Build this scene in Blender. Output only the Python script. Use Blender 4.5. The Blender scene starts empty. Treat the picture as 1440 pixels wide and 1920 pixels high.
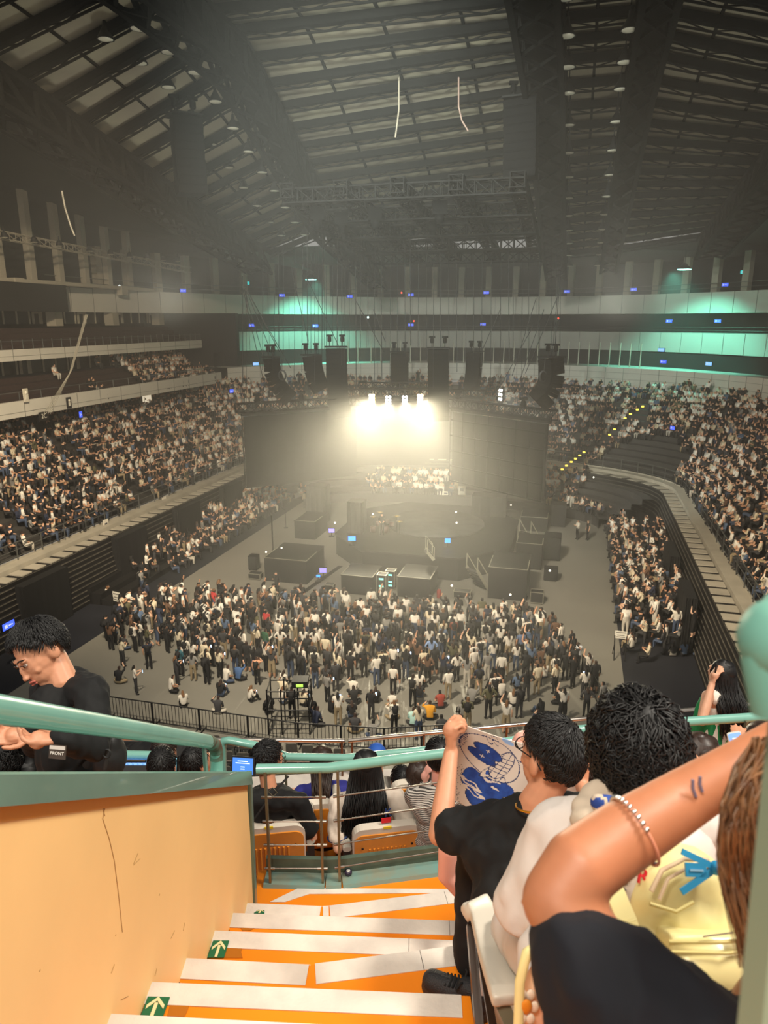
import bpy, bmesh, math, random
import numpy as np
from mathutils import Vector, Matrix, Euler
R = random.Random(7)
SC = bpy.context.scene
COL = SC.collection
V = Vector
PI = math.pi
# ------------------------------------------------------------------ camera model (24 mm phone lens, tilted down)
FPX = 1331.0; PITCH = math.radians(15.1); CZ = 17.5
CP, SP = math.cos(PITCH), math.sin(PITCH)
def ray(x, y):
    a = (x-720)/FPX; b = (y-960)/FPX
    return V((a, CP-SP*b, -SP-CP*b))
def at(x, y, t):            # the point on the sight line of a pixel, t metres deep
    return V((0, 0, CZ))+ray(x, y)*t
def onz(x, y, z):           # ... where that line meets height z
    d = ray(x, y); return at(x, y, (z-CZ)/d.z)
def onY(x, y, Y):
    return at(x, y, Y/ray(x, y).y)
def onX(x, y, X):
    return at(x, y, X/ray(x, y).x)
def proj(p):
    z = p[2]-CZ; c = p[1]*CP-z*SP
    if c < .05: return (-9999, -9999, c)
    return (720+FPX*p[0]/c, 960+FPX*(-p[1]*SP-z*CP)/c, c)
A15 = math.radians(15)
SA, CA = math.sin(A15), math.cos(A15)
def W(w, a, z=0.0):         # arena frame: w across, a along the hall
    return V((a*SA+w*CA, a*CA-w*SA, z))
def toW(p):
    return (p[0]*CA-p[1]*SA, p[0]*SA+p[1]*CA)
WC = -11.0
# ------------------------------------------------------------------ materials
def lin(c):
    f = lambda u: u/12.92 if u <= .04045 else ((u+.055)/1.055)**2.4
    return tuple(f(x/255.0) for x in c)
MATS = {}
def M(name, c=(128, 128, 128), rough=.6, metal=0.0, var=.0, scale=8.0, bump=0.0, bscale=40.0, emit=0.0, sss=0.0, c2=None, coat=0.0, attr=None, spec=None):
    if name in MATS: return MATS[name]
    m = bpy.data.materials.new(name); m.use_nodes = True
    nt = m.node_tree; N = nt.nodes; L = nt.links
    b = N['Principled BSDF']
    col = (*lin(c), 1)
    b.inputs['Base Color'].default_value = col
    b.inputs['Roughness'].default_value = rough
    b.inputs['Metallic'].default_value = metal
    if sss:
        b.inputs['Subsurface Weight'].default_value = sss
        b.inputs['Subsurface Radius'].default_value = (.012, .005, .003)
        b.inputs['Subsurface Scale'].default_value = .4
    if spec is not None: b.inputs['Specular IOR Level'].default_value = spec
    if coat: b.inputs['Coat Weight'].default_value = coat
    tc = N.new('ShaderNodeTexCoord')
    if var or c2:
        n = N.new('ShaderNodeTexNoise'); n.inputs['Scale'].default_value = scale; n.inputs['Detail'].default_value = 5
        L.new(tc.outputs['Object'], n.inputs['Vector'])
        r = N.new('ShaderNodeValToRGB')
        lo, hi = (col, (*lin(c2), 1)) if c2 else (tuple(x*(1-var) for x in col[:3])+(1,), tuple(min(1, x*(1+var)) for x in col[:3])+(1,))
        r.color_ramp.elements[0].color = lo; r.color_ramp.elements[1].color = hi
        r.color_ramp.elements[0].position = .35; r.color_ramp.elements[1].position = .65
        L.new(n.outputs['Fac'], r.inputs['Fac']); L.new(r.outputs['Color'], b.inputs['Base Color'])
    if attr:
        at_ = N.new('ShaderNodeAttribute'); at_.attribute_name = attr
        L.new(at_.outputs['Color'], b.inputs['Base Color'])
    if bump:
        n2 = N.new('ShaderNodeTexNoise'); n2.inputs['Scale'].default_value = bscale; n2.inputs['Detail'].default_value = 4
        L.new(tc.outputs['Object'], n2.inputs['Vector'])
        bp = N.new('ShaderNodeBump'); bp.inputs['Strength'].default_value = bump; bp.inputs['Distance'].default_value = .01
        L.new(n2.outputs['Fac'], bp.inputs['Height']); L.new(bp.outputs['Normal'], b.inputs['Normal'])
    if emit:
        b.inputs['Emission Color'].default_value = col
        b.inputs['Emission Strength'].default_value = emit
    MATS[name] = m
    return m
# ------------------------------------------------------------------ mesh collector
def frame_z(d):
    d = V(d).normalized()
    u = V((0, 0, 1)) if abs(d.z) < .95 else V((1, 0, 0))
    x = u.cross(d).normalized(); y = d.cross(x)
    return x, y, d
class MB:
    def __init__(s): s.v = []; s.f = []; s.m = []; s.mi = 0; s.sm = []
    def _add(s, vs, fs, smooth=False):
        o = len(s.v); s.v.extend(tuple(x) for x in vs)
        for f in fs:
            s.f.append(tuple(i+o for i in f)); s.m.append(s.mi); s.sm.append(smooth)
        return s
    def hexa(s, c):      # eight corners: bottom 4 then top 4
        return s._add(c, [(3, 2, 1, 0), (4, 5, 6, 7), (0, 1, 5, 4), (1, 2, 6, 5), (2, 3, 7, 6), (3, 0, 4, 7)])
    def box(s, c, size, X=(1, 0, 0), Y=(0, 1, 0), Z=(0, 0, 1)):
        c = V(c); X, Y, Z = V(X)*size[0]/2, V(Y)*size[1]/2, V(Z)*size[2]/2
        return s.hexa([c-X-Y-Z, c+X-Y-Z, c+X+Y-Z, c-X+Y-Z, c-X-Y+Z, c+X-Y+Z, c+X+Y+Z, c-X+Y+Z])
    def bar(s, a, b, w, h, up=(0, 0, 1)):
        a, b = V(a), V(b); d = (b-a); L = d.length
        if L < 1e-6: return s
        d /= L; x = d.cross(V(up))
        if x.length < 1e-4: x = d.cross(V((0, 1, 0)))
        x.normalize(); z = x.cross(d)
        return s.box((a+b)/2, (w, L, h), x, d, z)
    def tube(s, pts, r, n=8, cap=True, closed=False, flat=1.0):
        pts = [V(p) for p in pts]; k = len(pts)
        rs = r if isinstance(r, (list, tuple)) else [r]*k
        vs = []; px = None
        for i, p in enumerate(pts):
            if closed: d = pts[(i+1) % k]-pts[i-1]
            else: d = pts[min(i+1, k-1)]-pts[max(i-1, 0)]
            if d.length < 1e-9: d = V((0, 0, 1))
            d.normalize()
            if px is None: x, y, _ = frame_z(d)
            else:
                x = px-d*px.dot(d)
                if x.length < 1e-6: x, y, _ = frame_z(d)
                x.normalize(); y = d.cross(x)
            px = x
            for j in range(n):
                t = 2*PI*j/n
                vs.append(p+x*math.cos(t)*rs[i]+y*math.sin(t)*rs[i]*flat)
        fs = []
        for i in range(k if closed else k-1):
            i2 = (i+1) % k
            for j in range(n):
                fs.append((i*n+j, i*n+(j+1) % n, i2*n+(j+1) % n, i2*n+j))
        s._add(vs, fs, True)
        if cap and not closed:
            s._add(vs[:n], [tuple(range(n-1, -1, -1))]); s._add(vs[-n:], [tuple(range(n))])
        return s
    def prism(s, poly, h):   # poly: 3-D points of one face, h: offset vector
        k = len(poly); h = V(h)
        vs = [V(p) for p in poly]+[V(p)+h for p in poly]
        return s._add(vs, [tuple(range(k-1, -1, -1)), tuple(range(k, 2*k))]+[(i, (i+1) % k, k+(i+1) % k, k+i) for i in range(k)])
    def quad(s, *p): return s._add(p, [tuple(range(len(p)))])
    def ell(s, c, r, n=12, m=8, rot=None):
        c = V(c); r = (r, r, r) if isinstance(r, (int, float)) else r
        vs = []; fs = []
        for i in range(m+1):
            ph = PI*i/m
            for j in range(n):
                th = 2*PI*j/n
                q = V((r[0]*math.sin(ph)*math.cos(th), r[1]*math.sin(ph)*math.sin(th), r[2]*math.cos(ph)))
                if rot is not None: q = rot @ q
                vs.append(c+q)
        for i in range(m):
            for j in range(n):
                fs.append((i*n+j, (i+1)*n+j, (i+1)*n+(j+1) % n, i*n+(j+1) % n))
        return s._add(vs, fs, True)
    def rbox(s, c, size, r, X=(1, 0, 0), Y=(0, 1, 0), Z=(0, 0, 1), n=4):  # box with rounded vertical (Z) edges
        c = V(c); X, Y, Z = V(X), V(Y), V(Z); hx, hy = size[0]/2, size[1]/2
        ring = []
        for (sx, sy, t0) in ((1, 1, 0), (-1, 1, 1), (-1, -1, 2), (1, -1, 3)):
            for k in range(n+1):
                t = (t0+k/n)*PI/2
                ring.append(X*(sx*(hx-r)+r*math.cos(t))+Y*(sy*(hy-r)+r*math.sin(t)))
        return s.prism([c+q-Z*size[2]/2 for q in ring], Z*size[2])
    def lathe(s, c, prof, n=16, axis=(0, 0, 1)):
        c = V(c); x, y, d = frame_z(axis); vs = []; fs = []
        for (r, h) in prof:
            for j in range(n):
                t = 2*PI*j/n; vs.append(c+d*h+x*r*math.cos(t)+y*r*math.sin(t))
        for i in range(len(prof)-1):
            for j in range(n): fs.append((i*n+j, i*n+(j+1) % n, (i+1)*n+(j+1) % n, (i+1)*n+j))
        fs.append(tuple(range(n-1, -1, -1))); k = (len(prof)-1)*n; fs.append(tuple(range(k, k+n)))
        return s._add(vs, fs, True)
    def mesh(s, name, mats):
        me = bpy.data.meshes.new(name)
        me.from_pydata(s.v, [], s.f); me.update()
        for m in (mats if isinstance(mats, (list, tuple)) else [mats]): me.materials.append(m)
        if len(me.polygons) == len(s.m):
            me.polygons.foreach_set('material_index', s.m); me.polygons.foreach_set('use_smooth', s.sm)
        return me
    def build(s, name, mats, parent=None, **kw):
        o = bpy.data.objects.new(name, s.mesh(name, mats)); COL.objects.link(o)
        if parent is not None:
            o.parent = parent
            o.matrix_parent_inverse = parent.matrix_basis.inverted() if kw.pop('world', True) else Matrix()
        else: kw.pop('world', None)
        return tag(o, **kw)
def tag(o, label=None, cat=None, group=None, kind=None):
    if label: o['label'] = label
    if cat: o['category'] = cat
    if group: o['group'] = group
    if kind: o['kind'] = kind
    return o
def thing(name, label, cat, loc=(0, 0, 0), rz=0.0, group=None):
    o = bpy.data.objects.new(name, None); COL.objects.link(o)
    o.empty_display_size = .1
    o.location = loc; o.rotation_euler = (0, 0, rz)
    return tag(o, label, cat, group)
def struct(mb, name, mats, label=None): return mb.build(name, mats, kind='structure', label=label)
def copy_tree(o, loc=None, rz=None, label=None, group=None, parent=None):
    c = o.copy(); COL.objects.link(c)
    if parent is not None:
        c.parent = parent; c.matrix_parent_inverse = o.matrix_parent_inverse
    if loc is not None: c.location = loc
    if rz is not None: c.rotation_euler = (0, 0, rz)
    if label: c['label'] = label
    if group: c['group'] = group
    for ch in list(o.children): copy_tree(ch, parent=c)
    return c
ORD = 'first second third fourth fifth sixth seventh eighth ninth tenth eleventh twelfth thirteenth fourteenth fifteenth sixteenth seventeenth eighteenth nineteenth twentieth'.split()
def ordn(i):
    if i < 20: return ORD[i]
    tens = {2: 'twenty', 3: 'thirty', 4: 'forty', 5: 'fifty'}[(i+1)//10] if (i+1)//10 in (2, 3, 4, 5) else 'sixty'
    return tens+'-'+ORD[(i+1) % 10-1] if (i+1) % 10 else {2: 'twentieth', 3: 'thirtieth', 4: 'fortieth', 5: 'fiftieth'}[(i+1)//10]
# ------------------------------------------------------------------ lettering: text turned into a mesh part
def text_mesh(name, s, size, mat, parent, mw, depth=.002, align='CENTER', **kw):
    cu = bpy.data.curves.new(name, 'FONT'); cu.body = s; cu.size = size; cu.align_x = align; cu.align_y = 'CENTER'; cu.extrude = depth
    o = bpy.data.objects.new(name, cu); COL.objects.link(o)
    dg = bpy.context.evaluated_depsgraph_get(); me = bpy.data.meshes.new_from_object(o.evaluated_get(dg))
    bpy.data.objects.remove(o); bpy.data.curves.remove(cu)
    me.materials.clear(); me.materials.append(mat)
    me.transform(mw)
    q = bpy.data.objects.new(name, me); COL.objects.link(q); q.parent = parent
    q.matrix_parent_inverse = parent.matrix_basis.inverted()
    return tag(q, **kw)
def axes(X, Y, Z, c): return Matrix(((X[0], Y[0], Z[0], c[0]), (X[1], Y[1], Z[1], c[1]), (X[2], Y[2], Z[2], c[2]), (0, 0, 0, 1)))
# ------------------------------------------------------------------ clay: overlapping closed solids fused into one skin
class Clay:
    def __init__(s): s.mb = MB()
    def limb(s, pts, rs, n=10, flat=1.0):
        s.mb.tube(pts, list(rs), n=n, flat=flat)
        s.mb.ell(pts[0], (rs[0],)*3, 10, 6); s.mb.ell(pts[-1], (rs[-1],)*3, 10, 6)
        return s
    def ell(s, c, r, rot=None, n=16, m=10): s.mb.ell(c, r, n, m, rot); return s
    def box(s, *a, **k): s.mb.box(*a, **k); return s
    def build(s, name, mats, parent=None, voxel=.012, smooth=4, paint=None, disp=None, **kw):
        me = s.mb.mesh(name+'_raw', mats)
        o = bpy.data.objects.new(name+'_raw', me); COL.objects.link(o)
        md = o.modifiers.new('r', 'REMESH'); md.mode = 'VOXEL'; md.voxel_size = voxel; md.use_smooth_shade = True
        if smooth:
            m2 = o.modifiers.new('s', 'SMOOTH'); m2.factor = .5; m2.iterations = smooth
        dg = bpy.context.evaluated_depsgraph_get()
        out = bpy.data.meshes.new_from_object(o.evaluated_get(dg)); out.name = name
        bpy.data.objects.remove(o); bpy.data.meshes.remove(me)
        out.materials.clear()
        for m in (mats if isinstance(mats, (list, tuple)) else [mats]): out.materials.append(m)
        out.polygons.foreach_set('use_smooth', [True]*len(out.polygons))
        if disp:
            out.update()
            nn = [v.normal.copy() for v in out.vertices]
            for v, n in zip(out.vertices, nn):
                q = disp(v.co, n)
                if isinstance(q, (int, float)): v.co += n*q
                else: v.co += q
        out.polygons.foreach_set('material_index', [0]*len(out.polygons))
        if paint:
            for p in out.polygons: p.material_index = paint(p.center, p.normal)
        q = bpy.data.objects.new(name, out); COL.objects.link(q)
        if parent is not None:
            q.parent = parent; q.matrix_parent_inverse = parent.matrix_basis.inverted()
        return tag(q, **kw)
from mathutils import noise as NZ
def wrinkle(amp=.006, sc=9.0, stretch=(1, 1, 1)):
    def f(p, n):
        q = V((p.x*stretch[0], p.y*stretch[1], p.z*stretch[2]))*sc
        u = NZ.noise(q)+.5*NZ.noise(q*2.1)
        return amp*(1-abs(u)*2.2)
    return f
# ================================================================== ARENA SHELL
m_floor = M('dark rubber floor', (38, 40, 47), .55, var=.12, scale=.4)
m_cover = M('grey floor covering', (128, 126, 118), .5, var=.06, scale=.3)
m_conc = M('dark terrace concrete', (62, 60, 58), .8, var=.15, scale=.6)
m_pale = M('pale concrete edge', (170, 164, 150), .75, var=.1, scale=.8)
m_black = M('black steel', (16, 16, 17), .6, var=.2)
m_slat = M('black seat bank slat', (26, 25, 25), .6)
m_slat2 = M('worn slat nosing', (92, 88, 80), .6, var=.3, scale=2)
m_fascia = M('white fascia panel', (214, 210, 198), .55, var=.03, scale=.3)
m_seam = M('panel joint', (120, 118, 110), .7)
m_dark = M('dark upper wall', (34, 33, 33), .8, var=.2, scale=.3)
m_pink = M('mauve painted wall', (140, 126, 124), .8, var=.06, scale=.3)
m_col = M('pale column', (176, 168, 150), .7, var=.06)
m_glassdark = M('dark window glass', (22, 23, 25), .15)
m_rail = M('dull steel rail', (120, 122, 120), .4, .7)
m_roofp = M('acoustic roof panel', (164, 158, 136), .9, var=.07, scale=.35, c2=(148, 139, 124))
m_steel = M('dark roof steel', (16, 16, 16), .9, var=.15, scale=1, spec=.1)
m_lampw = M('pale lamp lens', (225, 222, 205), .3)

def path(d, a0=4.0, n=20, side=None, rw=18.65, ra=10.0, ac=62.0):
    """plan curve of the bowl, d metres outside the front of the seat bank"""
    L = [(WC-rw-d, a) for a in np.linspace(a0, ac, 8)[:-1]]
    arc = [(WC-(rw+d)*math.cos(t), ac+(ra+d)*math.sin(t)) for t in np.linspace(0, PI, n)]
    Rr = [(WC+rw+d, a) for a in np.linspace(ac, a0, 8)[1:]]
    if side == 'left': return L+arc[:1]
    if side == 'right': return arc[-1:]+Rr
    if side == 'far': return arc
    return L+arc+Rr
def sweep(mb, prof, side=None, a0=4.0, n=24):
    """prof: list of (d, z); swept along the bowl curve"""
    P = [[W(w, a, z) for (w, a) in path(d, a0, n, side)] for d, z in prof]
    o = len(mb.v); k = len(P[0])
    vs = [p for r in P for p in r]
    fs = [(i*k+j, i*k+j+1, (i+1)*k+j+1, (i+1)*k+j) for i in range(len(P)-1) for j in range(k-1)]
    mb._add(vs, fs)
def loft(mb, P):
    k = len(P[0]); vs = [p for r in P for p in r]
    mb._add(vs, [(i*k+j, i*k+j+1, (i+1)*k+j+1, (i+1)*k+j) for i in range(len(P)-1) for j in range(k-1)])

mb = MB(); mb.hexa([W(w, a, z) for z in (-.3, 0) for w, a in ((-34, 8), (12, 8), (12, 92), (-34, 92))])
struct(mb, 'floor', m_floor)
mb = MB(); cov = [(-25.6, 24), (3.3, 24), (3.3, 66), (0.5, 71.5), (-6, 74), (-18, 74), (-23.5, 71.5), (-25.6, 66)]
mb.prism([W(w, a, 0.0) for w, a in cov], (0, 0, .012)); struct(mb, 'floor_covering', m_cover)
mb = MB()
for a0, a1, w in ((31.5, 44.6, -3.2), (40.2, 47, -16.8)):
    mb.bar(W(w, a0, .016), W(w+.9, a1, .016), .35, .012)
struct(mb, 'floor_cable_ramp', m_black)

# retracted seat banks: a wall of stacked row fronts, planked deck on top
def bank(side, name):
    mb = MB(); nrow = 11; z1 = 3.45
    prof = []
    for i in range(nrow):
        zb, zt = i*z1/nrow, (i+1)*z1/nrow
        prof += [(.055*i-.55, zb+.02), (.055*i-.55, zt-.06)]
    prof += [(-.02, z1)]
    sweep(mb, prof, side)
    mb.mi = 1
    for i in range(nrow):
        zt = (i+1)*z1/nrow; d = .055*i-.57
        sweep(mb, [(d, zt-.075), (d, zt-.03), (d+.1, zt-.03)], side)
    mb.mi = 2                     # planked deck with gaps
    P0, P1 = path(.0, 4, 24, side), path(.95, 4, 24, side)
    for (p, p2), (q, q2) in zip(zip(P0, P0[1:]), zip(P1, P1[1:])):
        L = math.dist(p, p2); k = max(1, int(L/1.05))
        for j in range(k):
            f0, f1 = (j+.08)/k, (j+.74)/k
            l = lambda A, B, f: (A[0]+(B[0]-A[0])*f, A[1]+(B[1]-A[1])*f)
            c = [l(p, p2, f0), l(p, p2, f1), l(q, q2, f1), l(q, q2, f0)]
            mb.prism([W(w, a, z1+.0) for w, a in c], (0, 0, .06))
    mb.mi = 0; sweep(mb, [(-.02, z1-.02), (1.0, z1-.02)], side)
    mb.mi = 3; sweep(mb, [(1.0, z1-.02), (1.0, z1+.3), (1.75, z1+.3), (1.75, z1+.42)], side)
    struct(mb, name, [m_slat, m_slat2, m_pale, m_pale])
bank('left', 'seat_bank_left'); bank('right', 'seat_bank_right'); bank('far', 'seat_bank_far')
# raked terrace of the lower tier, all round
NROW = 14
def rowpos(i): return 1.8+.85*i, 3.87+.47*i      # d, z of row i
mb = MB(); prof = []
for i in range(NROW):
    d, z = rowpos(i); prof += [(d, z), (d+.85, z)]
prof += [(rowpos(NROW-1)[0]+1.2, rowpos(NROW-1)[1])]
sweep(mb, prof); struct(mb, 'stand_terrace', m_conc)
# extended lower rows at the far end
mb = MB(); prof = [(-5.0, 0), (-5.0, .9)]
FAR = [(-5.0+.85*i, .9+.5*i) for i in range(5)]
for d, z in FAR: prof += [(d, z), (d+.85, z)]
sweep(mb, prof, 'far'); struct(mb, 'stand_terrace_far', m_conc)
# railings along the front of the lower tier
def railing(side, name, d, z, h=1.0, step=2.0):
    mb = MB(); P = [W(w, a, 0) for w, a in path(d, 4, 28, side)]
    for zz, r in ((h, .04), (h*.55, .025), (h*.15, .025)):
        mb.tube([p+V((0, 0, z+zz)) for p in P], r, 5)
    for p, q in zip(P, P[1:]):
        k = max(1, round((q-p).length/step))
        for j in range(k):
            c = p.lerp(q, j/k); mb.bar(c+V((0, 0, z-.3)), c+V((0, 0, z+h)), .06, .06, (1, 0, 0))
    struct(mb, name, m_rail)
for s in ('left', 'right', 'far'): railing(s, 'stand_railing_'+s, 1.7, 3.85)
# ramps of the lower aisle at the far right corner (yellow step lights)
# wall behind the lower tier
dT, zT = rowpos(NROW-1)
mb = MB(); sweep(mb, [(dT+1.2, 3), (dT+1.2, 10.35)]); struct(mb, 'wall_back', m_pink)

# ------------------------------------------------------------------ left balconies
def wpl(mb, w, a0, a1, z0, z1, th=.25):           # a vertical slab at constant w
    mb.hexa([W(x, a, z) for z in (z0, z1) for x, a in ((w, a0), (w, a1), (w-th, a1), (w-th, a0))])
def onW(x, y, w):
    d = ray(x, y); k = d.x*CA-d.y*SA; return at(x, y, w/k)
B1 = dict(w=-38.6, z0=10.75, z1=11.9, a0=20, a1=73.5)
B2 = dict(w=-41.6, z0=14.5, z1=15.35, a0=20, a1=75)
for k, (nm, B) in enumerate((('lower', B1), ('upper', B2))):
    mb = MB(); wpl(mb, B['w'], B['a0'], B['a1'], B['z0'], B['z1'])
    mb.mi = 1
    for a in np.arange(B['a0'], B['a1'], 2.9): wpl(mb, B['w']+.012, a, a+.05, B['z0'], B['z1'], .02)
    wpl(mb, B['w']+.012, B['a0'], B['a1'], B['z0']+.34, B['z0']+.37, .02)
    mb.mi = 2
    n = 6
    for i in range(n):
        w0 = B['w']-.25-.8*i; z = B['z0']+.25+.42*i
        mb.hexa([W(x, a, zz) for zz in (B['z0'], z) for x, a in ((w0, B['a0']), (w0, B['a1']), (w0-.8, B['a1']), (w0-.8, B['a0']))])
    struct(mb, 'balcony_'+nm, [m_fascia, m_seam, M('dark maroon seat rows', (58, 42, 40), .8, var=.2, scale=3)])
    mb = MB()
    for a in np.arange(B['a0']+1, B['a1'], 1.1 if k else 2.2):
        mb.bar(W(B['w']-.12, a, B['z1']), W(B['w']-.12, a, B['z1']+(.75 if k else .6)), .05, .05, (1, 0, 0))
    mb.bar(W(B['w']-.12, B['a0'], B['z1']+.62), W(B['w']-.12, B['a1'], B['z1']+.62), .05, .05)
    struct(mb, 'balcony_railing_'+nm, m_rail)
# glazed box fronts behind the balconies
def boxfront(name, w, a0, a1, z0, z1, step):
    mb = MB(); wpl(mb, w, a0, a1, z0, z1); mb.mi = 1
    i = 0
    for a in np.arange(a0, a1, step):
        wpl(mb, w+.08, a, a+.13, z0, z1, .1); i += 1
        if i % 4 == 0:
            wpl(mb, w+.1, a+.4, a+.62, z0, z1-.25, .12); wpl(mb, w+.1, a+1.3, a+1.52, z0, z1-.25, .12); wpl(mb, w+.1, a+.4, a+1.5, z1-.3, z1-.12, .12)
    wpl(mb, w+.08, a0, a1, z1-.1, z1, .1)
    struct(mb, name, [m_glassdark, m_col])
boxfront('wall_left', -44.5, 20, 74, 13.2, 14.6, 1.55)
boxfront('wall_left_upper', -48.0, 20, 76, 17.2, 18.4, 1.55)
for a in (40.6, 48.7, 57.4, 66.0, 74.6):
    mb = MB(); wpl(mb, -46.6, a, a+1.0, 17.0, 18.4, 1.0); struct(mb, 'column', m_col)
mb = MB(); wpl(mb, -45.0, 20, 57.3, 18.25, 20.55, .6); struct(mb, 'wall_panel_left', m_dark)
mb = MB(); wpl(mb, -49.5, 18, 80, 12, 29); struct(mb, 'wall_left_outer', m_dark)
mb = MB(); wpl(mb, -45.2, 20, 72, 20.55, 20.85, 1.2); struct(mb, 'trim_1', m_col)
for k, a in enumerate(np.arange(37, 72, 3.62)):
    mb = MB(); wpl(mb, -46.6, a, a+.62, 20.85, 28.6, .6)
    if k % 4 == 0: wpl(mb, -45.1, a-.15, a+.85, 20.0, 20.9, .6)
    struct(mb, 'column', m_col)
# end walls of the left balconies at the corner
mb = MB(); mb.hexa([W(w, a, z) for z in (9, 18.3) for w, a in ((-49, 75.2), (-38.5, 77.5), (-38.5, 78.2), (-49, 78))])
struct(mb, 'wall_left_corner', m_dark)

# ------------------------------------------------------------------ far ring of white fascias
def ell_arc(A, B, t0, t1, n): return [(WC-B*math.cos(t), 60+A*math.sin(t)) for t in np.linspace(t0, t1, n)]
def ring(mb, A, B, t0, t1, n, prof):
    loft(mb, [[W(w, a, z) for w, a in ell_arc(A+d, B+d, t0, t1, n)] for d, z in prof])
T0, T1 = math.radians(-4), math.radians(196)
def fascia(name, A, B, z0, z1, t0, t1, n, lines):
    mb = MB(); ring(mb, A, B, t0, t1, n, [(5, z0), (0, z0), (0, z1), (5, z1)])
    mb.mi = 1
    for w, a in ell_arc(A-.02, B-.02, t0, t1, (n-1)+1)[1:-1]:
        mb.bar(W(w, a, z0), W(w, a, z1), .05, .03, (1, 0, 0))
    for f in lines: ring(mb, A-.02, B-.02, t0, t1, n, [(0, z0+(z1-z0)*f), (0, z0+(z1-z0)*f+.03)])
    struct(mb, name, [m_fascia, m_seam])
fascia('trim_2', 41, 36, 18.3, 20.55, T0, T1, 46, [])
fascia('trim_3', 41, 36, 13.85, 16.1, math.radians(32), T1, 40, [])
fascia('trim_4', 31, 31, 10.2, 12.3, math.radians(28), math.radians(186), 40, [.38, .72])
mb = MB(); ring(mb, 45.5, 40.5, T0, T1, 40, [(0, 9), (0, 27)]); struct(mb, 'wall_far', m_dark)
mb = MB(); ring(mb, 36, 33, math.radians(26), T1, 40, [(0, 10.2), (0, 13.9)]); struct(mb, 'wall_far_lower', m_dark)
for t in np.linspace(math.radians(8), math.radians(190), 33):
    w, a = WC-37.2*math.cos(t), 60+42.2*math.sin(t); p = W(w, a, 0); d = (p-W(WC, 60, 0)).normalized()
    mb = MB(); mb.box(p+V((0, 0, 22.6)), (.75, .75, 4.2), V((d.y, -d.x, 0)), d); struct(mb, 'column', m_col)
mb = MB()
for z in (21.0, 21.5): mb.tube([W(w, a, z) for w, a in ell_arc(41.1, 36.1, T0, T1, 46)], .035, 5)
for z in (16.4, 16.75): mb.tube([W(w, a, z) for w, a in ell_arc(41.1, 36.1, math.radians(32), T1, 46)], .03, 5)
struct(mb, 'ring_railing', m_rail)
m_flag = M('bright steel post', (205, 200, 182), .3, .5)
for i, x in enumerate(np.arange(655, 1216, 19.4)):
    ps = [W(w, a, 0) for w, a in ell_arc(32.2, 32.2, 0, PI, 240)]
    p = min(ps, key=lambda q: abs(proj((q.x, q.y, 12))[0]-x))
    mb = MB(); mb.tube([p+V((0, 0, 12.2)), p+V((0, 0, 15.0))], .07, 6); struct(mb, 'ring_post', m_flag)

# ------------------------------------------------------------------ roof: ribs (w, a, z), panels, purlins
RIB = {1: [(-30.5, 20, 32), (-29.7, 34.5, 29.5), (-29.7, 50, 26.4), (-29.5, 66, 23.4), (-29.5, 80, 22)],
       2: [(-19.3, 20, 32.6), (-19.3, 34.5, 32.4), (-19.6, 41, 32.2), (-22.2, 63, 26.4), (-22.6, 82, 23)],
       3: [(-2.9, 20, 33), (-2.9, 36, 32.6), (-2.9, 48, 31.6), (-2.9, 64, 27.6), (-2.9, 84, 23.4)],
       4: [(2.4, 20, 33), (2.4, 36, 32.6), (2.4, 48, 31.6), (2.4, 64, 27.8), (2.4, 84, 23.8)],
       5: [(12.2, 20, 31), (12.2, 42, 29.6), (12.2, 58, 28), (12.2, 86, 25.0), (12.2, 92, 24.4)]}
def rib(k, a):
    P = RIB[k]; A = [p[1] for p in P]
    return float(np.interp(a, A, [p[0] for p in P])), float(np.interp(a, A, [p[2] for p in P]))
def ribp(k, a, dz=0): w, z = rib(k, a); return W(w, a, z+dz)
AS = list(np.arange(21, 83, 2.45))
def bay(name, k1, k2, a_end1, nseam):
    As = [a for a in AS if a <= a_end1]
    mb = MB(); loft(mb, [[ribp(k1, a, .9).lerp(ribp(k2, a, .9), f) for f in np.linspace(0, 1, 5)] for a in As])
    mb.mi = 1
    for j in range(1, nseam):
        f = j/nseam
        for a, b in zip(As, As[1:]): mb.bar(ribp(k1, a, .85).lerp(ribp(k2, a, .85), f), ribp(k1, b, .85).lerp(ribp(k2, b, .85), f), .16, .1)
    struct(mb, name, [m_roofp, m_steel])
    for a in As:
        p, q = ribp(k1, a), ribp(k2, a)
        mb = MB(); mb.bar(p+V((0, 0, .55)), q+V((0, 0, .55)), .5, .42)
        mb.bar(p+V((0, 0, .06)), q+V((0, 0, .06)), .1, .1)
        n = max(3, int((q-p).length/1.3))
        for j in range(n):
            c, d = p.lerp(q, j/n), p.lerp(q, (j+1)/n)
            mb.bar(c+V((0, 0, .35 if j % 2 else .06)), d+V((0, 0, .06 if j % 2 else .35)), .06, .06)
        struct(mb, 'roof_purlin', m_steel)
bay('ceiling', 1, 2, 68, 3); bay('ceiling.001', 2, 3, 75, 4); bay('ceiling.002', 3, 4, 84, 2); bay('ceiling.003', 4, 5, 84, 3)
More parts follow.
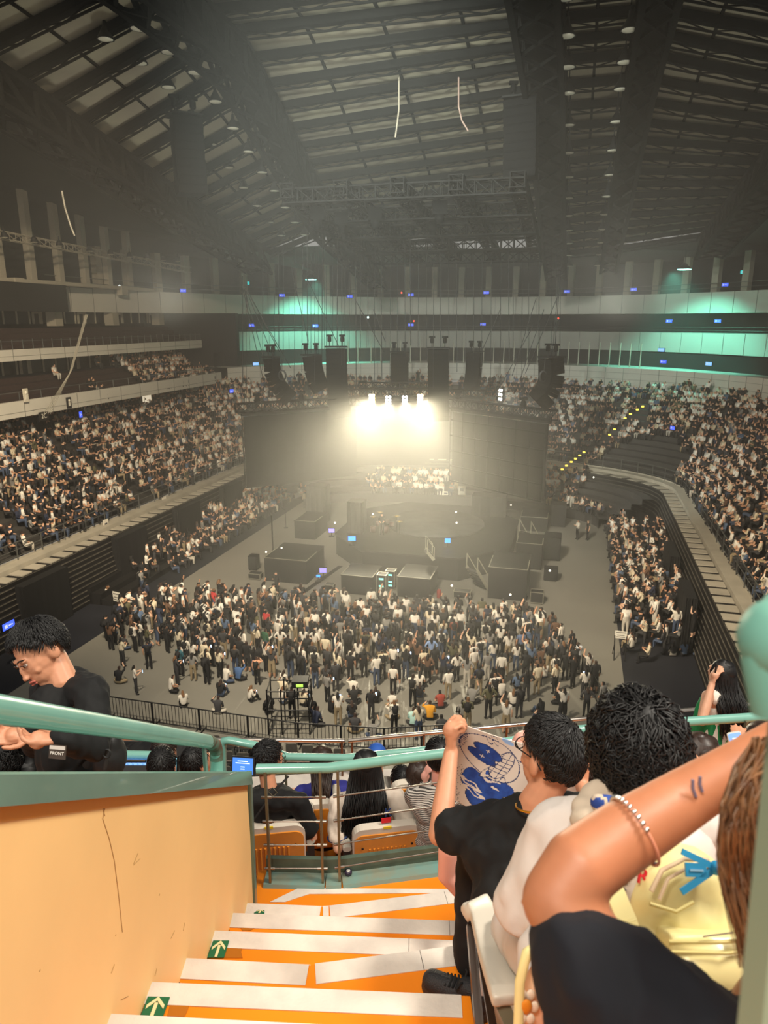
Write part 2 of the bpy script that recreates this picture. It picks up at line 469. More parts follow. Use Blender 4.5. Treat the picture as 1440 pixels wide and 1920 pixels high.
def girder(pa, name, depth, width):
    mb = MB()
    for p, q in zip(pa, pa[1:]):
        s = (q-p).cross(V((0, 0, 1))).normalized()*width/2
        for o in (s, -s):
            for h in (0, -depth): mb.bar(p+o+V((0, 0, h)), q+o+V((0, 0, h)), .3, .3)
            mb.bar(p+o, q+o+V((0, 0, -depth)), .2, .2); mb.bar(p+o+V((0, 0, -depth)), p+o, .22, .22, (1, 0, 0))
        mb.bar(p+V((0, 0, .2)), q+V((0, 0, .2)), width, .15)
        mb.bar(p+s+V((0, 0, -depth)), q-s+V((0, 0, -depth)), .16, .16); mb.bar(p-s+V((0, 0, -depth)), q+s+V((0, 0, -depth)), .16, .16)
        mb.bar(p+V((0, 0, -depth*.55)), q+V((0, 0, -depth*.55)), width*.8, .1)
    struct(mb, name, m_steel)
for k, dp, wd in ((1, 1.8, 2.3), (2, 2.0, 1.7), (3, 2.0, 2.0), (4, 1.8, 1.5), (5, 1.8, 2.6)):
    As = np.arange(21, 66 if k == 1 else 84, 2.45); girder([ribp(k, a) for a in As], 'roof_truss', dp, wd)
# low perimeter roof
mb = MB(); loft(mb, [[ribp(1, a, .8), W(-50, a, 29.4 if a < 60 else 27)] for a in (18, 34.5, 50, 66, 80)]); struct(mb, 'ceiling_perimeter_left', m_dark)
mb = MB(); loft(mb, [[ribp(5, a, .8), W(30, a, 24.5)] for a in (18, 58, 92)]); struct(mb, 'ceiling_perimeter_right', m_dark)
mb = MB(); loft(mb, [[ribp(1, 66, .8), ribp(2, 75, .8), ribp(3, 82, .8), ribp(4, 83, .8), ribp(5, 86, .8)], [W(-50, 80, 25), W(-30, 96, 24.5), W(-11, 104, 24.5), W(5, 101, 24.5), W(26, 92, 24.5)]])
struct(mb, 'ceiling_perimeter_far', m_dark)
# catwalk truss and spot lamps in front of the left columns
def lattice(mb, a, b, s, step, r=.04):
    a, b = V(a), V(b); d = (b-a).normalized(); x = d.cross(V((0, 0, 1))).normalized()*s/2; z = V((0, 0, s/2))
    n = max(2, int((b-a).length/step))
    C4 = [x+z, x-z, -x-z, -x+z]
    for c in C4: mb.tube([a+c, b+c], r, 5)
    for i in range(n):
        p, q = a.lerp(b, i/n), a.lerp(b, (i+1)/n)
        for c, e in zip(C4, C4[1:]+C4[:1]):
            mb.tube([p+c, q+e], r*.6, 4, cap=False); mb.tube([p+c, p+e], r*.6, 4, cap=False)
tr = thing('lighting_truss', 'long thin lattice truss hung in front of the pale columns high on left', 'truss')
mb = MB(); lattice(mb, W(-43.2, 34, 24.2), W(-43.2, 76, 23.0), .55, 1.1); mb.build('lattice', m_col, tr)
m_dim = M('frosted lamp face', (205, 200, 180), .3)
def spot_lamp(loc, label, group):
    t = thing('spot_lamp', label, 'lamp', loc, group=group); loc = V(loc)
    mb = MB(); mb.lathe(loc, [(.1, .0), (.22, -.12), (.3, -.42)], 12); mb.build('lamp_shade', m_black, t)
    mb = MB(); mb.ell(loc+V((0, 0, -.42)), (.27, .27, .06), 12, 6); mb.build('lens', m_dim, t)
    mb = MB(); mb.bar(loc, loc+V((0, 0, .35)), .06, .06, (1, 0, 0)); mb.build('bracket', m_black, t)
    return t
for i, (x, y) in enumerate(((8, 442), (64, 451), (111, 458), (168, 468), (207, 474), (243, 479), (275, 482), (306, 486), (333, 488))):
    p = onW(x, y, -42.5); p.z += .3
    spot_lamp(p, f'round spot lamp under the left lattice truss, {ORD[i]} from its near end', 'spot lamps under the left lattice truss')
# downlights along the ribs
dl0 = thing('ceiling_downlight', 'x', 'ceiling light', (0, 0, 0), group='downlights along the roof ribs')
mb = MB(); mb.lathe((0, 0, 0), [(.08, .5), (.1, .25), (.42, -.3), (.45, -.33)], 14); mb.build('lamp_shade', m_black, dl0)
mb = MB(); mb.ell((0, 0, -.3), (.4, .4, .1), 14, 6); mb.build('lens', m_lampw, dl0)
mb = MB(); mb.bar((0, 0, .4), (0, 0, 1.6), .05, .05, (1, 0, 0)); mb.build('hanger', m_black, dl0)
first = True
for nm, k, dw, As in (('outer left', 2, -4.6, np.linspace(35.5, 64, 10)), ('inner left', 2, -2.3, np.linspace(34.8, 64, 11)), ('inner right', 3, 1.3, np.linspace(37, 80, 13)), ('outer right', 3, 4.2, np.linspace(37, 80, 13))):
    for i, a in enumerate(As):
        w, z = rib(k, a); p = W(w+dw, a, z-.95)
        lab = f'ceiling downlight, {ordn(i)} from the near end of the {nm} line along the roof ribs'
        if first: dl0.location = p; dl0['label'] = lab; first = False
        else: copy_tree(dl0, p, 0, lab)
# ================================================================== RIG, SCREENS, STAGE, SIGNS
m_cab = M('black speaker cabinet', (9, 9, 10), .8, spec=.08)
m_grille = M('speaker grille', (13, 13, 14), .8, spec=.08, bump=.6, bscale=60)
m_led = M('unlit screen tiles', (13, 13, 14), .35)
m_alu = M('dark truss tube', (24, 24, 24), .7, spec=.15)
m_chain = M('black cable', (14, 14, 14), .6)
m_orange = M('rubber cable loop', (20, 20, 20), .5)
def grounded(xy, Y): return onY(xy[0], xy[1], Y)
# --- line arrays: cabinets strung down a curve
def line_array(label, Y, pts, wpx, n, yaw=0.0, depthf=.8, hoist=True):
    P = [onY(x, y, Y) for x, y in pts]
    L = [0]
    for p, q in zip(P, P[1:]): L.append(L[-1]+(q-p).length)
    def pt(s):
        for i in range(len(P)-1):
            if s <= L[i+1] or i == len(P)-2: return P[i].lerp(P[i+1], (s-L[i])/(L[i+1]-L[i])), (P[i+1]-P[i]).normalized()
    wid = wpx/FPX*Y; t = thing('line_array_speaker', label, 'speaker', P[0], group='hanging line array speakers')
    X = V((math.cos(yaw), math.sin(yaw), 0)); h = L[-1]/n
    for i in range(n):
        c, d = pt((i+.5)*h); Z = -d; X2 = (X-Z*X.dot(Z)).normalized(); Yv = Z.cross(X2)
        mb = MB(); a, b, dp = wid/2, wid/2*.96, wid*depthf/2
        mb.hexa([c-X2*b-Yv*dp-Z*h*.495, c+X2*b-Yv*dp-Z*h*.495, c+X2*b*.8+Yv*dp-Z*h*.47, c-X2*b*.8+Yv*dp-Z*h*.47,
                 c-X2*a-Yv*dp+Z*h*.495, c+X2*a-Yv*dp+Z*h*.495, c+X2*a*.8+Yv*dp+Z*h*.47, c-X2*a*.8+Yv*dp+Z*h*.47])
        mb.mi = 1; mb.box(c-Yv*(dp+.01), (wid*.86, .02, h*.7), X2, Yv, Z)
        mb.build('speaker_cabinet', [m_cab, m_grille], t)
    mb = MB(); c = P[0]+V((0, 0, .12)); mb.box(c, (wid*1.05, wid*depthf*1.05, .1), X, V((-X.y, X.x, 0)))
    mb.bar(c-X*wid*.3, c-X*wid*.3+V((0, 0, .4)), .08, .08, (1, 0, 0)); mb.bar(c+X*wid*.3, c+X*wid*.3+V((0, 0, .4)), .08, .08, (1, 0, 0))
    mb.build('flying_frame', m_alu, t)
    if hoist:
        for s in (-.3, .3):
            mb = MB(); q = c+X*wid*s+V((0, 0, .62)); mb.lathe(q-V((0, 0, .22)), [(.14, 0), (.17, .08), (.17, .36), (.1, .44)], 10); mb.box(q+V((0, 0, .28)), (.5, .3, .16)); mb.build('chain_hoist', m_cab, t)
    return t
line_array('curved line array speaker, leftmost over the screens, with a cable loop beside it', 58.5, [(508, 672), (511, 700), (520, 722), (532, 737), (546, 749)], 21, 11, .9, 1.2)
line_array('curved line array speaker with pale lower end, second from left over the screens', 62, [(583, 668), (586, 692), (592, 714), (602, 732)], 33, 10, .35)
line_array('tall straight line array speaker left of the bright blinder lamps', 60, [(630, 653), (631, 700), (634, 750), (640, 782)], 39, 14, .1)
line_array('short hazy line array speaker hanging behind the bright blinder lamps', 74, [(749, 662), (749, 720)], 33, 9, 0)
line_array('tall straight line array speaker just right of the bright blinder lamps', 62, [(822, 655), (822, 720), (824, 788)], 39, 14, -.1)
line_array('tapering line array speaker, second from right over the screens', 70, [(891, 661), (890, 690), (885, 730)], 27, 10, -.5)
line_array('big black curved line array speaker, rightmost over the screens', 55, [(1034, 672), (1036, 700), (1032, 722), (1022, 742), (1008, 756)], 33, 12, -1.0, 1.1)
line_array('huge black speaker cluster hung from the roof at upper left', 43, [(346, 222), (350, 290), (357, 366)], 51, 9, .5, .9)
line_array('huge black speaker cluster hung from the roof at upper right', 46, [(980, 190), (980, 260), (979, 336)], 56, 9, -.4, .9)
for (x, y, Y, lab) in ((529, 704, 58.0, 'coiled black cable hanging beside the leftmost curved speaker'), (1019, 706, 54.5, 'coiled black cable hanging beside the rightmost curved speaker')):
    c = onY(x, y, Y); mb = MB()
    for k in range(3): mb.tube([c+V((math.cos(u)*(.26+.03*k), .06*k, math.sin(u)*(.36+.03*k))) for u in np.linspace(0, 2*PI, 20)[:-1]], .035, 6, closed=True)
    mb.tube([c+V((0, 0, .36)), c+V((.05, 0, 1.3))], .03, 6)
    mb.build('cable_coil', m_orange, label=lab, cat='cable')
# --- screens with trusses above
def screen(label, tlabel, p, q, z0, z1, hoists):
    p, q = V((p[0], p[1], 0)), V((q[0], q[1], 0)); d = (q-p).normalized(); nrm = V((d.y, -d.x, 0)); L = (q-p).length; c = (p+q)/2
    t = thing('led_screen', label, 'screen', c+V((0, 0, z0)), group='big dark screens over the stage')
    mb = MB(); mb.box(c+V((0, 0, (z0+z1)/2)), (L, .12, z1-z0), d, V((-d.y, d.x, 0)))
    nx, nz = 14, 9
    mb.mi = 1
    for i in range(1, nx): mb.box(p+d*L*i/nx+nrm*.062+V((0, 0, (z0+z1)/2)), (.02, .01, z1-z0), d, nrm)
    for i in range(1, nz): mb.box(c+nrm*.062+V((0, 0, z0+(z1-z0)*i/nz)), (L, .01, .02), d, nrm)
    mb.build('screen_panel', [m_led, m_black], t)
    mb = MB(); b = -nrm*.35
    for i in range(0, nx+1, 2): mb.bar(p+d*L*i/nx+b+V((0, 0, z0)), p+d*L*i/nx+b+V((0, 0, z1)), .1, .1, (1, 0, 0))
    for i in range(0, nz+1, 2): mb.bar(p+b+V((0, 0, z0+(z1-z0)*i/nz)), q+b+V((0, 0, z0+(z1-z0)*i/nz)), .1, .1)
    mb.build('rear_frame', m_alu, t)
    tr = thing('truss', tlabel, 'truss', c+V((0, 0, z1+.7)), group='trusses carrying the screens')
    mb = MB(); e = d*.55
    lattice(mb, p-e+V((0, 0, z1+.72)), q+e+V((0, 0, z1+.72)), .75, .75, .06); mb.build('lattice', m_alu, tr)
    mb = MB(); mb.box(c+V((0, 0, z1+.16)), (L+.3, .4, .18), d, nrm); mb.build('header_beam', m_black, tr)
    for f in hoists:
        hp = p.lerp(q, f)+V((0, 0, z1+1.35)); h = MB(); h.lathe(hp-V((0, 0, .3)), [(.16, 0), (.2, .1), (.2, .5), (.12, .6)], 10); h.box(hp+V((0, 0, .42)), (.62, .36, .2)); h.box(hp+V((0, 0, -.05)), (.5, .3, .12)); h.build('chain_hoist', m_cab, tr)
    for k in range(12):
        a = p.lerp(q, (k+.3)/12.6)+nrm*.3+V((0, 0, z1+.5)); mb = MB(); mb.box(a, (.3, .22, .16)); mb.build('clamp', m_black, tr)
screen('left dark screen wall seen from the front, angled towards the stage', 'black lattice truss along the top of the left screen', (-11.9, 60), (-2.6, 65.4), 3.45, 9.65, (.12, .5))
screen('right dark screen wall nearer the two walking people, angled towards the stage', 'black lattice truss along the top of the right screen', (12.9, 55.5), (6.2, 63.4), 3.45, 9.65, (.25, .95))
screen('middle dark screen hanging behind the bright blinder lamps', 'hazy lattice truss along the top of the middle screen', (-4.2, 73.4), (9.8, 73.0), 2.9, 9.6, (.4,))
# --- draped towers under the screens
m_drape = M('black drape', (17, 17, 18), .9)
DRAPES = []
def drape(label, c, sx, sy, z0, z1, name='draped_tower'):
    DRAPES.append((V(c), sx, sy))
    mb = MB(); n = 44; ring = []
    for i in range(n):
        u = i/n*4; s = int(u); f = u-s
        e = [(-1+2*f, -1), (1, -1+2*f), (1-2*f, 1), (-1, 1-2*f)][s]; g = 1+.035*math.sin(i*2.4)
        ring.append((e[0]*sx/2*g, e[1]*sy/2*g))
    pts = [V(c)+W(x, y)+V((0, 0, z0)) for x, y in ring]
    mb.prism(pts, (0, 0, z1-z0)); return mb.build(name, m_drape, label=label, cat='drape', group='black draped towers around the stage')
p = onY(597, 960, 61.5); drape('black draped tower standing under the left screen', V((p.x, p.y, 0)), 1.75, 1.4, 0.02, 3.4)
p = onY(917, 960, 57.8); drape('wide black draped tower standing under the right screen', V((p.x, p.y, 0)), 2.8, 1.4, 1.72, 3.4)
drape('narrow black draped pillar at the middle of the stage', onz(670, 1036, 0), 1.2, 1.2, 1.72, 4.2)
# black drapes hanging in front of the seat banks
for lab, x, y, w0, sx, h in (('round black drape block low on the left seat bank beside the sign', 85, 1130, -29.2, 3.6, 3.2), ('black drape block halfway along the left seat bank', 246, 1040, -29.2, 3.2, 3.4), ('black drape block third along the left seat bank', 352, 985, -29.2, 3.2, 3.4), ('black drape block at the far end of the left seat bank', 434, 935, -29.2, 3.2, 3.4)):
    p = onW(x, y, w0); a = toW(p)[1]; drape(lab, W(w0, a), .6, sx, .02, h, 'stand_drape')
for lab, x, y, w0, sx, h in (('black drape block at the foot of the right seat bank by the white booth', 1292, 1085, 6.7, 3.0, 3.2), ('upper black drape block along the right seat bank', 1262, 1010, 6.7, 3.4, 3.2), ('far black drape block at the right seat bank corner', 1190, 930, 6.7, 5, 3.3)):
    p = onW(x, y, w0); a = toW(p)[1]; drape(lab, W(w0, a), .6, sx, .02, h, 'stand_drape')
# --- blinder lamps
m_blind = M('blinder glow', (255, 226, 150), .4, emit=60)
m_blind2 = M('white blinder cells', (255, 250, 235), .4, emit=26)
def blinder(label, x, y, Y, big, yaw=0.0, nx=2, nz=4):
    c = onY(x, y, Y); t = thing('blinder_lamp', label, 'stage light', c, group='blinder lamps over the stage')
    X = V((math.cos(yaw), math.sin(yaw), 0)); Yv = V((-X.y, X.x, 0)); sx, sz = (.56, 1.1)
    mb = MB(); mb.box(c+Yv*.12, (sx, .2, sz), X, Yv); mb.build('housing', m_black, t)
    for i in range(nx):
        for k in range(nz):
            p = c+X*(i-(nx-1)/2)*sx/nx+V((0, 0, (k-(nz-1)/2)*sz/nz)); mb = MB(); mb.lathe(p+Yv*.03, [(.10, 0), (.115, .05)] if not big else [(.13, 0), (.13, .05)], 12, -Yv)
            mb.build('lamp_cell', m_blind if big else m_blind2, t)
    mb = MB(); mb.bar(c+V((0, 0, sz/2)), c+V((0, 0, sz/2+.7)), .07, .07, (1, 0, 0)); mb.build('yoke', m_black, t)
    return c
BL = [blinder('glaring warm blinder lamp, leftmost of the row', 697, 750, 65, True), blinder('white blinder lamp of small cells, second in the row', 728, 753, 65, False), blinder('white blinder lamp of small cells, third in the row', 759, 753, 65, False), blinder('glaring warm blinder lamp, rightmost of the row', 788, 750, 65, True)]
blinder('white blinder lamp seen edge-on above the right screen', 938, 740, 60, False, -1.15, 2, 3)
mb = MB(); lattice(mb, BL[0]+V((-1.2, .2, 1.3)), BL[3]+V((1.2, .2, 1.3)), .5, .6, .05)
mb.build('truss', m_alu, label='short lattice truss holding the row of blinder lamps', cat='truss', group='trusses carrying the screens')
# --- rigging grid under the roof and cables
mb = MB()
gt = thing('rigging_grid', 'dark grid of trusses hung under the middle of the roof', 'truss', W(-11, 52, 25))
for w in np.linspace(-18, -4, 5): lattice(mb, W(w, 44, 25.2), W(w, 66, 22.8), .8, 1.0, .07)
for a in np.linspace(45, 65, 5): lattice(mb, W(-18.5, a, 25.1-(a-44)*.11), W(-3.5, a, 25.1-(a-44)*.11), .8, 1.0, .07)
mb.build('lattice', m_alu, gt)
for i in range(8):
    p = W(R.uniform(-18, -4), R.uniform(45, 65), 24.2); b = MB(); b.box(p, (.9, .7, .8)); b.lathe(p-V((0, 0, .9)), [(.2, 0), (.32, .5)], 10); b.build('moving_lamp', m_cab, gt)
CABX = [455, 462, 492, 515, 523, 531, 552, 566, 577, 583, 590, 597, 603, 608, 612, 624, 632, 640, 646, 655, 668, 676, 690, 702, 716, 731, 745, 760, 770, 784, 800, 812, 826, 842, 857, 873, 888, 903, 920, 938, 955, 962, 978, 992, 1010, 1034, 1042, 1050]
for i, x in enumerate(CABX):
    Y = 58+R.uniform(0, 8); yt = R.uniform(395, 500) if x > 530 else R.uniform(470, 520); yb = R.uniform(648, 742) if 500 < x < 1000 else R.uniform(660, 770)
    dx = R.uniform(-2, 2)
    mb = MB(); mb.tube([onY(x+dx, yt, Y), onY(x, yb, Y)], .022 if i % 4 else .035, 5)
    mb.build('rigging_cable', m_chain, label='thin black cable dropping from the roof rig to the screens', cat='cable', group='thin vertical rigging cables')
for i, (x0, y0, x1, y1) in enumerate(((455, 540, 492, 705), (457, 540, 500, 690), (460, 540, 512, 668), (463, 545, 545, 690), (466, 548, 524, 660), (545, 500, 578, 640), (575, 520, 640, 660), (665, 560, 720, 660), (700, 580, 722, 640), (1005, 560, 960, 705), (1020, 580, 975, 712), (1048, 520, 1036, 660), (1050, 520, 1040, 660), (1044, 560, 985, 700), (938, 580, 905, 655), (1000, 610, 930, 740))):
    mb = MB(); mb.tube([onY(x0, y0, 60), onY(x1, y1, 60)], .03, 5)
    mb.build('slanting_cable', m_chain, label='black cable slanting down from the roof rig to a speaker hoist', cat='cable', group='slanting rigging cables')
mb = MB(); 
for k in range(4): mb.tube([onY(160+k*1.5, 590, 46), onY(130+k*2, 700-k*3, 44.5), onY(82+4*k, 776, 43)], .016, 5)
mb.build('cable_bundle', M('grey cable bundle', (120, 116, 104), .6), label='bundle of grey cables sloping down across the left balconies to the lettered sign', cat='cable')
for lab, pts, Y, c in (('white cable hanging in a curve from the roof, left of the pair', ((748, 145), (748, 205), (743, 245), (741, 258)), 48, (150, 142, 126)), ('white and red cable hanging in a curve from the roof, right of the pair', ((860, 145), (860, 200), (866, 226), (878, 246)), 48, (140, 116, 106)), ('pale strap hanging from the left roof edge by the columns', ((116, 358), (122, 390), (133, 425), (140, 442)), 43, (110, 106, 96))):
    mb = MB(); mb.tube([onY(x, y, Y) for x, y in pts], .055, 6); mb.build('hanging_cable', M('hanging '+lab[:9], c, .5), label=lab, cat='cable')
# ------------------------------------------------------------------ STAGE
m_stage = M('black stage deck', (26, 26, 27), .6, var=.2, scale=1.2)
m_skirt = M('black stage skirt', (17, 17, 18), .85)
m_edge = M('pale tape edge', (150, 148, 132), .5)
ST = 1.7
st = thing('stage', 'black stage in the middle of the hall floor, open on all sides', 'stage', W(-10.5, 53, 0))
def blk(mb, w0, w1, a0, a1, z0, z1): mb.hexa([W(w, a, z) for z in (z0, z1) for w, a in ((w0, a0), (w1, a0), (w1, a1), (w0, a1))])
octo = [(-17.2, 49.5), (-14, 46), (-7, 46), (-3.8, 49.5), (-3.8, 57), (-7, 60.5), (-14, 60.5), (-17.2, 57)]
mb = MB(); mb.prism([W(w, a, ST-.12) for w, a in octo], (0, 0, .12)); mb.build('deck', m_stage, st)
mb = MB(); c_ = (-10.5, 53.2); mb.prism([W(c_[0]+(w-c_[0])*.985, c_[1]+(a-c_[1])*.985, .02) for w, a in octo], (0, 0, ST-.15)); mb.build('skirt', m_skirt, st)
mb = MB(); mb.lathe(W(-10.2, 54.0, ST), [(3.9, 0), (3.9, .18)], 40); mb.build('round_riser', M('grey riser top', (64, 64, 62), .5, var=.25, scale=1.2), st)
# riser blocks with taped edges and rails round the stage
def riser(label, px0, px1, depth, h, group='black riser blocks in front of the stage'):
    p = onz(*px0, 0); q = onz(*px1, 0); (w0, a0), (w1, a1) = toW(p), toW(q); a = (a0+a1)/2
    t = thing('riser_block', label, 'riser', W((w0+w1)/2, a, 0), group=group)
    mb = MB(); blk(mb, w0, w1, a, a+depth, .02, h); mb.build('body', m_skirt, t)
    mb = MB(); blk(mb, w0-.03, w1+.03, a-.03, a+depth, h, h+.06); mb.build('top', m_stage, t)
    mb = MB(); z = h+.07
    for A, B in (((w0, a), (w1, a)), ((w0, a), (w0, a+depth*.7)), ((w1, a), (w1, a+depth*.6))): mb.bar(W(*A, z), W(*B, z), .05, .02)
    mb.build('edge_tape', m_edge, t)
    return t
riser('large black riser block at the left front corner of the stage', (496, 1090), (576, 1096), 3.6, 1.65)
riser('black riser block left of the amplifier rack', (640, 1112), (698, 1118), 2.4, 1.25)
riser('wide black riser block right of the amplifier rack', (745, 1119), (806, 1124), 2.6, 1.35)
riser('tall black riser block at the right front corner of the stage', (914, 1122), (986, 1128), 3.4, 2.1)
riser('black riser block on the far left side of the stage', (552, 1010), (592, 1012), 3.0, 1.5)
riser('black riser block behind the right front corner of the stage', (966, 1066), (1014, 1069), 2.6, 1.9)
riser('low black riser at the right rear of the stage', (975, 995), (1025, 998), 3.0, 1.2)
def stairs_rail(label, a, b, za, zb, wid=1.1):
    p, q = onz(*a, za), onz(*b, zb); d = (q-p); s = V((d.y, -d.x, 0)).normalized()*wid/2
    t = thing('stage_steps', label, 'steps', p, group='portable steps leading up to the stage')
    mb = MB(); n = 6
    for i in range(n): c = p.lerp(q, (i+.5)/n); mb.box(c+V((0, 0, -.05)), (wid, .3, .06), s.normalized(), V((-s.y, s.x, 0)).normalized())
    mb.build('treads', m_stage, t)
    for k in (s, -s):
        mb = MB(); mb.tube([p+k, p+k+V((0, 0, .9)), q+k+V((0, 0, .9)), q+k], .04, 6); mb.bar(p+k, q+k, .06, .2); mb.build('handrail', m_edge, t)
stairs_rail('steps with pale handrails left of the right front riser block', (905, 1100), (885, 1066), .1, 1.6)
stairs_rail('steps with pale handrails on the stage near the right monitor', (812, 1046), (800, 1032), 1.75, 2.3, .9)
stairs_rail('steps with pale handrails at the right rear of the stage', (998, 1022), (984, 996), .1, 1.5)
# equipment on and round the stage
m_case = M('black flight case', (28, 28, 30), .5); m_caseedge = M('aluminium case edge', (165, 162, 150), .35, .7)
m_blue = M('blue monitor glow', (40, 130, 255), .4, emit=2.2); m_lil = M('lilac monitor glow', (150, 140, 255), .4, emit=1.0)
m_teal = M('teal indicator lights', (130, 255, 225), .4, emit=1.6); m_dot = M('white indicator', (255, 248, 225), .4, emit=3.5)
def case(label, px, sx, sy, h, z=0, edge=True):
    p = onz(*px, z); t = thing('flight_case', label, 'case', p, group='flight cases and racks round the stage')
    X, Y = W(1, 0), W(0, 1)
    mb = MB(); mb.box(p+V((0, 0, h/2+.1)), (sx, sy, h), X, Y); mb.build('body', m_case, t)
    mb = MB()
    for i in (-1, 1):
        for j in (-1, 1):
            mb.bar(p+X*i*sx/2+Y*j*sy/2+V((0, 0, .1)), p+X*i*sx/2+Y*j*sy/2+V((0, 0, h+.1)), .045, .045, (1, 0, 0))
        for z2 in (.1, h+.1): mb.bar(p-X*sx/2+Y*i*sy/2+V((0, 0, z2)), p+X*sx/2+Y*i*sy/2+V((0, 0, z2)), .045, .045); mb.bar(p+X*i*sx/2-Y*sy/2+V((0, 0, z2)), p+X*i*sx/2+Y*sy/2+V((0, 0, z2)), .045, .045)
    mb.build('edge_trim', m_caseedge if edge else m_case, t)
    for i in (-1, 1):
        for j in (-1, 1): mb = MB(); mb.ell(p+X*i*sx*.4+Y*j*sy*.4+V((0, 0, .06)), .05, 8, 6); mb.build('caster', m_black, t)
    return t, p
case('flight case with bright edges standing on the floor right of the fire extinguisher', (867, 1121), 1.1, .6, .42)
case('small flight case with bright edges in front of the left riser blocks', (619, 1112), .6, .5, .55)
case('flight case beside the right front riser block', (1006, 1130), .8, .6, .7)
case('flight case at the right side of the stage on the bare floor', (1032, 1087), .9, .7, .8, 0, False)
case('flight case standing alone left of the stage', (480, 1085), .9, .6, .35, 0, True)
case('black case stacked on the floor left of the stage behind the first one', (477, 1068), .6, .6, 1.0, 0, False)
case('long black case on the right side of the stage', (1034, 1046), 1.2, 1.6, 1.7, 0, False)
case('tall black case at the right rear of the stage', (1046, 985), 1.2, 1.4, 1.9, 0, False)
def rack(label, px, z=0):
    t, p = case(label, px, .62, .6, 1.25, z); X = W(1, 0); Y = W(0, 1)
    for i in range(4):
        if i == 2: continue
        mb = MB(); mb.box(p-Y*.31+V((0, 0, .35+.25*i)), (.3, .02, .1), X, Y); mb.build('indicator', m_teal, t)
rack('amplifier rack with teal lights between two black riser blocks', (717, 1112)); rack('second amplifier rack with teal lights, close beside the first', (733, 1104))
def monitor(label, px, z, w, h, mat):
    p = onz(*px, z); t = thing('monitor_screen', label, 'monitor', p, group='lit monitors on the stage')
    mb = MB(); mb.box(p+V((0, 0, h/2+.3)), (w, .06, h)); mb.build('screen_frame', m_black, t)
    mb = MB(); mb.box(p+V((0, -.035, h/2+.3)), (w*.86, .01, h*.8)); mb.build('screen_glass', mat, t)
    mb = MB(); mb.bar(p, p+V((0, 0, .35)), .08, .08, (1, 0, 0)); mb.box(p+V((0, 0, .02)), (.4, .3, .04)); mb.build('stand', m_black, t)
monitor('bright blue monitor at the left of the stage deck', (660, 1022), ST, .62, .42, m_blue)
monitor('bright blue monitor at the right of the stage deck', (839, 1026), ST, .46, .42, m_blue)
monitor('lilac lit monitor in front of the left riser block', (606, 1082), .3, .55, .42, m_lil)
monitor('dim blue monitor behind the bright left monitor', (622, 1006), ST, .5, .36, m_lil)
monitor('small blue lit panel low in front of the left riser block', (597, 1090), .1, .3, .2, m_blue)
for i, (x, y, z) in enumerate(((528, 1028, 1.7), (499, 1035, .5), (628, 980, 2), (661, 1062, 1.2), (855, 960, 2), (856, 980, 2), (958, 947, 1), (980, 1060, 2), (1031, 1070, 1.1), (699, 964, 2), (1045, 944, .4), (1113, 895, 3.6), (957, 1115, .6), (847, 1098, .8))):
    p = onz(x, y, z); mb = MB(); mb.ell(p, .07, 8, 6)
    mb.build('indicator_lamp', m_dot, label='tiny white indicator lamp glowing among the stage equipment', cat='lamp', group='tiny indicator lamps on the stage')
# drum kit
dk = thing('drum_kit', 'drum kit with glinting cymbals at the middle of the stage', 'drum kit', onz(722, 1000, ST+.2))
m_drum = M('dark drum shell', (70, 40, 34), .35); m_cym = M('brass cymbal', (215, 190, 120), .25, .9)
c = onz(722, 1000, ST+.2)
for dx, dy, r, h, z in ((0, 0, .3, .5, .35), (-.5, .1, .18, .3, .75), (.5, .1, .2, .3, .7), (-.9, -.2, .22, .4, .4), (.15, .35, .17, .25, .85)):
    mb = MB(); mb.lathe(c+V((dx, dy, z-h/2)), [(r, 0), (r, h)], 16); mb.build('drum', m_drum, dk)
for dx, dy, z in ((-.9, .4, 1.2), (.9, .4, 1.25), (-.4, .8, 1.45), (1.1, -.2, 1.0)):
    mb = MB(); mb.lathe(c+V((dx, dy, z)), [(.28, 0), (.05, .05), (.02, .06)], 16); mb.build('cymbal', m_cym, dk)
    mb = MB(); mb.tube([c+V((dx, dy, 0)), c+V((dx, dy, z))], .02, 6); mb.build('cymbal_stand', m_alu, dk)
# mic stand, fire extinguisher, ladder, sign stands
mb = MB(); p = onz(536, 990, 0); mb.tube([p, p+V((0, 0, 1.6)), p+V((-.25, 0, 1.75))], .03, 6); mb.lathe(p, [(.2, 0), (.2, .04)], 12); mb.build('microphone_stand', m_black, label='thin microphone stand on the bare floor left of the stage', cat='stand')
p = onz(823, 1121, 0); fe = thing('fire_extinguisher', 'red fire extinguisher on the floor in front of the stage', 'fire extinguisher', p)
mb = MB(); mb.lathe(p, [(.13, 0), (.15, .04), (.15, .5), (.06, .62)], 14); mb.build('tank', M('red paint', (140, 40, 32), .4), fe)
mb = MB(); mb.bar(p+V((0, 0, .62)), p+V((0, 0, .72)), .06, .06, (1, 0, 0)); mb.bar(p+V((-.02, 0, .72)), p+V((.16, 0, .7)), .04, .04); mb.build('nozzle', m_black, fe)
p = onz(512, 1035, 0); mb = MB(); lattice(mb, p, p+V((0, 0, 2.6)), .7, .5, .06); mb.build('scaffold_tower', m_alu, label='narrow black scaffold tower at the left edge of the stage', cat='scaffold')
m_paper = M('white notice paper', (225, 222, 210), .6)
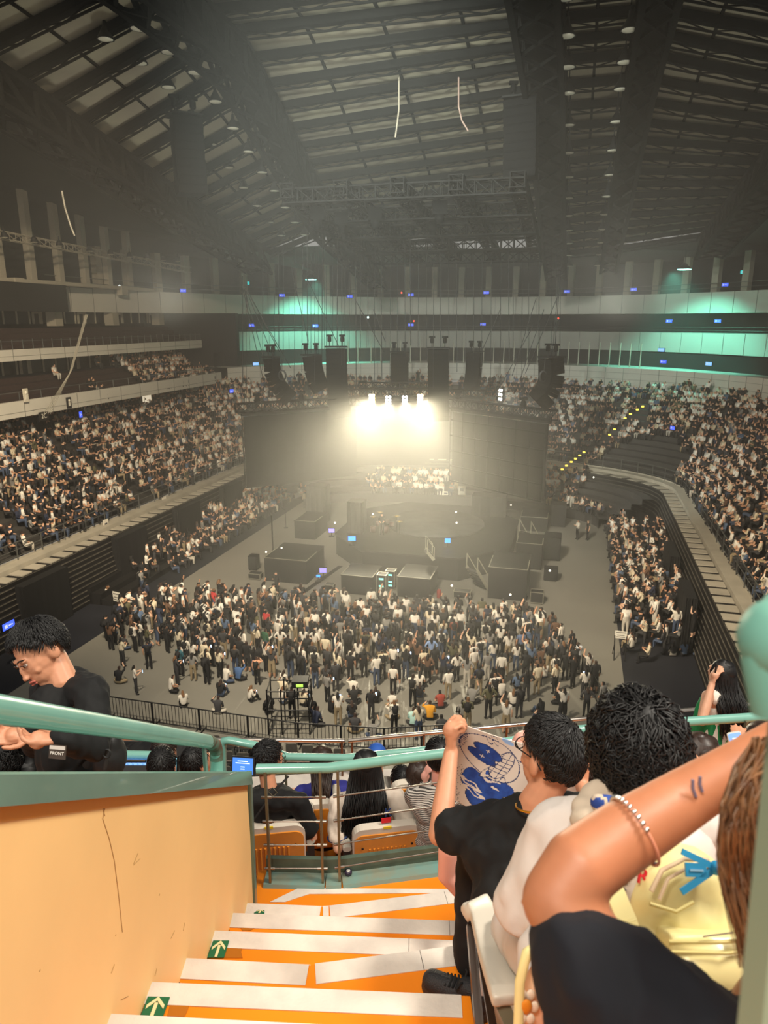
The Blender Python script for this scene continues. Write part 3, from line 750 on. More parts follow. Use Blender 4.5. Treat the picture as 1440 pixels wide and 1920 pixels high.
def notice(label, px, w, h, H, rz):
    p = onz(*px, 0); t = thing('notice_stand', label, 'sign', p); X = V((math.cos(rz), math.sin(rz), 0)); Y = V((-X.y, X.x, 0))
    mb = MB()
    for s in (-1, 1):
        mb.tube([p+X*s*w*.45-Y*.3, p+X*s*w*.5+V((0, 0, H))], .03, 6); mb.tube([p+X*s*w*.45+Y*.5, p+X*s*w*.45+V((0, 0, H*.7))], .02, 6)
    mb.build('frame', m_black, t)
    mb = MB(); mb.box(p+V((0, 0, H+h*.1)), (w, .03, h), X, Y); mb.mi = 1
    for k, (f, l) in enumerate(((.3, .8), (-.05, .6), (-.3, .7))): mb.box(p+V((0, 0, H+h*.1+h*f))-Y*.02, (w*l, .01, h*.09), X, Y)
    mb.build('board', [m_paper, M('grey print', (110, 105, 100), .7)], t)
notice('white notice board on a black stand at the right edge of the floor', (1160, 1235), .62, .42, 1.35, -.2)
notice('white notice board on a black stand at the left edge of the floor', (222, 1152), .62, .62, 1.1, -.5)
# banners hung on the railing at the far end and on the side railings
bn = M('white cloth banner', (228, 222, 208), .8); bn2 = M('dark print', (60, 60, 70), .8)
def banner(label, p, w, h, X):
    X = V(X).normalized(); Y = V((-X.y, X.x, 0)); mb = MB(); mb.box(p, (w, .03, h), X, Y); mb.mi = 1; mb.box(p-Y*.02+V((0, 0, h*.1)), (w*.5, .012, h*.3), X, Y)
    mb.build('banner', [bn, bn2], label=label, cat='banner')
for i, (x, y) in enumerate(((699, 916), (753, 918), (826, 920), (836, 926), (866, 920))):
    banner(f'white cloth banner on the far railing behind the stage, {ORD[i]} from left', onY(x, y, 69.5 if x < 800 else 68), .7, .9 if i != 3 else .5, W(1, 0))
for i, (x, y, w0) in enumerate(((199, 987, -31.1), (308, 940, -31.1))): banner(('taller', 'smaller')[i]+' white sheet hung on the railing of the left stand', onW(x, y, w0), .55, 1.0-.3*i, W(0, 1))
banner('white sheet hung on the railing of the right stand', onW(1310, 975, 9.6), .6, 1.3, W(0, 1))
# ------------------------------------------------------------------ SIGNS
def on_ring(x, y, A, B):
    d = ray(x, y)
    for t in np.arange(30, 130, .1):
        p = V((0, 0, CZ))+d*t; w, a = toW(p)
        if ((w-WC)/B)**2+((a-60)/A)**2 > 1 and a > 40: return p
    return p
m_sb = M('blue lit sign', (70, 100, 255), .4, emit=1.3); m_st = M('teal lit sign', (40, 230, 225), .4, emit=1.2); m_sw = M('pale blue lit sign', (130, 190, 255), .4, emit=1.4)
m_txt = M('white sign print', (235, 240, 255), .5, emit=.6)
def sign(label, p, mat, w=.75, h=.34):
    w_, a_ = toW(p); n = (W(WC, 60, 0)-V((p.x, p.y, 0))).normalized() if a_ > 58 else V((CA, -SA, 0)); X = V((-n.y, n.x, 0))
    p = p+n*.3
    t = thing('direction_sign', label, 'sign', p, group='small lit signs round the hall')
    mb = MB(); mb.box(p-n*.04, (w+.08, .1, h+.08), X, n); mb.build('housing', m_black, t)
    mb = MB(); mb.box(p+n*.03, (w, .04, h), X, n); mb.build('sign_face', mat, t)
    mb = MB(); mb.box(p+n*.055-X*w*.25, (w*.22, .01, h*.5), X, n); mb.box(p+n*.055+X*w*.15, (w*.35, .01, h*.14), X, n); mb.build('pictogram', m_txt, t)
up = [(340, 545), (527, 554), (655, 556), (770, 553), (912, 549), (1064, 547), (1190, 543), (1363, 534)]
for i, (x, y) in enumerate(up): sign(f'small blue lit sign on the upper white fascia, {ORD[i]} from left', on_ring(x, y, 40.8, 35.8), m_sb)
for i, (x, y) in enumerate([(470, 610), (590, 611), (770, 609), (906, 608), (1257, 602), (1349, 602)]): sign(f'small blue lit sign on the rail above the middle white fascia, {ORD[i]} from left', on_ring(x, y, 40.8, 35.8), m_sb)
for l, x, y, m, w in (('small green exit sign by the upper columns at left', 403, 531, m_st, .6), ('wide teal lit sign above the bundle of slanting cables', 458, 531, m_st, 1.1), ('wide teal lit sign at the upper right above the teal flood lamp fascia', 1400, 510, m_st, 1.0)): sign(l, on_ring(x, y, 43.5, 38.5), m, w)
for l, x, y, m in (('blue lit sign on the lower white fascia beside the leftmost curved speaker', 477, 682, m_sw), ('pale blue lit sign under the flag posts, upper of the two', 1243, 656, m_sw), ('blue lit sign under the flag posts, lower of the two', 1247, 678, m_sb), ('pale blue lit sign on the lower white fascia at far right', 1333, 682, m_sw)): sign(l, on_ring(x, y, 31.5, 31.5), m)
sign('small blue sign above the far left stand entrance', onW(430, 733, -35), m_sb, .5); sign('blue lit sign in the dark tunnel mouth of the right stand', W(9.4, 72.5, 7.6), m_sb, .6)
sign('blue lit person sign on the mauve wall at left', onW(145, 777, -40.4), m_sb, .35, .5)
sign('blue lit sign at the lower left edge beside the leaning man', onW(6, 1171, -27), m_sb, .75)
for l, x, y, c in (('white work lamp on the upper ledge at left', 224, 537, (235, 250, 245)), ('bright white lamp on the middle of the dark gallery', 690, 595, (225, 255, 245)), ('red lamp above the upper fascia in the middle', 753, 549, (255, 70, 50)), ('red lamp on the gallery rail in the middle', 776, 602, (255, 70, 50)), ('red lamp on the gallery rail at right', 1047, 597, (255, 90, 70))):
    p = on_ring(x, y, 40.6, 35.6); mb = MB(); mb.ell(p, .14 if 'white' in l else .1, 10, 8); mb.mi = 1; mb.bar(p+V((0, .1, -.1)), p+V((0, .5, -.3)), .05, .05)
    mb.build('signal_lamp', [M('lamp '+l[:14], c, .4, emit=5), m_black], label=l, cat='lamp')
# teal flood lamps under the roof edge
for l, x, y, Yd in (('teal flood lamp shining down on the fascia at left of the rig', 583, 524, 91.0), ('teal flood lamp shining down on the fascia at far right', 1283, 505, 78.3)):
    p = onY(x, y, Yd); t = thing('flood_lamp', l, 'lamp', p)
    mb = MB(); mb.lathe(p, [(.75, 0), (.5, .25), (.15, .6)], 14); mb.build('lamp_shade', m_black, t)
    mb = MB(); mb.lathe(p+V((0, 0, -.05)), [(.68, 0), (.68, .06)], 16); mb.build('lens', M('teal lamp lens', (150, 255, 235), .4, emit=9), t)
    mb = MB(); mb.bar(p+V((0, 0, .5)), p+V((0, 0, 2.2)), .06, .06, (1, 0, 0)); mb.build('hanger', m_black, t)
# 2C sign, pictogram plate, lit doorway on the left
def wallsign(name, label, p, w, h, txt=None, bg=(28, 27, 27)):
    n = V((CA, -SA, 0)); X = V((-n.y, n.x, 0)); t = thing(name, label, 'sign', p)
    mb = MB(); mb.box(p, (w, .08, h), X, n); mb.build('plate', M('sign plate %d' % bg[0], bg, .6), t)
    if txt: text_mesh('lettering', txt, h*.8, M('white lettering', (225, 220, 205), .6), t, axes(-X*-1, V((0, 0, 1)), n, p+n*.05) if False else axes(X, V((0, 0, 1)), n, p+n*.05))
    else:
        mb = MB(); mb.ell(p+n*.06+V((0, 0, h*.2)), (.1, .1, .12), 8, 6); mb.box(p+n*.06-V((0, 0, h*.12)), (w*.4, .02, h*.36), X, n); mb.build('pictogram', M('white lettering', (225, 220, 205), .6), t)
wallsign('section_sign', 'black section sign lettered 2C above the left crowd', onW(82, 780, -38.3), .95, .62, '2C')
wallsign('pictogram_sign', 'black pictogram plate on the lower left balcony front', onW(129, 755, -38.5), .5, .85)
wallsign('white_notice', 'white notice sheet on the railing of the lower left balcony', onW(48, 741, -38.4), .45, .95, None, (215, 208, 190))
mb = MB(); p = onW(275, 757, -41.0); n = V((CA, -SA, 0)); X = V((-n.y, n.x, 0)); mb.box(p, (1.6, .1, 2.3), X, n); mb.mi = 1; mb.box(p+X*.85, (.12, .2, 2.4), X, n); mb.box(p-X*.85, (.12, .2, 2.4), X, n)
struct(mb, 'door_1', [M('lit doorway', (255, 238, 205), .5, emit=.8), m_col])
# step lights down the far right aisle
m_step = M('amber step light', (255, 214, 70), .4, emit=4)
sl = [(1205, 762), (1195, 762+6), (1182, 776), (1172, 784), (1152, 805), (1143, 815), (1095, 848), (1087, 854), (1079, 860), (1071, 866), (1062, 873), (1054, 880)]
for i, (x, y) in enumerate(sl):
    f = (y-755)/125; p = onz(x, y, 10.2-6.4*f); mb = MB(); mb.box(p, (.22, .1, .12)); mb.build('step_light', m_step, label=f'amber step light on the far right aisle, {ORD[i]} from the top', cat='lamp', group='amber step lights on the aisle')
# tunnel mouth in the right stand
tn = thing('tunnel_entrance', 'dark entrance tunnel mouth with a sloping handrail in the right stand', 'entrance', W(9.2, 71, 3.9))
m_tun = M('grey tunnel wall', (120, 112, 100), .8)
mb = MB(); blk(mb, 9.3, 9.7, 74.2, 74.8, 3.9, 8.0); blk(mb, 9.3, 15, 74.2, 74.6, 7.4, 8.0); mb.build('portal', m_tun, tn)
mb = MB(); blk(mb, 9.6, 14, 74.7, 75, 3.9, 7.4); mb.build('opening', m_black, tn)
mb = MB(); mb.tube([W(9.3, 73.9, 4.9), W(14, 73.9, 7.6)], .07, 6); mb.build('handrail', m_rail, tn)
# ================================================================== CROWD
def figure_mesh(name, J, E, sub):
    """J: {joint: (pos, radius or (rx, ry), tag)}, E: edges; grown with a skin modifier into one surface, faces painted by tag"""
    keys = list(J); idx = {k: i for i, k in enumerate(keys)}
    me = bpy.data.meshes.new(name); me.from_pydata([J[k][0] for k in keys], [(idx[a], idx[b]) for a, b in E], [])
    o = bpy.data.objects.new(name, me); COL.objects.link(o)
    sk = o.modifiers.new('s', 'SKIN'); sk.use_smooth_shade = True
    for i, k in enumerate(keys):
        r = J[k][1]; d = me.skin_vertices[0].data[i]; d.radius = r if isinstance(r, tuple) else (r, r); d.use_root = k == 'pelvis'
    if sub: o.modifiers.new('u', 'SUBSURF').levels = sub
    dg = bpy.context.evaluated_depsgraph_get(); out = bpy.data.meshes.new_from_object(o.evaluated_get(dg))
    bpy.data.objects.remove(o); bpy.data.meshes.remove(me); out.name = name
    seg = [(V(J[a][0]), V(J[b][0]), J[a], J[b]) for a, b in E]
    mi = []
    head = V(J['head'][0]); hf = J['_f']if '_f' in J else None
    for p in out.polygons:
        c = p.center; best = 9; tag_ = 0
        for A, B, ja, jb in seg:
            ab = B-A; t = max(0, min(1, (c-A).dot(ab)/max(1e-9, ab.length_squared)))
            ra = ja[1] if not isinstance(ja[1], tuple) else max(ja[1]); rb = jb[1] if not isinstance(jb[1], tuple) else max(jb[1])
            dd = (c-A-ab*t).length-(ra*(1-t)+rb*t)
            if dd < best: best = dd; tag_ = (ja if t < .5 else jb)[2]
        if tag_ == 0 and (c-head).length < .2 and c.z > head.z-.1 and (c.y-head.y < .03+.5*(c.z-head.z-.05) or c.z > head.z+.075): tag_ = 3
        mi.append(tag_)
    out.polygons.foreach_set('material_index', mi); out.polygons.foreach_set('use_smooth', [True]*len(mi))
    return out
# tags: 0 skin 1 top 2 bottom 3 hair 4 bag / shoes
def pose(kind, arms='down', longhair=False, bag=False, rnd=0, skirt=False):
    J = {}; E = []
    def add(k, p, r, t, par=None):
        J[k] = (p, r, t)
        if par: E.append((par, k))
    if kind == 'stand': hz, lean = .93, 0
    elif kind == 'seat': hz, lean = .50, -.04
    elif kind == 'floor': hz, lean = .16, .10
    r_ = R.uniform
    add('pelvis', (0, 0, hz), (.165, .125), 2)
    add('waist', (0, lean*.3, hz+.17), (.145, .11), 1, 'pelvis')
    add('chest', (0, lean, hz+.40), (.175, .115), 1, 'waist')
    add('neck', (0, lean*1.4+.01, hz+.56), .058, 0, 'chest')
    add('head', (0, lean*1.7+.035, hz+.67), (.082, .095), 0, 'neck')
    add('crown', (0, lean*1.7+.02, hz+.755), (.07, .08), 3, 'head')
    if longhair:
        add('hair1', (0, lean*1.5-.075, hz+.60), (.085, .04), 3, 'head'); add('hair2', (0, lean-.115, hz+.42), (.075, .03), 3, 'hair1')
    for s, n in ((1, 'l'), (-1, 'r')):
        sh = V((.185*s, lean, hz+.49)); add('sh'+n, sh, .068, 1, 'chest')
        am = arms if not isinstance(arms, tuple) else arms[0 if s > 0 else 1]
        if am == 'down': el, wr = sh+V((.06*s, -.02, -.28)), sh+V((.05*s, .06, -.52))
        elif am == 'phone': el, wr = sh+V((.05*s, .06, -.27)), sh+V((-.09*s, .28, -.16))
        elif am == 'up': el, wr = sh+V((.10*s, .12, .10)), sh+V((.0, .16, .36))
        elif am == 'head': el, wr = sh+V((.16*s, .04, .02)), sh+V((-.02*s, .02, .22))
        elif am == 'hip': el, wr = sh+V((.17*s, -.08, -.22)), sh+V((-.02*s, .06, -.36))
        elif am == 'lap': el, wr = sh+V((.05*s, .02, -.26)), sh+V((-.08*s, .24, -.36))
        add('el'+n, el, .05, 1 if rnd % 3 else 0, 'sh'+n); add('wr'+n, wr, .036, 0, 'el'+n)
        add('ha'+n, wr+(wr-el).normalized()*.09, .035, 0, 'wr'+n)
        hp = V((.09*s, 0, hz-.05)) if kind == 'stand' else V((.1*s, .04, hz-.02))
        add('hip'+n, hp, .10, 2, 'pelvis')
        if kind == 'stand': kn, an, to = V((.105*s, .02+.02*s*(rnd % 3-1), .5)), V((.115*s, -.01, .08)), V((.125*s, .13, .035))
        elif kind == 'seat': kn, an, to = V((.13*s, .42, .5)), V((.13*s, .40, .09)), V((.13*s, .53, .04))
        elif rnd % 2: kn, an, to = V((.14*s, .36, .44)), V((.12*s, .50, .07)), V((.12*s, .62, .04))
        else: kn, an, to = V((.36*s, .22, .17)), V((-.02*s, .36, .08)), V((-.12*s, .38, .07))
        lt = 0 if skirt else 2
        add('kn'+n, kn, (.11 if skirt else .075), 2, 'hip'+n); add('an'+n, an, .046, lt, 'kn'+n); add('to'+n, to, .04, 4, 'an'+n)
    if bag:
        add('bag1', (0, lean-.19, hz+.40), (.13, .09), 4, 'chest'); add('bag2', (0, lean-.2, hz+.14), (.14, .10), 4, 'bag1')
    return J, E
ARM = ['down', 'phone', 'lap', ('down', 'up'), ('phone', 'down'), 'hip', ('head', 'down'), 'phone']
HI, LO = {}, {}
DESC = {}
def make(kind, i, sub):
    arms = ARM[i % 8] if kind == 'stand' else ['lap', 'phone', ('lap', 'head'), 'lap', ('up', 'lap')][i % 5]
    lh, bg, sk = i % 2 == 1, kind == 'stand' and i % 4 == 2, kind == 'stand' and i % 5 == 3
    J, E = pose(kind, arms, lh, bg, i, sk)
    DESC[(kind, i)] = (lh, bg, sk, arms)
    return figure_mesh('person', J, E, sub)
NS, NQ, NF = 12, 6, 6
for i in range(NS): HI[('stand', i)] = make('stand', i, 1); LO[('stand', i)] = make('stand', i, 0)
for i in range(NQ): HI[('seat', i)] = make('seat', i, 1); LO[('seat', i)] = make('seat', i, 0)
for i in range(NF): HI[('floor', i)] = make('floor', i, 1); LO[('floor', i)] = make('floor', i, 0)
SKINS = [M('skin tone %d' % i, c, .55) for i, c in enumerate(((205, 160, 130), (190, 142, 112), (218, 176, 148)))]
TOPC = [('white', (226, 222, 212), 30), ('cream', (208, 196, 170), 9), ('black', (22, 22, 24), 30), ('charcoal', (52, 52, 55), 11), ('grey', (128, 126, 122), 7), ('navy', (32, 40, 62), 6), ('denim blue', (84, 104, 132), 3), ('olive', (88, 86, 62), 2), ('brown', (96, 70, 52), 2)]
BOTC = [('black', (20, 20, 22), 9), ('dark grey', (46, 46, 48), 4), ('blue denim', (62, 76, 100), 3), ('khaki', (150, 134, 106), 2), ('pale', (190, 184, 172), 1)]
HAIRC = [('black hair', (18, 15, 14), 8), ('dark brown hair', (46, 30, 22), 4), ('light brown hair', (110, 78, 50), 1)]
def pick(L):
    t = R.uniform(0, sum(x[2] for x in L))
    for x in L:
        t -= x[2]
        if t <= 0: return x
    return L[-1]
def cm(pref, it): return M(pref+' '+it[0], it[1], .8)
PEOPLE = []        # dict(p, rz, key, top, bot, hair, where)
def inside(x, y, P):
    c = False
    for i in range(len(P)):
        (x1, y1), (x2, y2) = P[i], P[i-1]
        if (y1 > y) != (y2 > y) and x < (x2-x1)*(y-y1)/(y2-y1)+x1: c = not c
    return c
VOID = [[(1086, 930), (1100, 885), (1150, 862), (1215, 885), (1268, 975), (1215, 985), (1150, 960), (1120, 940)], [(1198, 812), (1262, 812), (1300, 850), (1262, 890), (1200, 884)], [(1045, 880), (1062, 884), (1150, 818), (1218, 762), (1206, 752), (1140, 806)], [(1105, 868), (1160, 862), (1205, 880), (1200, 815), (1150, 830)]]
def add_person(p, rz, kind, i, where, top=None, bot=None, sc=None, note=None, hair=None):
    x, y, c = proj((p.x, p.y, p.z+.8))
    if not (-25 < x < 1465 and 560 < y < 1440): return
    for dc, dx_, dy_ in DRAPES:
        e = toW((p.x-dc.x, p.y-dc.y))
        if abs(e[0]) < dx_/2+.35 and abs(e[1]) < dy_/2+.35: return
    if where in ('far stand', 'right stand', 'right bank') and any(inside(x, y, q) for q in VOID): return
    PEOPLE.append(dict(p=V(p), rz=rz, key=(kind, i), top=top or pick(TOPC), bot=bot or pick(BOTC), hair=hair or pick(HAIRC), skin=R.randrange(3), sc=sc or R.uniform(.92, 1.05), where=where, px=FPX*1.7/c, note=note, xy=(x, y)))
STAGE_C = W(-10.5, 53)
def face(p, jit=.5):
    d = STAGE_C-V((p.x, p.y, 0)); return math.atan2(-d.x, d.y)+R.uniform(-jit, jit)
# --- floor crowd in front of the stage
POLY = [(196, 1200), (250, 1145), (316, 1127), (400, 1135), (560, 1142), (720, 1152), (860, 1165), (1000, 1180), (1062, 1215), (1096, 1262), (1120, 1300), (1138, 1352), (1000, 1372), (850, 1388), (700, 1392), (480, 1352), (225, 1318), (206, 1260)]
FP = [onz(x, y, 0).xy.to_tuple() for x, y in POLY]
SPECIAL = [(403, 1152, 'stand', 4, ('red', (178, 52, 50), 0), 'red top'), (501, 1192, 'stand', 0, ('red', (170, 44, 46), 0), 'red top'), (806, 1352, 'floor', 2, ('mustard yellow', (216, 152, 36), 0), 'mustard'), (826, 1330, 'floor', 0, ('brick red', (150, 62, 48), 0), ''), (499, 1232, 'stand', 8, ('dark green', (50, 92, 66), 0), ''), (483, 1285, 'stand', 6, ('peach', (206, 150, 118), 0), ''), (1081, 1258, 'stand', 4, ('white and blue', (214, 218, 224), 0), ''), (975, 1240, 'stand', 0, ('blue denim', (88, 106, 138), 0), ''), (850, 1210, 'stand', 2, ('rust', (140, 76, 62), 0), ''), (774, 1364, 'floor', 4, ('pale teal', (176, 214, 208), 0), ''), (447, 1278, 'floor', 4, ('blue', (66, 96, 140), 0), ''), (340, 1268, 'stand', 2, ('teal', (44, 92, 104), 0), ''), (808, 1248, 'stand', 5, ('sky blue', (130, 156, 200), 0), ''), (231, 1250, 'stand', 1, ('cream', (208, 196, 170), 0), '')]
pts = []
for sx, sy, k, i, t, n in SPECIAL:
    p = onz(sx, sy, 0); pts.append(p); add_person(p, face(p, .2), k, i, 'floor', top=t)
fx = [p[0] for p in FP]; fy = [p[1] for p in FP]
tries = 0
while tries < 26000:
    tries += 1
    x, y = R.uniform(min(fx), max(fx)), R.uniform(min(fy), max(fy))
    if not inside(x, y, FP): continue
    px, py, c = proj((x, y, 0))
    sparse = (px < 330 and py > 1225) or (px < 520 and py > 1290)
    mid = py > 1285
    dmin = 1.5 if sparse else (.86 if mid else .62)
    if any((x-q.x)**2+(y-q.y)**2 < dmin**2 for q in pts): continue
    p = V((x, y, .012)); pts.append(p)
    fl = R.random() < (.7 if sparse else .5 if mid else .12)
    add_person(p, face(p, .45 if not sparse else 1.2), 'floor' if fl else 'stand', R.randrange(NF if fl else NS), 'floor')
NFLOOR = len(PEOPLE)
# --- lower side rows by the seat banks
mb = MB()
for i in range(4):
    w = -26.9-.72*i; blk(mb, w-.72, w+.12, 36, 75, 0, .02+.36*i) if i else None
struct(mb, 'seat_rows_left', m_slat)
mb = MB()
for i in range(1, 5):
    w = 3.8+.75*i; blk(mb, w-.1, w+.75, 40, 68, 0, .02+.34*i)
struct(mb, 'seat_rows_right', m_slat)
for i in range(4):
    for a in np.arange(38.5 if i == 0 else 40, 75, .54):
        dens = .95 if a > 52 else (.8 if a > 45 else .45)
        if R.random() > dens: continue
        p = W(-27.0-.72*i+R.uniform(-.12, .12), a+R.uniform(-.12, .12), .04+.36*i); k = 'stand' if R.random() < .22 else 'seat'
        add_person(p, face(p, .6), k, R.randrange(NS if k == 'stand' else NQ), 'left bank')
for i in range(5):
    for a in np.arange(36.5+R.uniform(0, 1), 68, .5):
        if R.random() > (.95 if 41 < a < 58 else .6): continue
        p = W(3.75+.75*i+R.uniform(-.15, .15), a+R.uniform(-.15, .15), .04+.34*i); k = 'stand' if R.random() < .35 else 'seat'
        add_person(p, face(p, .6), k, R.randrange(NS if k == 'stand' else NQ), 'right bank')
for px, py, k, i in ((1213, 1245, 'seat', 1), (1245, 1225, 'stand', 4), (1268, 1212, 'stand', 5), (1262, 1232, 'floor', 1), (1283, 1232, 'floor', 3), (1315, 1232, 'floor', 2), (1354, 1235, 'stand', 0), (1352, 1200, 'stand', 7), (1225, 1195, 'stand', 3), (1180, 1160, 'stand', 6)):
    p = onz(px, py, 0); add_person(p, face(p, .8), k, i, 'right bank')
for px, py, k, i in ((128, 1095, 'seat', 1), (145, 1118, 'floor', 2), (198, 1125, 'floor', 0), (110, 1120, 'seat', 3), (180, 1100, 'stand', 2), (225, 1085, 'stand', 5)):
    p = onz(px, py, 0); add_person(p, face(p, .8), k, i, 'left bank')
# --- walkers on the bare floor and crew by the stage
for px, py, i, t, b, w_ in ((1082, 1012, 1, ('white', (214, 208, 196), 0), ('black', (20, 20, 22), 0), 'walk1'), (1101, 1013, 0, ('black', (24, 24, 27), 0), ('black', (20, 20, 22), 0), 'walk2'), (520, 1118, 4, ('black', (30, 28, 27), 0), ('black', (20, 20, 22), 0), 'crew1')):
    p = onz(px, py, 0); add_person(p+V((0, 0, .012)), face(p, .3)+(PI if w_ == 'crew1' else 0), 'stand', i, w_, t, b, 1.0)
p = onz(716, 1003, ST+.18); add_person(p, PI, 'stand', 2, 'crew2', ('black', (24, 24, 26), 0), ('black', (20, 20, 22), 0), 1.0)
# --- raked stand, all round, and the extended far rows
def along(poly, step):
    out = []; s = 0
    for (p, q) in zip(poly, poly[1:]):
        L = math.dist(p, q)
        while s < L: out.append((p[0]+(q[0]-p[0])*s/L, p[1]+(q[1]-p[1])*s/L)); s += step
        s -= L
    return out
SCR = [(468, 770, 690, 915), (860, 790, 1022, 935), (690, 770, 860, 878)]
def hidden(x, y): return any(a < x < c and b < y < d for a, b, c, d in SCR)
def seat_row(d, z, side, n, dens):
    for (w, a) in along(path(d+.35, 14, 60, side), .53):
        if R.random() > dens: continue
        aisle = (a % 11.5) < 1.1 if side != 'far' else (math.degrees(math.atan2(a-62, w-WC)) % 24) < 1.6
        if aisle: continue
        p = W(w, a, z)+V((R.uniform(-.08, .08), R.uniform(-.08, .08), 0)); x, y, c = proj((p.x, p.y, z+.8))
        if hidden(x, y) or c > 96: continue
        k = 'seat' if R.random() < .95 else 'stand'
        add_person(p, face(p, .35), k, R.randrange(NQ if k == 'seat' else NS), n)
for i in range(NROW):
    d, z = rowpos(i)
    seat_row(d, z, 'left', 'left stand', .9); seat_row(d, z, 'right', 'right stand', .9); seat_row(d, z, 'far', 'far stand', .86)
for d, z in FAR: seat_row(d, z, 'far', 'far stand', .9)
# a few in the left balconies
for i in range(6):
    for a in np.arange(44, 73, .56):
        if R.random() < (.72 if a > 60 else .05):
            p = W(B1['w']-.5-.8*i, a, B1['z0']+.25+.42*i); add_person(p, face(p, .4), 'seat', R.randrange(NQ), 'left balcony')
# --- the 285 that show largest become things of their own, the rest one mass
PEOPLE.sort(key=lambda d: -d['px'] if not d['where'].startswith(('walk', 'crew')) else -9999)
IND, MASS = PEOPLE[:288], PEOPLE[288:]
FX = {'walk1': 'person in white top walking on the bare floor right of the stage', 'walk2': 'person in black walking on the bare floor right of the stage, beside one in white', 'crew1': 'person in black standing alone between the floor crowd and the stage', 'crew2': 'crew member in black standing among the drums on the stage'}
rows = {}
fl = sorted([d for d in IND if d['where'] == 'floor'], key=lambda d: -d['xy'][1])
for n in range(0, len(fl), 22):
    for j, d in enumerate(sorted(fl[n:n+22], key=lambda d: d['xy'][0])): d['row'] = n//22; d['col'] = j
ot = sorted([d for d in IND if d['where'].endswith(('bank', 'stand', 'balcony'))], key=lambda d: -d['xy'][1])
for j, d in enumerate(ot): d['col'] = j
for d in IND:
    t = thing_ = bpy.data.objects.new('person', HI[d['key']]); COL.objects.link(t)
    t.location = d['p']; t.rotation_euler = (0, 0, d['rz']); t.scale = (d['sc'],)*3
    for s, m in zip(range(5), (SKINS[d['skin']], cm('cloth', d['top']), cm('trousers', d['bot']), cm('hair', d['hair']), cm('trousers', BOTC[0]))):
        if len(t.data.materials) < 5: t.data.materials.append(None)
        t.material_slots[s].link = 'OBJECT'; t.material_slots[s].material = m
    lh, bg, sk, arms = DESC[d['key']]; k = d['key'][0]
    what = {'stand': 'standing', 'seat': 'sitting', 'floor': 'sitting low'}[k]
    if d['where'] in FX: lab = FX[d['where']]; grp = 'people on the bare floor round the stage'
    elif d['where'] == 'floor':
        lab = f"person in {d['top'][0]} top {what}, {ordn(d['col'])} from left, {ordn(d['row'])} row from railing"; grp = 'floor crowd in front of the stage'
    else:
        lab = f"person in {d['top'][0]} top {what} by the {'right' if 'right' in d['where'] else 'left'} seat bank, {ordn(d['col'])} nearest"; grp = 'people along the seat banks'
    tag(t, lab, 'person', grp)
# mass: one mesh, clothing colours as a face attribute
VS, FS, CS, off = [], [], [], 0
NP = {}
for k, me in LO.items():
    v = np.empty(len(me.vertices)*3); me.vertices.foreach_get('co', v)
    NP[k] = (v.reshape(-1, 3), [tuple(p.vertices) for p in me.polygons], [p.material_index for p in me.polygons])
SKL = [lin(c) for c in ((205, 160, 130), (190, 142, 112), (218, 176, 148))]
nl, lv, col = [], [], []
for d in MASS:
    v, f, m = NP[d['key']]; c, s = math.cos(d['rz']), math.sin(d['rz'])
    q = v*d['sc']; q = np.stack([q[:, 0]*c-q[:, 1]*s, q[:, 0]*s+q[:, 1]*c, q[:, 2]], 1)+np.array(d['p'])
    VS.append(q); pal = [SKL[d['skin']], lin(d['top'][1]), lin(d['bot'][1]), lin(d['hair'][1]), lin((24, 24, 26))]
    for ff, mm in zip(f, m): lv.extend(i+off for i in ff); nl.append(len(ff)); col.append((*pal[mm], 1))
    off += len(v)
me = bpy.data.meshes.new('seated_crowd'); vv = np.concatenate(VS).astype(np.float32)
me.vertices.add(len(vv)); me.vertices.foreach_set('co', vv.ravel())
me.loops.add(len(lv)); me.loops.foreach_set('vertex_index', np.array(lv, np.int32))
me.polygons.add(len(nl)); ls = np.concatenate([[0], np.cumsum(nl)[:-1]]).astype(np.int32)
me.polygons.foreach_set('loop_start', ls); me.polygons.foreach_set('loop_total', np.array(nl, np.int32))
me.update(calc_edges=True)
at_ = me.attributes.new('cloth', 'FLOAT_COLOR', 'FACE'); at_.data.foreach_set('color', np.array(col, np.float32).ravel())
me.materials.append(M('crowd clothing', (128, 128, 128), .8, attr='cloth'))
o = bpy.data.objects.new('seated_crowd', me); COL.objects.link(o)
tag(o, 'dense mass of seated spectators filling the stands all round the hall', 'crowd', kind='stuff')
for k in LO: bpy.data.meshes.remove(LO[k])
# --- phones glowing in the floor crowd
m_ph = M('phone glow', (190, 220, 255), .3, emit=2.5); k = 0
for d in [x for x in IND if x['where'] == 'floor' and DESC[x['key']][3] in ('phone', ('phone', 'down'))][:26]:
    c, s = math.cos(d['rz']), math.sin(d['rz']); hz = {'stand': .93, 'seat': .5, 'floor': .16}[d['key'][0]]
    q = V((.09, .40, hz+.34))*d['sc']; p = d['p']+V((q.x*c-q.y*s, q.x*s+q.y*c, q.z)); X = V((c, s, 0)); Y = V((-s, c, 0))
    t = thing('phone', f"glowing phone held up by the person {ordn(d['col'])} from left, {ordn(d['row'])} row from railing", 'phone', p, group='glowing phones in the floor crowd')
    mb = MB(); mb.box(p, (.08, .012, .16), X, Y); mb.build('phone_case', m_black, t)
    mb = MB(); mb.box(p-Y*.008, (.07, .004, .145), X, Y); mb.build('phone_screen', m_ph, t)
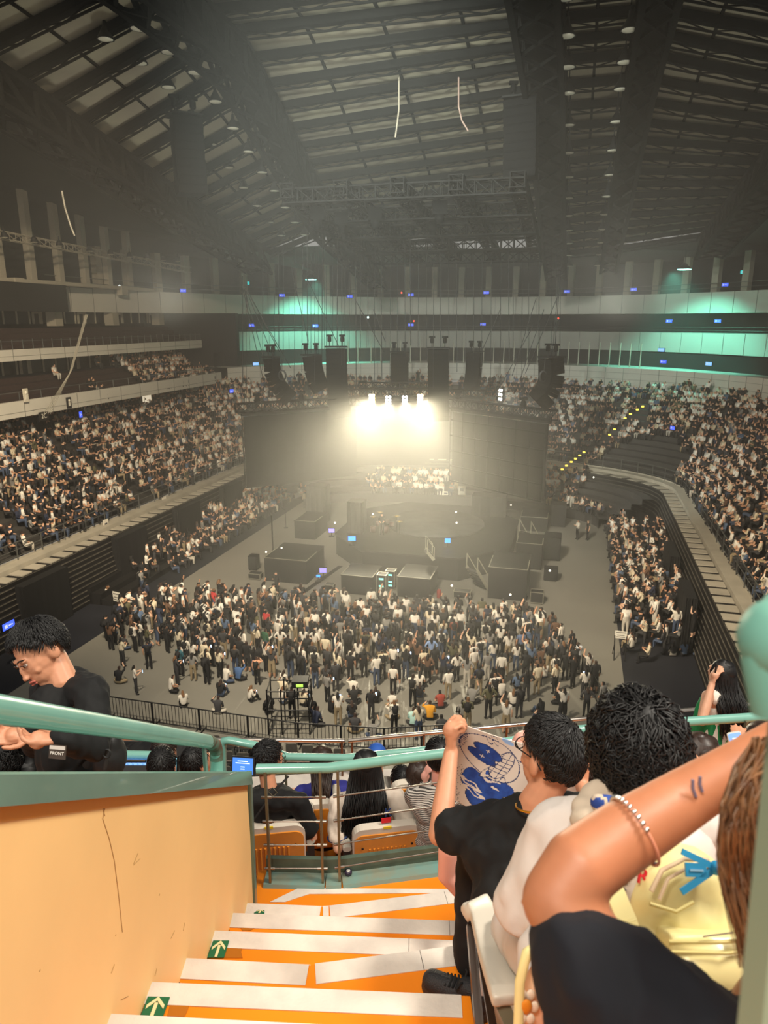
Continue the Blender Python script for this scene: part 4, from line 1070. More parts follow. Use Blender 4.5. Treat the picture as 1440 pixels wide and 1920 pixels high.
# --- black crowd barriers
def barrier(p, q, label, group):
    p, q = V(p), V(q); t = thing('crowd_barrier', label, 'barrier', p, group=group); u = V((0, 0, 1))
    mb = MB()
    for h in (.12, 1.08): mb.tube([p+u*h, q+u*h], .028, 6)
    for f in (0.01, .99): mb.tube([p.lerp(q, f)+u*.04, p.lerp(q, f)+u*1.1], .028, 6)
    mb.build('rail_frame', m_black, t)
    mb = MB(); n = max(4, int((q-p).length/.16))
    for i in range(1, n): c = p.lerp(q, i/n); mb.tube([c+u*.12, c+u*1.08], .014, 5, cap=False)
    mb.build('bars', m_black, t)
    d = (q-p).normalized(); s = V((-d.y, d.x, 0)); mb = MB()
    for f in (.06, .94): c = p.lerp(q, f); mb.bar(c-s*.3+u*.03, c+s*.3+u*.03, .06, .03)
    mb.build('feet', m_black, t)
line = [onz(x, y, .0) for x, y in ((203, 1345), (560, 1398), (720, 1408), (860, 1400))]
segs = []
for a, b in zip(line, line[1:]):
    n = max(1, round((b-a).length/2.1)); segs += [(a.lerp(b, i/n), a.lerp(b, (i+1)/n)) for i in range(n)]
for i, (a, b) in enumerate(segs): barrier(a, b, f'black barred crowd barrier behind the floor crowd, {ORD[i]} from left', 'black crowd barriers behind the floor crowd')
for i in range(3):
    a, b = onz(1090+18*i, 1262+36*i, 0), onz(1108+18*i, 1298+36*i, 0); barrier(a, b, f'black crowd barrier along the right side of the floor crowd, {ORD[i]} from stage', 'black crowd barriers right of the floor crowd')
# production scaffold by the barrier
p = onz(545, 1366, 0); t = thing('scaffold', 'black scaffold frame with a small lit box standing behind the floor crowd', 'scaffold', p)
mb = MB()
for dx in (-.9, -.3, .3, .9):
    for dy in (-.5, .5): mb.tube([p+V((dx, dy, 0)), p+V((dx, dy, 2.2))], .035, 6)
for z in (.3, 1.2, 2.1):
    for dy in (-.5, .5): mb.tube([p+V((-.9, dy, z)), p+V((.9, dy, z))], .03, 6)
    for dx in (-.9, .9): mb.tube([p+V((dx, -.5, z)), p+V((dx, .5, z))], .03, 6)
mb.build('tube_frame', m_black, t)
mb = MB(); mb.box(p+V((.5, 0, 2.3)), (.7, .6, .3)); mb.build('equipment_box', m_case, t)
mb = MB(); mb.box(p+V((.5, -.31, 2.28)), (.3, .02, .12)); mb.build('indicator', M('green indicator', (170, 230, 90), .4, emit=1), t)
# grey chairs on the floor behind the barrier
m_chair = M('grey padded chair', (88, 84, 78), .7, var=.1)
ch0 = thing('floor_chair', 'x', 'chair', (0, 0, 0))
mb = MB(); mb.rbox((0, 0, .45), (.46, .44, .07), .06); mb.build('seat', m_chair, ch0)
mb = MB(); mb.rbox((0, -.23, .72), (.46, .5, .05), .08, (1, 0, 0), (0, 0, 1), (0, -1, 0)); mb.build('backrest', m_chair, ch0)
for sx in (-.2, .2):
    mb = MB(); mb.tube([(sx, .18, 0), (sx, .18, .43)], .015, 6); mb.build('leg', m_black, ch0)
    mb = MB(); mb.tube([(sx, -.2, 0), (sx, -.22, .6)], .015, 6); mb.build('leg', m_black, ch0)
first = True
for r in range(3):
    for j in range(9):
        a = onz(415, 1388, 0).lerp(onz(640, 1412, 0), j/8); p = a+V((.12*r, -1.0*r-.9, 0))
        lab = f'grey padded chair on the floor behind the barrier, {ORD[j]} from left in {ORD[r]} row'
        if first: ch0.location = p; ch0['label'] = lab; ch0['group'] = 'grey chairs behind the barrier'; first = False
        else: copy_tree(ch0, p, 0, lab)
print('PEOPLE', len(PEOPLE), 'floor', NFLOOR, 'mass verts', off, 'smallest px', IND[-1]['px'])
# ================================================================== NEAR STAND: aisle steps, side wall, rails, seats
m_orange_f = M('orange floor paint', (240, 134, 10), .45, var=.05, scale=2.5, bump=.05, bscale=6)
m_nose = M('white step paint', (232, 222, 210), .6, c2=(206, 196, 186), scale=5, bump=.15, bscale=90)
m_stain = M('worn brown orange paint', (176, 104, 14), .5)
m_grime = M('dark grime line', (62, 48, 30), .9)
m_wallp = M('cream yellow wall paint', (243, 203, 138), .55, var=.05, scale=1.6, bump=.06, bscale=22)
m_capshade = M('ochre shade under the cap', (222, 156, 72), .6)
m_crack = M('hairline crack', (176, 134, 84), .9)
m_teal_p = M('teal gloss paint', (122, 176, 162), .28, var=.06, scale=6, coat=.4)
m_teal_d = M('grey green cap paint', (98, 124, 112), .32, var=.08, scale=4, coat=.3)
m_rust = M('rusty worn paint', (92, 62, 44), .8, c2=(92, 140, 122), scale=14)
m_postm = M('olive steel post', (120, 118, 96), .35, .5)
m_chrome = M('brushed steel', (196, 186, 176), .22, .9)
m_wire = M('steel wire', (150, 140, 130), .3, .8)
LEV = dict(E=-1.82, D=-2.04, C=-2.31, B=-2.58, A=-2.81, Z=-3.05); LAND = -3.30
def pz(x, y, l): return onz(x, y, CZ+l)
def ext(p, q, X):       # carry the line p-q on to a given X
    f = (X-q.x)/(q.x-p.x); return q+(q-p)*f
FR = {'E': [(213, 1903), (880, 1937)], 'D': [(289, 1843), (864, 1867)], 'C': [(351, 1798), (582, 1810), (591, 1808), (787, 1783)], 'B': [(402, 1746), (767, 1761)], 'A': [(440, 1713), (842, 1727)], 'Z': [(478, 1695), (604, 1700), (618, 1699), (833, 1673)]}
mb = MB()
ends = {'E': 1.6, 'D': .27, 'C': 2.6, 'B': .45, 'A': 2.8, 'Z': 2.8}
prev = {'E': .75, 'D': 1.35, 'C': 1.6, 'B': 2.0, 'A': 2.3, 'Z': 2.7}
for k in 'EDCBAZ':
    z = LEV[k]; P = [pz(x, y, z) for x, y in FR[k]]
    P[0] = ext(P[1], P[0], -.745); P.append(ext(P[-2], P[-1], ends[k]))
    back = [V((ends[k], P[-1].y-.75 if ends[k] > 1 else P[-1].y-.5, CZ+z)), V((-.745, P[0].y-.5, CZ+z))]
    mb.mi = 0; mb.prism([p+V((0, 0, -.3)) for p in P+back], (0, 0, .3))
    mb.mi = 1                                                   # white painted nosing
    wd = .085 if k in 'CBAZ' else .075
    for p, q in zip(P[:-1], P[1:]):
        if (q-p).length < .03: continue
        d = (q-p).normalized(); n = V((d.y, -d.x, 0)); e = q if q.x < .55 else p+d*((.55-p.x)/max(d.x, .1))
        g_ = .005 if (k in 'CZ' and p is P[1]) or (k in 'CZ' and q is P[1]) else -.001; a = p+n*wd+d*g_; b = e+n*wd-d*g_
        mb.prism([a+V((0, 0, .001)), b+V((0, 0, .001)), e-d*g_+V((0, 0, .001)), p+d*g_+V((0, 0, .001))], (0, 0, .003))
        mb.prism([p+V((0, 0, -.05)), e+V((0, 0, -.05)), e, p], V((-n.x*.003, -n.y*.003, 0)))
    mb.mi = 3; mb.bar(P[0]+V((.004, -.1, .002)), P[0]+V((.004, -.4, .002)), .008, .004)
mb.mi = 0; mb.prism([V((x, y, CZ+LAND-.3)) for x, y in ((-.78, 2.6), (4.5, 2.9), (4.5, 4.62), (2.5, 4.28), (1.2, 4.02), (.4, 3.80), (-.3, 3.68), (-.78, 3.68))], (0, 0, .3))
mb.mi = 1
def band(pts, l, th=.003):
    q = [pz(x, y, l) for x, y in pts]; mb.prism([p+V((0, 0, .001)) for p in q], (0, 0, th))
band(((506, 1692), (560, 1666), (840, 1668), (1000, 1660), (1000, 1668), (840, 1675), (580, 1677), (534, 1692)), LAND, .003)
mb.mi = 2
band(((420, 1768), (458, 1770), (452, 1785), (455, 1797), (418, 1797)), LEV['B'], .002); band(((322, 1876), (357, 1879), (352, 1895), (346, 1908), (314, 1906)), LEV['D'], .002); band(((450, 1739), (478, 1741), (470, 1745), (455, 1746)), LEV['A'], .002)
struct(mb, 'stairs', [m_orange_f, m_nose, m_stain, m_grime])
# green arrow plates glued on the treads by the wall
m_green = M('green arrow plate', (22, 104, 68), .4); m_arrow = M('pale glow arrow', (236, 222, 170), .5)
def arrow(label, quad, l):
    q = [pz(x, y, l)+V((0, 0, .004)) for x, y in quad]     # near-left, near-right, far-right, far-left
    t = thing('arrow_plate', label, 'sign', (q[0]+q[2])/2, group='green arrow plates on the aisle steps')
    mb = MB(); mb.prism(q, (0, 0, .004)); mb.build('plate', m_green, t)
    def uv(u, v): return q[0].lerp(q[1], u).lerp(q[3].lerp(q[2], u), v)+V((0, 0, .0045))
    mb = MB()
    for poly in (((.42, .02), (.58, .02), (.58, .7), (.42, .7)), ((.5, .98), (.1, .6), (.1, .42), (.5, .8)), ((.5, .98), (.5, .8), (.9, .42), (.9, .6))):
        mb.prism([uv(u, v) for u, v in poly], (0, 0, .002))
    mb.build('arrow', m_arrow, t)
arrow('green plate with a pale arrow on the lowest visible step, beside the cream wall', ((262, 1914), (304, 1914), (319, 1873), (278, 1872)), LEV['D'])
arrow('green plate with a pale arrow on the middle step, beside the cream wall', ((389, 1798), (420, 1798), (430, 1766), (400, 1766)), LEV['B'])
arrow('green arrow plate at the bottom of the aisle by the wall end', ((476, 1714), (496, 1715), (496, 1709), (484, 1708)), LEV['Z'])
# ---- cream side wall with teal cap
XW = -.74
c0, c1 = onX(0, 1510, XW), onX(463, 1471, XW); k0, k1 = onX(0, 1452, XW), onX(463, 1448, XW)
def exY(p, q, Y): f = (Y-q.y)/(q.y-p.y); return q+(q-p)*f
lo0, lo1 = exY(c1, c0, .25), c1; hi0, hi1 = exY(k1, k0, .25), k1
mb = MB()
mb.prism([V((XW, lo0.y, lo0.z)), V((XW, lo1.y, lo1.z)), V((XW, lo1.y+.03, CZ-3.7)), V((XW, 2.0, CZ-3.0)), V((XW, .25, CZ-2.2))], (-.13, 0, 0))
mb.mi = 1; hgt = .03  # shade from the gap below the cap, put into the colour
mb.prism([lo0+V((.002, 0, 0)), lo1+V((.002, 0, 0)), lo1+V((.002, 0, -hgt*1.0)), lo0+V((.002, 0, -hgt*1.3))], (.002, 0, 0))
mb.mi = 2
for pts in (((195, 1494), (193, 1518), (196, 1530)), ((199, 1500), (192, 1535), (205, 1575), (214, 1615), (222, 1680), (229, 1748)), ((250, 1620), (258, 1600)), ((262, 1610), (250, 1622)), ((208, 1825), (214, 1808)), ((290, 1830), (294, 1815)), ((343, 1745), (346, 1730)), ((75, 1818), (73, 1822)), ((226, 1875), (240, 1868)), ((320, 1760), (327, 1745)), ((298, 1680), (299, 1676)), ((217, 1752), (216, 1755))):
    mb.tube([onX(x, y, XW)+V((.001, 0, 0)) for x, y in pts], .0009, 4)
struct(mb, 'wall_left_aisle', [m_wallp, m_capshade, m_crack])
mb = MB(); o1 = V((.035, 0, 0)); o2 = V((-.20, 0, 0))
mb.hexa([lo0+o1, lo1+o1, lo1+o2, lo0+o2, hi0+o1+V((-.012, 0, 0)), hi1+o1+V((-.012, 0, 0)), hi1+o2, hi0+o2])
mb.mi = 1; mb.prism([hi0+o1+V((-.012, 0, 0)), hi1+o1+V((-.012, 0, 0)), hi1+o2, hi0+o2], (0, 0, .006))  # narrow top strip in lighter teal: light on the cap put into colour
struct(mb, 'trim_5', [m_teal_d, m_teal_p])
mb = MB(); a, b = onX(466, 1450, XW), onX(477, 1712, XW); mb.bar(a, b, .05, .028, (1, 0, 0)); mb.mi = 1; mb.bar(a+V((-.018, -.012, 0)), b+V((-.018, -.012, 0)), .02, .02, (1, 0, 0))
struct(mb, 'trim_6', [m_teal_d, m_black])
# ---- teal handrail above the wall
t = thing('handrail', 'thick teal handrail sloping down above the cream wall cap', 'handrail', onX(200, 1440, -.86))
hr = [exY(onX(400, 1393, -.86), onX(0, 1330, -.86), .5), onX(0, 1330, -.86), onX(200, 1361, -.86), onX(375, 1388, -.86)]
el = [onX(393, 1391, -.86), onX(403, 1398, -.86), onX(406, 1410, -.86)]
mb = MB(); mb.tube(hr+el+[onX(406, 1452, -.86)], .033, 16); mb.build('rail_tube', m_teal_p, t)
mb = MB(); mb.tube([onX(388, 1389, -.86)]+el+[onX(406, 1425, -.86)], .0338, 16); mb.build('worn_elbow', m_rust, t, label='rust stained elbow')
for x in (382,):
    mb = MB(); a = onX(x, 1330+x*.16, -.86); mb.bar(a, a+V((0, 0, -.26)), .035, .012, (1, 0, 0)); mb.build('post', m_teal_d, t)
# ---- guard rail at the foot of the aisle
ZG = -2.51
g = thing('guard_rail', 'teal guard rail with steel wires at the foot of the aisle', 'railing', pz(620, 1650, LAND))
mb = MB(); mb.tube([pz(x, y, ZG) for x, y in ((481, 1442), (617, 1440), (655, 1435), (840, 1412), (960, 1390), (1080, 1369), (1240, 1356), (1440, 1343), (1640, 1334))], .030, 16); mb.build('top_rail', m_teal_p, g)
posts = [((497, 1446), (503, 1642)), ((600, 1446), (603, 1646)), ((633, 1444), (635, 1640)), ((884, 1412), (880, 1600)), ((1130, 1372), (1122, 1550)), ((1400, 1352), (1390, 1520))]
PP = []
for (x0, y0), (x1, y1) in posts:
    a = pz(x0, y0, ZG); b = V((a.x, a.y, CZ+LAND)); PP.append((a, b)); mb = MB(); mb.bar(a, b, .03, .014, (1, 0, 0)); mb.build('post', m_postm, g)
for (a, b), (c, d) in ((PP[0], PP[1]), (PP[2], PP[3]), (PP[3], PP[4]), (PP[4], PP[5])):
    for f in (.22, .43, .64, .85):
        p, q = a.lerp(b, f), c.lerp(d, f); u = (q-p).normalized(); mb = MB(); mb.tube([p-u*.03, q+u*.03], .0045, 6)
        for s, e in ((p, 1), (q, -1)): mb.tube([s-u*e*.03, s+u*e*.03], .009, 8)
        mb.build('wire', m_wire, g)
mb = MB(); mb.tube([pz(1060, 1447, -3.0), pz(1216, 1424, -3.0), pz(1450, 1396, -3.0)], .014, 10); mb.build('mid_rail', m_chrome, g)
mb = MB(); kb = [pz(x, y, LAND) for x, y in ((500, 1640), (612, 1643), (640, 1642), (835, 1617), (1080, 1570), (1500, 1510))]
for p, q in zip(kb, kb[1:]):
    n = V(((q-p).y, -(q-p).x, 0)).normalized(); mb.mi = 0
    mb.hexa([p+n*.11, q+n*.11, q-n*.0, p-n*.0, p+n*.10+V((0, 0, .022)), q+n*.10+V((0, 0, .022)), q+V((0, 0, .022)), p+V((0, 0, .022))])
    mb.mi = 1; mb.hexa([p, q, q-n*.03, p-n*.03, p+V((0, 0, .12)), q+V((0, 0, .12)), q-n*.03+V((0, 0, .12)), p-n*.03+V((0, 0, .12))])
mb.build('kerb', [M('dusty teal plate', (112, 152, 146), .5, c2=(134, 140, 122), scale=7), M('dark olive kerb', (84, 98, 84), .5, var=.15, scale=12)], g)
mb = MB(); c = pz(653, 1638, LAND+.03); mb.lathe(c, [(.022, 0), (.023, .012), (.021, .022)], 16); mb.mi = 1; mb.lathe(c+V((0, 0, .022)), [(.012, 0), (.012, .0015)], 12)
mb.build('bottle_cap', [M('dark purple plastic', (52, 42, 66), .4), m_paper], label='small dark bottle cap lying on the teal kerb', cat='bottle cap')
# ---- second teal rail and the long steel rail in front
t = thing('front_rail', 'thin teal rail in front of the row of orange seats', 'railing', onY(640, 1421, 4.9))
mb = MB(); Yr = 4.75; mb.tube([onY(x, y, Yr) for x, y in ((417, 1462), (417, 1396), (420, 1389), (428, 1388), (482, 1398), (540, 1419), (647, 1421))]+[onY(823, 1404, 4.95), onY(1000, 1390, 5.1)], .03, 14); mb.build('top_rail', m_teal_p, t)
for x, y0 in ((535, 1424), (700, 1418), (840, 1406)):
    a = onY(x, y0, 4.78); mb = MB(); mb.bar(a, a+V((0, 0, -.85)), .03, .014, (1, 0, 0)); mb.build('post', m_postm, t)
t = thing('short_rail', 'short teal rail behind the dark-haired heads at left', 'railing', onY(240, 1415, 4.4))
mb = MB(); mb.tube([onY(120, 1414, 4.4), onY(222, 1415, 4.4), onY(284, 1416, 4.4)], .03, 14); mb.build('top_rail', m_teal_p, t)
for x in (281, 150):
    a = onY(x, 1418, 4.4); mb = MB(); mb.bar(a, a+V((0, 0, -.8)), .03, .014, (1, 0, 0)); mb.build('post', m_postm, t)
t = thing('steel_rail', 'long brushed steel rail along the front edge of the upper stand', 'railing', onY(650, 1389, 6.5))
for nm, pts in (('rail_tube', ((-60, 1383), (180, 1385), (405, 1387), (646, 1389))), ('rail_tube', ((653, 1389), (823, 1373), (953, 1360), (1103, 1347), (1280, 1332), (1440, 1317), (1560, 1306)))):
    mb = MB(); zc = onY(646, 1389, 6.5).z; mb.tube([onz(x, y, zc) for x, y in pts], .024, 12); mb.build(nm, m_chrome, t)
for x, y in ((300, 1386), (641, 1389), (660, 1388), (795, 1376), (950, 1361), (1200, 1340), (1440, 1318), (120, 1384)):
    a = onz(x, y, zc); mb = MB(); mb.bar(a, a+V((0, 0, -.95)), .05, .02, (1, 0, 0)); mb.build('post', M('bronze steel post', (112, 84, 66), .3, .7), t)
for dz in (-.25, -.5):
    mb = MB(); mb.tube([onz(x, y, zc)+V((0, 0, dz)) for x, y in ((-60, 1383), (405, 1387), (646, 1389), (823, 1373), (1103, 1347), (1440, 1317))], .006, 6); mb.build('wire', m_wire, t)
# floors of the front section below the guard rail
mb = MB(); RZ = math.radians(9)
def deck(y0, y1, l, x0=-2.6, x1=3.6):
    mb.prism([V((x, y+x*math.tan(RZ)*.6, CZ+l-.4)) for x, y in ((x0, y0), (x1, y0), (x1, y1), (x0, y1))], (0, 0, .4))
deck(3.66, 4.52, -4.06); deck(4.52, 5.32, -4.34); deck(5.32, 6.6, -4.66)
mb.mi = 1; mb.prism([V((x, y+x*math.tan(RZ)*.6, CZ-4.655)) for x, y in ((-2.6, 6.38), (3.6, 6.38), (3.6, 6.6), (-2.6, 6.6))], (0, 0, .03))
mb.mi = 0
for i in range(3): mb.prism([V((x, y, CZ-4.06-.26*i)) for x, y in ((-.52, 3.7+.28*i), (-.24, 3.7+.28*i), (-.24, 3.98+.28*i), (-.52, 3.98+.28*i))], (0, 0, .24-.02*i))
struct(mb, 'stand_front_rows', [m_orange_f, m_nose])
# rear body of the near stand under the seats at right
mb = MB()
for y0, y1, l in ((-.2, .75, -1.33), (-1.2, -.2, -.84)):
    mb.prism([V((x, y+(x*.14), CZ+l-.4)) for x, y in ((-.3, y0), (3, y0), (3, y1), (-.3, y1))], (0, 0, .4))
struct(mb, 'stand_rear_rows', [m_orange_f])
mb = MB(); mb.prism([V((x, y, CZ-3.95)) for x, y in ((-5, 1.2), (-.9, 1.2), (-.9, 3.4), (-5, 3.4))], (0, 0, .8))
mb.prism([V((x, y, CZ-4.7)) for x, y in ((-5, 3.4), (-2.6, 3.4), (-2.6, 6.0), (-5, 6.0))], (0, 0, .5)); mb.prism([V((x, y, CZ-4.3)) for x, y in ((-2.6, 3.0), (-.8, 3.0), (-.8, 4.4), (-2.6, 4.4))], (0, 0, .3))
struct(mb, 'stand_left_rows', [m_orange_f])
# ---- seats
m_seato = M('orange seat shell', (222, 140, 48), .4, var=.06, scale=10); m_seatw = M('warm white seat edge', (222, 210, 194), .4, var=.03)
m_arm = M('grey armrest plastic', (200, 192, 178), .4); m_brk = M('dark seat bracket', (44, 40, 38), .4, .3); m_hole = M('dark screw hole', (40, 22, 12), .8); m_tag = M('yellow number tag', (238, 206, 48), .5)
seat0 = thing('stadium_chair', 'x', 'seat', (0, 0, 0), group='orange and white stand seats')
mb = MB(); th = .1
bY, bZ = V((0, math.cos(th), math.sin(th))), V((0, -math.sin(th), math.cos(th)))
ring = lambda w, h, r, n=5: [(sx*(w/2-r)+r*math.cos((q+k/n)*PI/2), sz*(h/2-r)+r*math.sin((q+k/n)*PI/2)) for sx, sz, q in ((1, 1, 0), (-1, 1, 1), (-1, -1, 2), (1, -1, 3)) for k in range(n+1)]
bc = V((0, -.2, .60))
mb.prism([bc+V((x, 0, 0))+bZ*z-bY*.025 for x, z in ring(.47, .40, .07)], bY*.06); mb.build('backrest', m_seatw, seat0)
mb = MB(); mb.prism([bc+V((x, 0, 0))+bZ*(z-.02)-bY*.034 for x, z in ring(.45, .35, .06)], bY*.012)
for i in range(9): mb.tube([bc+V(((i-4)*.03, 0, 0))+bZ*-.17-bY*.036, bc+V(((i-4)*.03, 0, 0))+bZ*.04-bY*.036], .008, 6)
mb.mi = 1
for s in (-1, 1): mb.lathe(bc+V((s*.17, 0, 0))+bZ*.05-bY*.0355, [(.008, 0), (.008, .003)], 8, -bY)
mb.build('back_panel', [m_seato, m_hole], seat0, label='orange ribbed rear panel')
mb = MB(); mb.box(bc+bZ*.2+bY*.0-bY*.024, (.055, .008, .018), (1, 0, 0), bY, bZ); mb.build('number_tag', m_tag, seat0)
mb = MB(); mb.rbox((0, .03, .42), (.45, .42, .06), .08); mb.build('seat_pan', m_seatw, seat0)
for s in (-1, 1):
    mb = MB(); ax = s*.27
    mb.tube([(ax, -.2, .62), (ax, -.05, .63), (ax, .17, .63), (ax, .2, .61)], [.03, .033, .033, .028], 10, flat=.7); mb.build('armrest', m_arm, seat0)
    mb = MB(); mb.bar((ax, -.16, .61), (ax, -.1, 0.0), .04, .05, (1, 0, 0)); mb.bar((ax, -.12, .38), (ax*.6, .1, .39), .03, .04); mb.build('bracket', m_brk, seat0)
SEATS = [('orange seat behind the guard rail, leftmost, under the man in black with glasses', 498, 1578, 4.72, 8), ('orange seat behind the guard rail with the long-haired woman in it', 716, 1577, 4.86, 9), ('orange seat behind the guard rail, half hidden by the raised arm with the cloth', 862, 1562, 4.98, 10), ('empty orange seat in front of the man in black, seen through the wires', 606, 1534, 5.35, 9), ('orange seat below the woman in the blue top', 560, 1535, 5.2, 8), ('orange seat in the second row below the woman in denim', 780, 1490, 5.6, 10),]
for i, (lab, x, y, tt, rz) in enumerate(SEATS):
    p = at(x, y, tt)-V((0, -.2, .655))
    if i == 0: seat0.location = p; seat0.rotation_euler = (0, 0, math.radians(rz)); seat0['label'] = lab
    else: copy_tree(seat0, p, math.radians(rz), lab)
for lab, x, y, l, rz in (('grey and white seat under the man holding up the cloth', .60, 1.50, -2.31, 9), ('white seat with the thick grey armrest beside the curly-haired man', .62, .98, -1.82, 9), ('orange seat in the row ahead of the man holding up the cloth', .70, 2.42, -2.81, 9)):
    copy_tree(seat0, V((x, y, CZ+l)), math.radians(rz), lab)
# the big armrest at the aisle end of the curly man's row
t = thing('aisle_armrest', 'thick pale grey armrest with dark bracket at the aisle, nearest to the viewer', 'armrest', at(920, 1790, 1.75))
top = [at(893, 1688, 2.0), at(905, 1710, 1.98), at(925, 1790, 1.78), at(948, 1860, 1.60), at(953, 1876, 1.58)]
cl = Clay()
for p, q in zip(top, top[1:]): cl.mb.bar(p-(q-p).normalized()*.004, q+(q-p).normalized()*.004, .074, .036)
cl.mb.bar(top[0]+V((-.012, .012, -.02)), top[1]+V((-.012, 0, -.012)), .07, .04); cl.build('pad', m_arm, t, voxel=.006, smooth=10)
mb = MB(); mb.bar(at(882, 1735, 2.02), at(898, 1925, 1.86), .035, .022, (1, 0, 0)); mb.bar(at(894, 1745, 2.0), at(925, 1930, 1.8), .012, .02, (1, 0, 0)); mb.build('bracket', M('brown black bracket', (50, 38, 30), .25, .4), t)
mb = MB(); mb.bar(at(940, 1880, 1.62), at(965, 1935, 1.6), .05, .03, (1, 0, 0)); mb.build('hinge', m_postm, t)
# out-of-focus teal rail end close to the lens at the right edge
t = thing('near_rail_post', 'out-of-focus teal rail post close to the lens at the right edge', 'handrail', at(1460, 1500, .5))
mb = MB(); mb.tube([at(1480, 1330, .43), at(1462, 1235, .43), at(1465, 1190, .43), at(1490, 1160, .44), at(1560, 1140, .46)], [.0215, .0215, .0215, .0215, .0215], 18)
mb.ell(at(1462, 1205, .43), (.0225, .03, .026)); mb.build('rail_tube', M('dimmed teal paint', (112, 166, 150), .5), t)  # same teal as the rails, darkened to offset the close lamps
mb = MB(); mb.bar(at(1500, 1310, .44), at(1436, 1960, .42), .026, .022, (1, 0, 0)); mb.build('post', M('grey green post', (140, 152, 128), .4), t)
# ---- lit desk and little screen behind the wall
m_scr = M('blue text screen', (64, 118, 205), .35, emit=.9); m_scrt = M('white screen text', (205, 225, 255), .4, emit=.9)
def laptop(name, label, px, tt, w, h, mat, tilt, lines):
    c = at(*px, tt); t = thing(name, label, 'screen', c); X = V((math.cos(.12), -math.sin(.12), 0)); Z = V((0, math.sin(tilt), math.cos(tilt))); Y = Z.cross(X)
    mb = MB(); mb.box(c, (w+.02, .014, h+.02), X, Y, Z); mb.build('casing', m_black, t)
    mb = MB(); mb.box(c-Y*.009, (w, .006, h), X, Y, Z); mb.build('display', mat, t)
    mb = MB()
    for i, (f, l) in enumerate(lines): mb.box(c-Y*.0135+Z*h*f, (w*l, .002, h*.05), X, Y, Z)
    mb.build('text_lines', m_scrt, t)
laptop('tablet', 'blue lit tablet showing lines of text beside the man in black with glasses', (456, 1436), 4.6, .135, .10, m_scr, .45, ((.3, .5), (.18, .7), (-.05, .2), (-.18, .2), (-.36, .5)))
dk = thing('control_desk', 'dark control desk with rows of blue lit keys behind the cream wall', 'desk', at(262, 1432, 5.0))
c = at(262, 1432, 5.0); Zd = V((0, .55, .83)); Xd = V((1, 0, 0)); Yd = Zd.cross(Xd)
mb = MB(); mb.box(c-Zd*.05, (.5, .3, .08), Xd, Yd, Zd); mb.build('console', m_case, dk)
mb = MB()
for i in range(9):
    for j in range(5): mb.box(c+Xd*(i-4)*.035+Yd*(j-2)*.04, (.022, .024, .012), Xd, Yd, Zd)
mb.build('keys', M('blue lit keys', (120, 170, 255), .4, emit=.7), dk)
mb = MB(); mb.box(c-Zd*.09+V((0, .1, -.35)), (.5, .3, .6)); mb.build('base', m_case, dk)
for i, (px, tt, w, h) in enumerate((((287, 1421), 5.1, .09, .07), ((325, 1432), 4.7, .05, .08), ((232, 1410), 5.4, .05, .05))):
    laptop('desk_screen', f'cyan lit screen on the dark desk behind the wall, {("largest", "nearest the heads", "smallest")[i]}', px, tt, w, h, M('cyan screen', (150, 225, 240), .4, emit=.8), .4, ((.2, .6), (-.2, .4)))
# ================================================================== PEOPLE OF THE NEAR STAND
sk_a = M('warm skin', (204, 144, 112), .5, var=.04, scale=30, sss=.12); sk_b = M('light skin', (220, 168, 138), .5, var=.04, scale=30, sss=.12)
sk_c = M('tanned skin', (180, 116, 82), .48, var=.05, scale=18, sss=.12); sk_d = M('pink skin', (240, 176, 160), .5, sss=.12)
h_black = M('glossy black hair', (15, 13, 13), .5, var=.3, scale=60); h_soft = M('dark brown hair mass', (48, 32, 24), .45, var=.3, scale=50); h_brown = M('light brown hair mass', (138, 96, 60), .42, c2=(96, 62, 38), scale=40)
c_black = M('black cloth', (12, 12, 13), .85, var=.15, scale=14); c_black2 = M('brown black cloth', (36, 31, 29), .85, var=.15, scale=14)
c_white = M('white cotton', (214, 203, 196), .85, var=.03, scale=10); c_cream = M('cream jersey', (232, 216, 200), .85); c_navy = M('navy cotton', (11, 12, 21), .9, var=.12, scale=9)
c_blue = M('royal blue cloth', (56, 58, 150), .8); c_denim = M('denim blue cloth', (84, 100, 140), .85); c_green = M('green skirt cloth', (26, 140, 82), .7); c_grey = M('grey cloth', (128, 124, 116), .85)
c_pinkc = M('pale pink cloth', (232, 204, 194), .85)
def rot_frame(fwd, up):
    f = V(fwd).normalized(); u = V(up); u = (u-f*u.dot(f)).normalized(); r = f.cross(u)
    return Matrix((r, f, u)).transposed()
def head_clay(cl, H, F, s=1.0, ears=True, face=True):
    P = lambda x, y, z: H+F@V((x*s, y*s, z*s))
    cl.ell(P(0, -.012, .025), (.076*s, .096*s, .098*s), F); cl.ell(P(0, .035, -.055), (.056*s, .062*s, .066*s), F); cl.ell(P(0, .02, -.01), (.068*s, .08*s, .08*s), F)
    cl.ell(P(0, .068, -.098), (.026*s, .022*s, .02*s), F)
    if ears:
        for e in (-1, 1): cl.ell(P(.078*e, -.01, -.012), (.012*s, .024*s, .034*s), F@Matrix.Rotation(.25*e, 3, 'Z'), 10, 8)
    if face:
        cl.ell(P(0, .098, -.018), (.011*s, .014*s, .03*s), F, 10, 8); cl.ell(P(0, .106, -.036), (.017*s, .015*s, .012*s), F, 10, 8)
        for e in (-1, 1): cl.ell(P(.03*e, .082, .03), (.024*s, .012*s, .008*s), F, 10, 6); cl.ell(P(.04*e, .066, -.03), (.018*s, .018*s, .018*s), F, 10, 6)
        cl.ell(P(0, .09, -.064), (.022*s, .012*s, .007*s), F, 10, 6); cl.ell(P(0, .088, -.076), (.019*s, .012*s, .008*s), F, 10, 6)
    return P
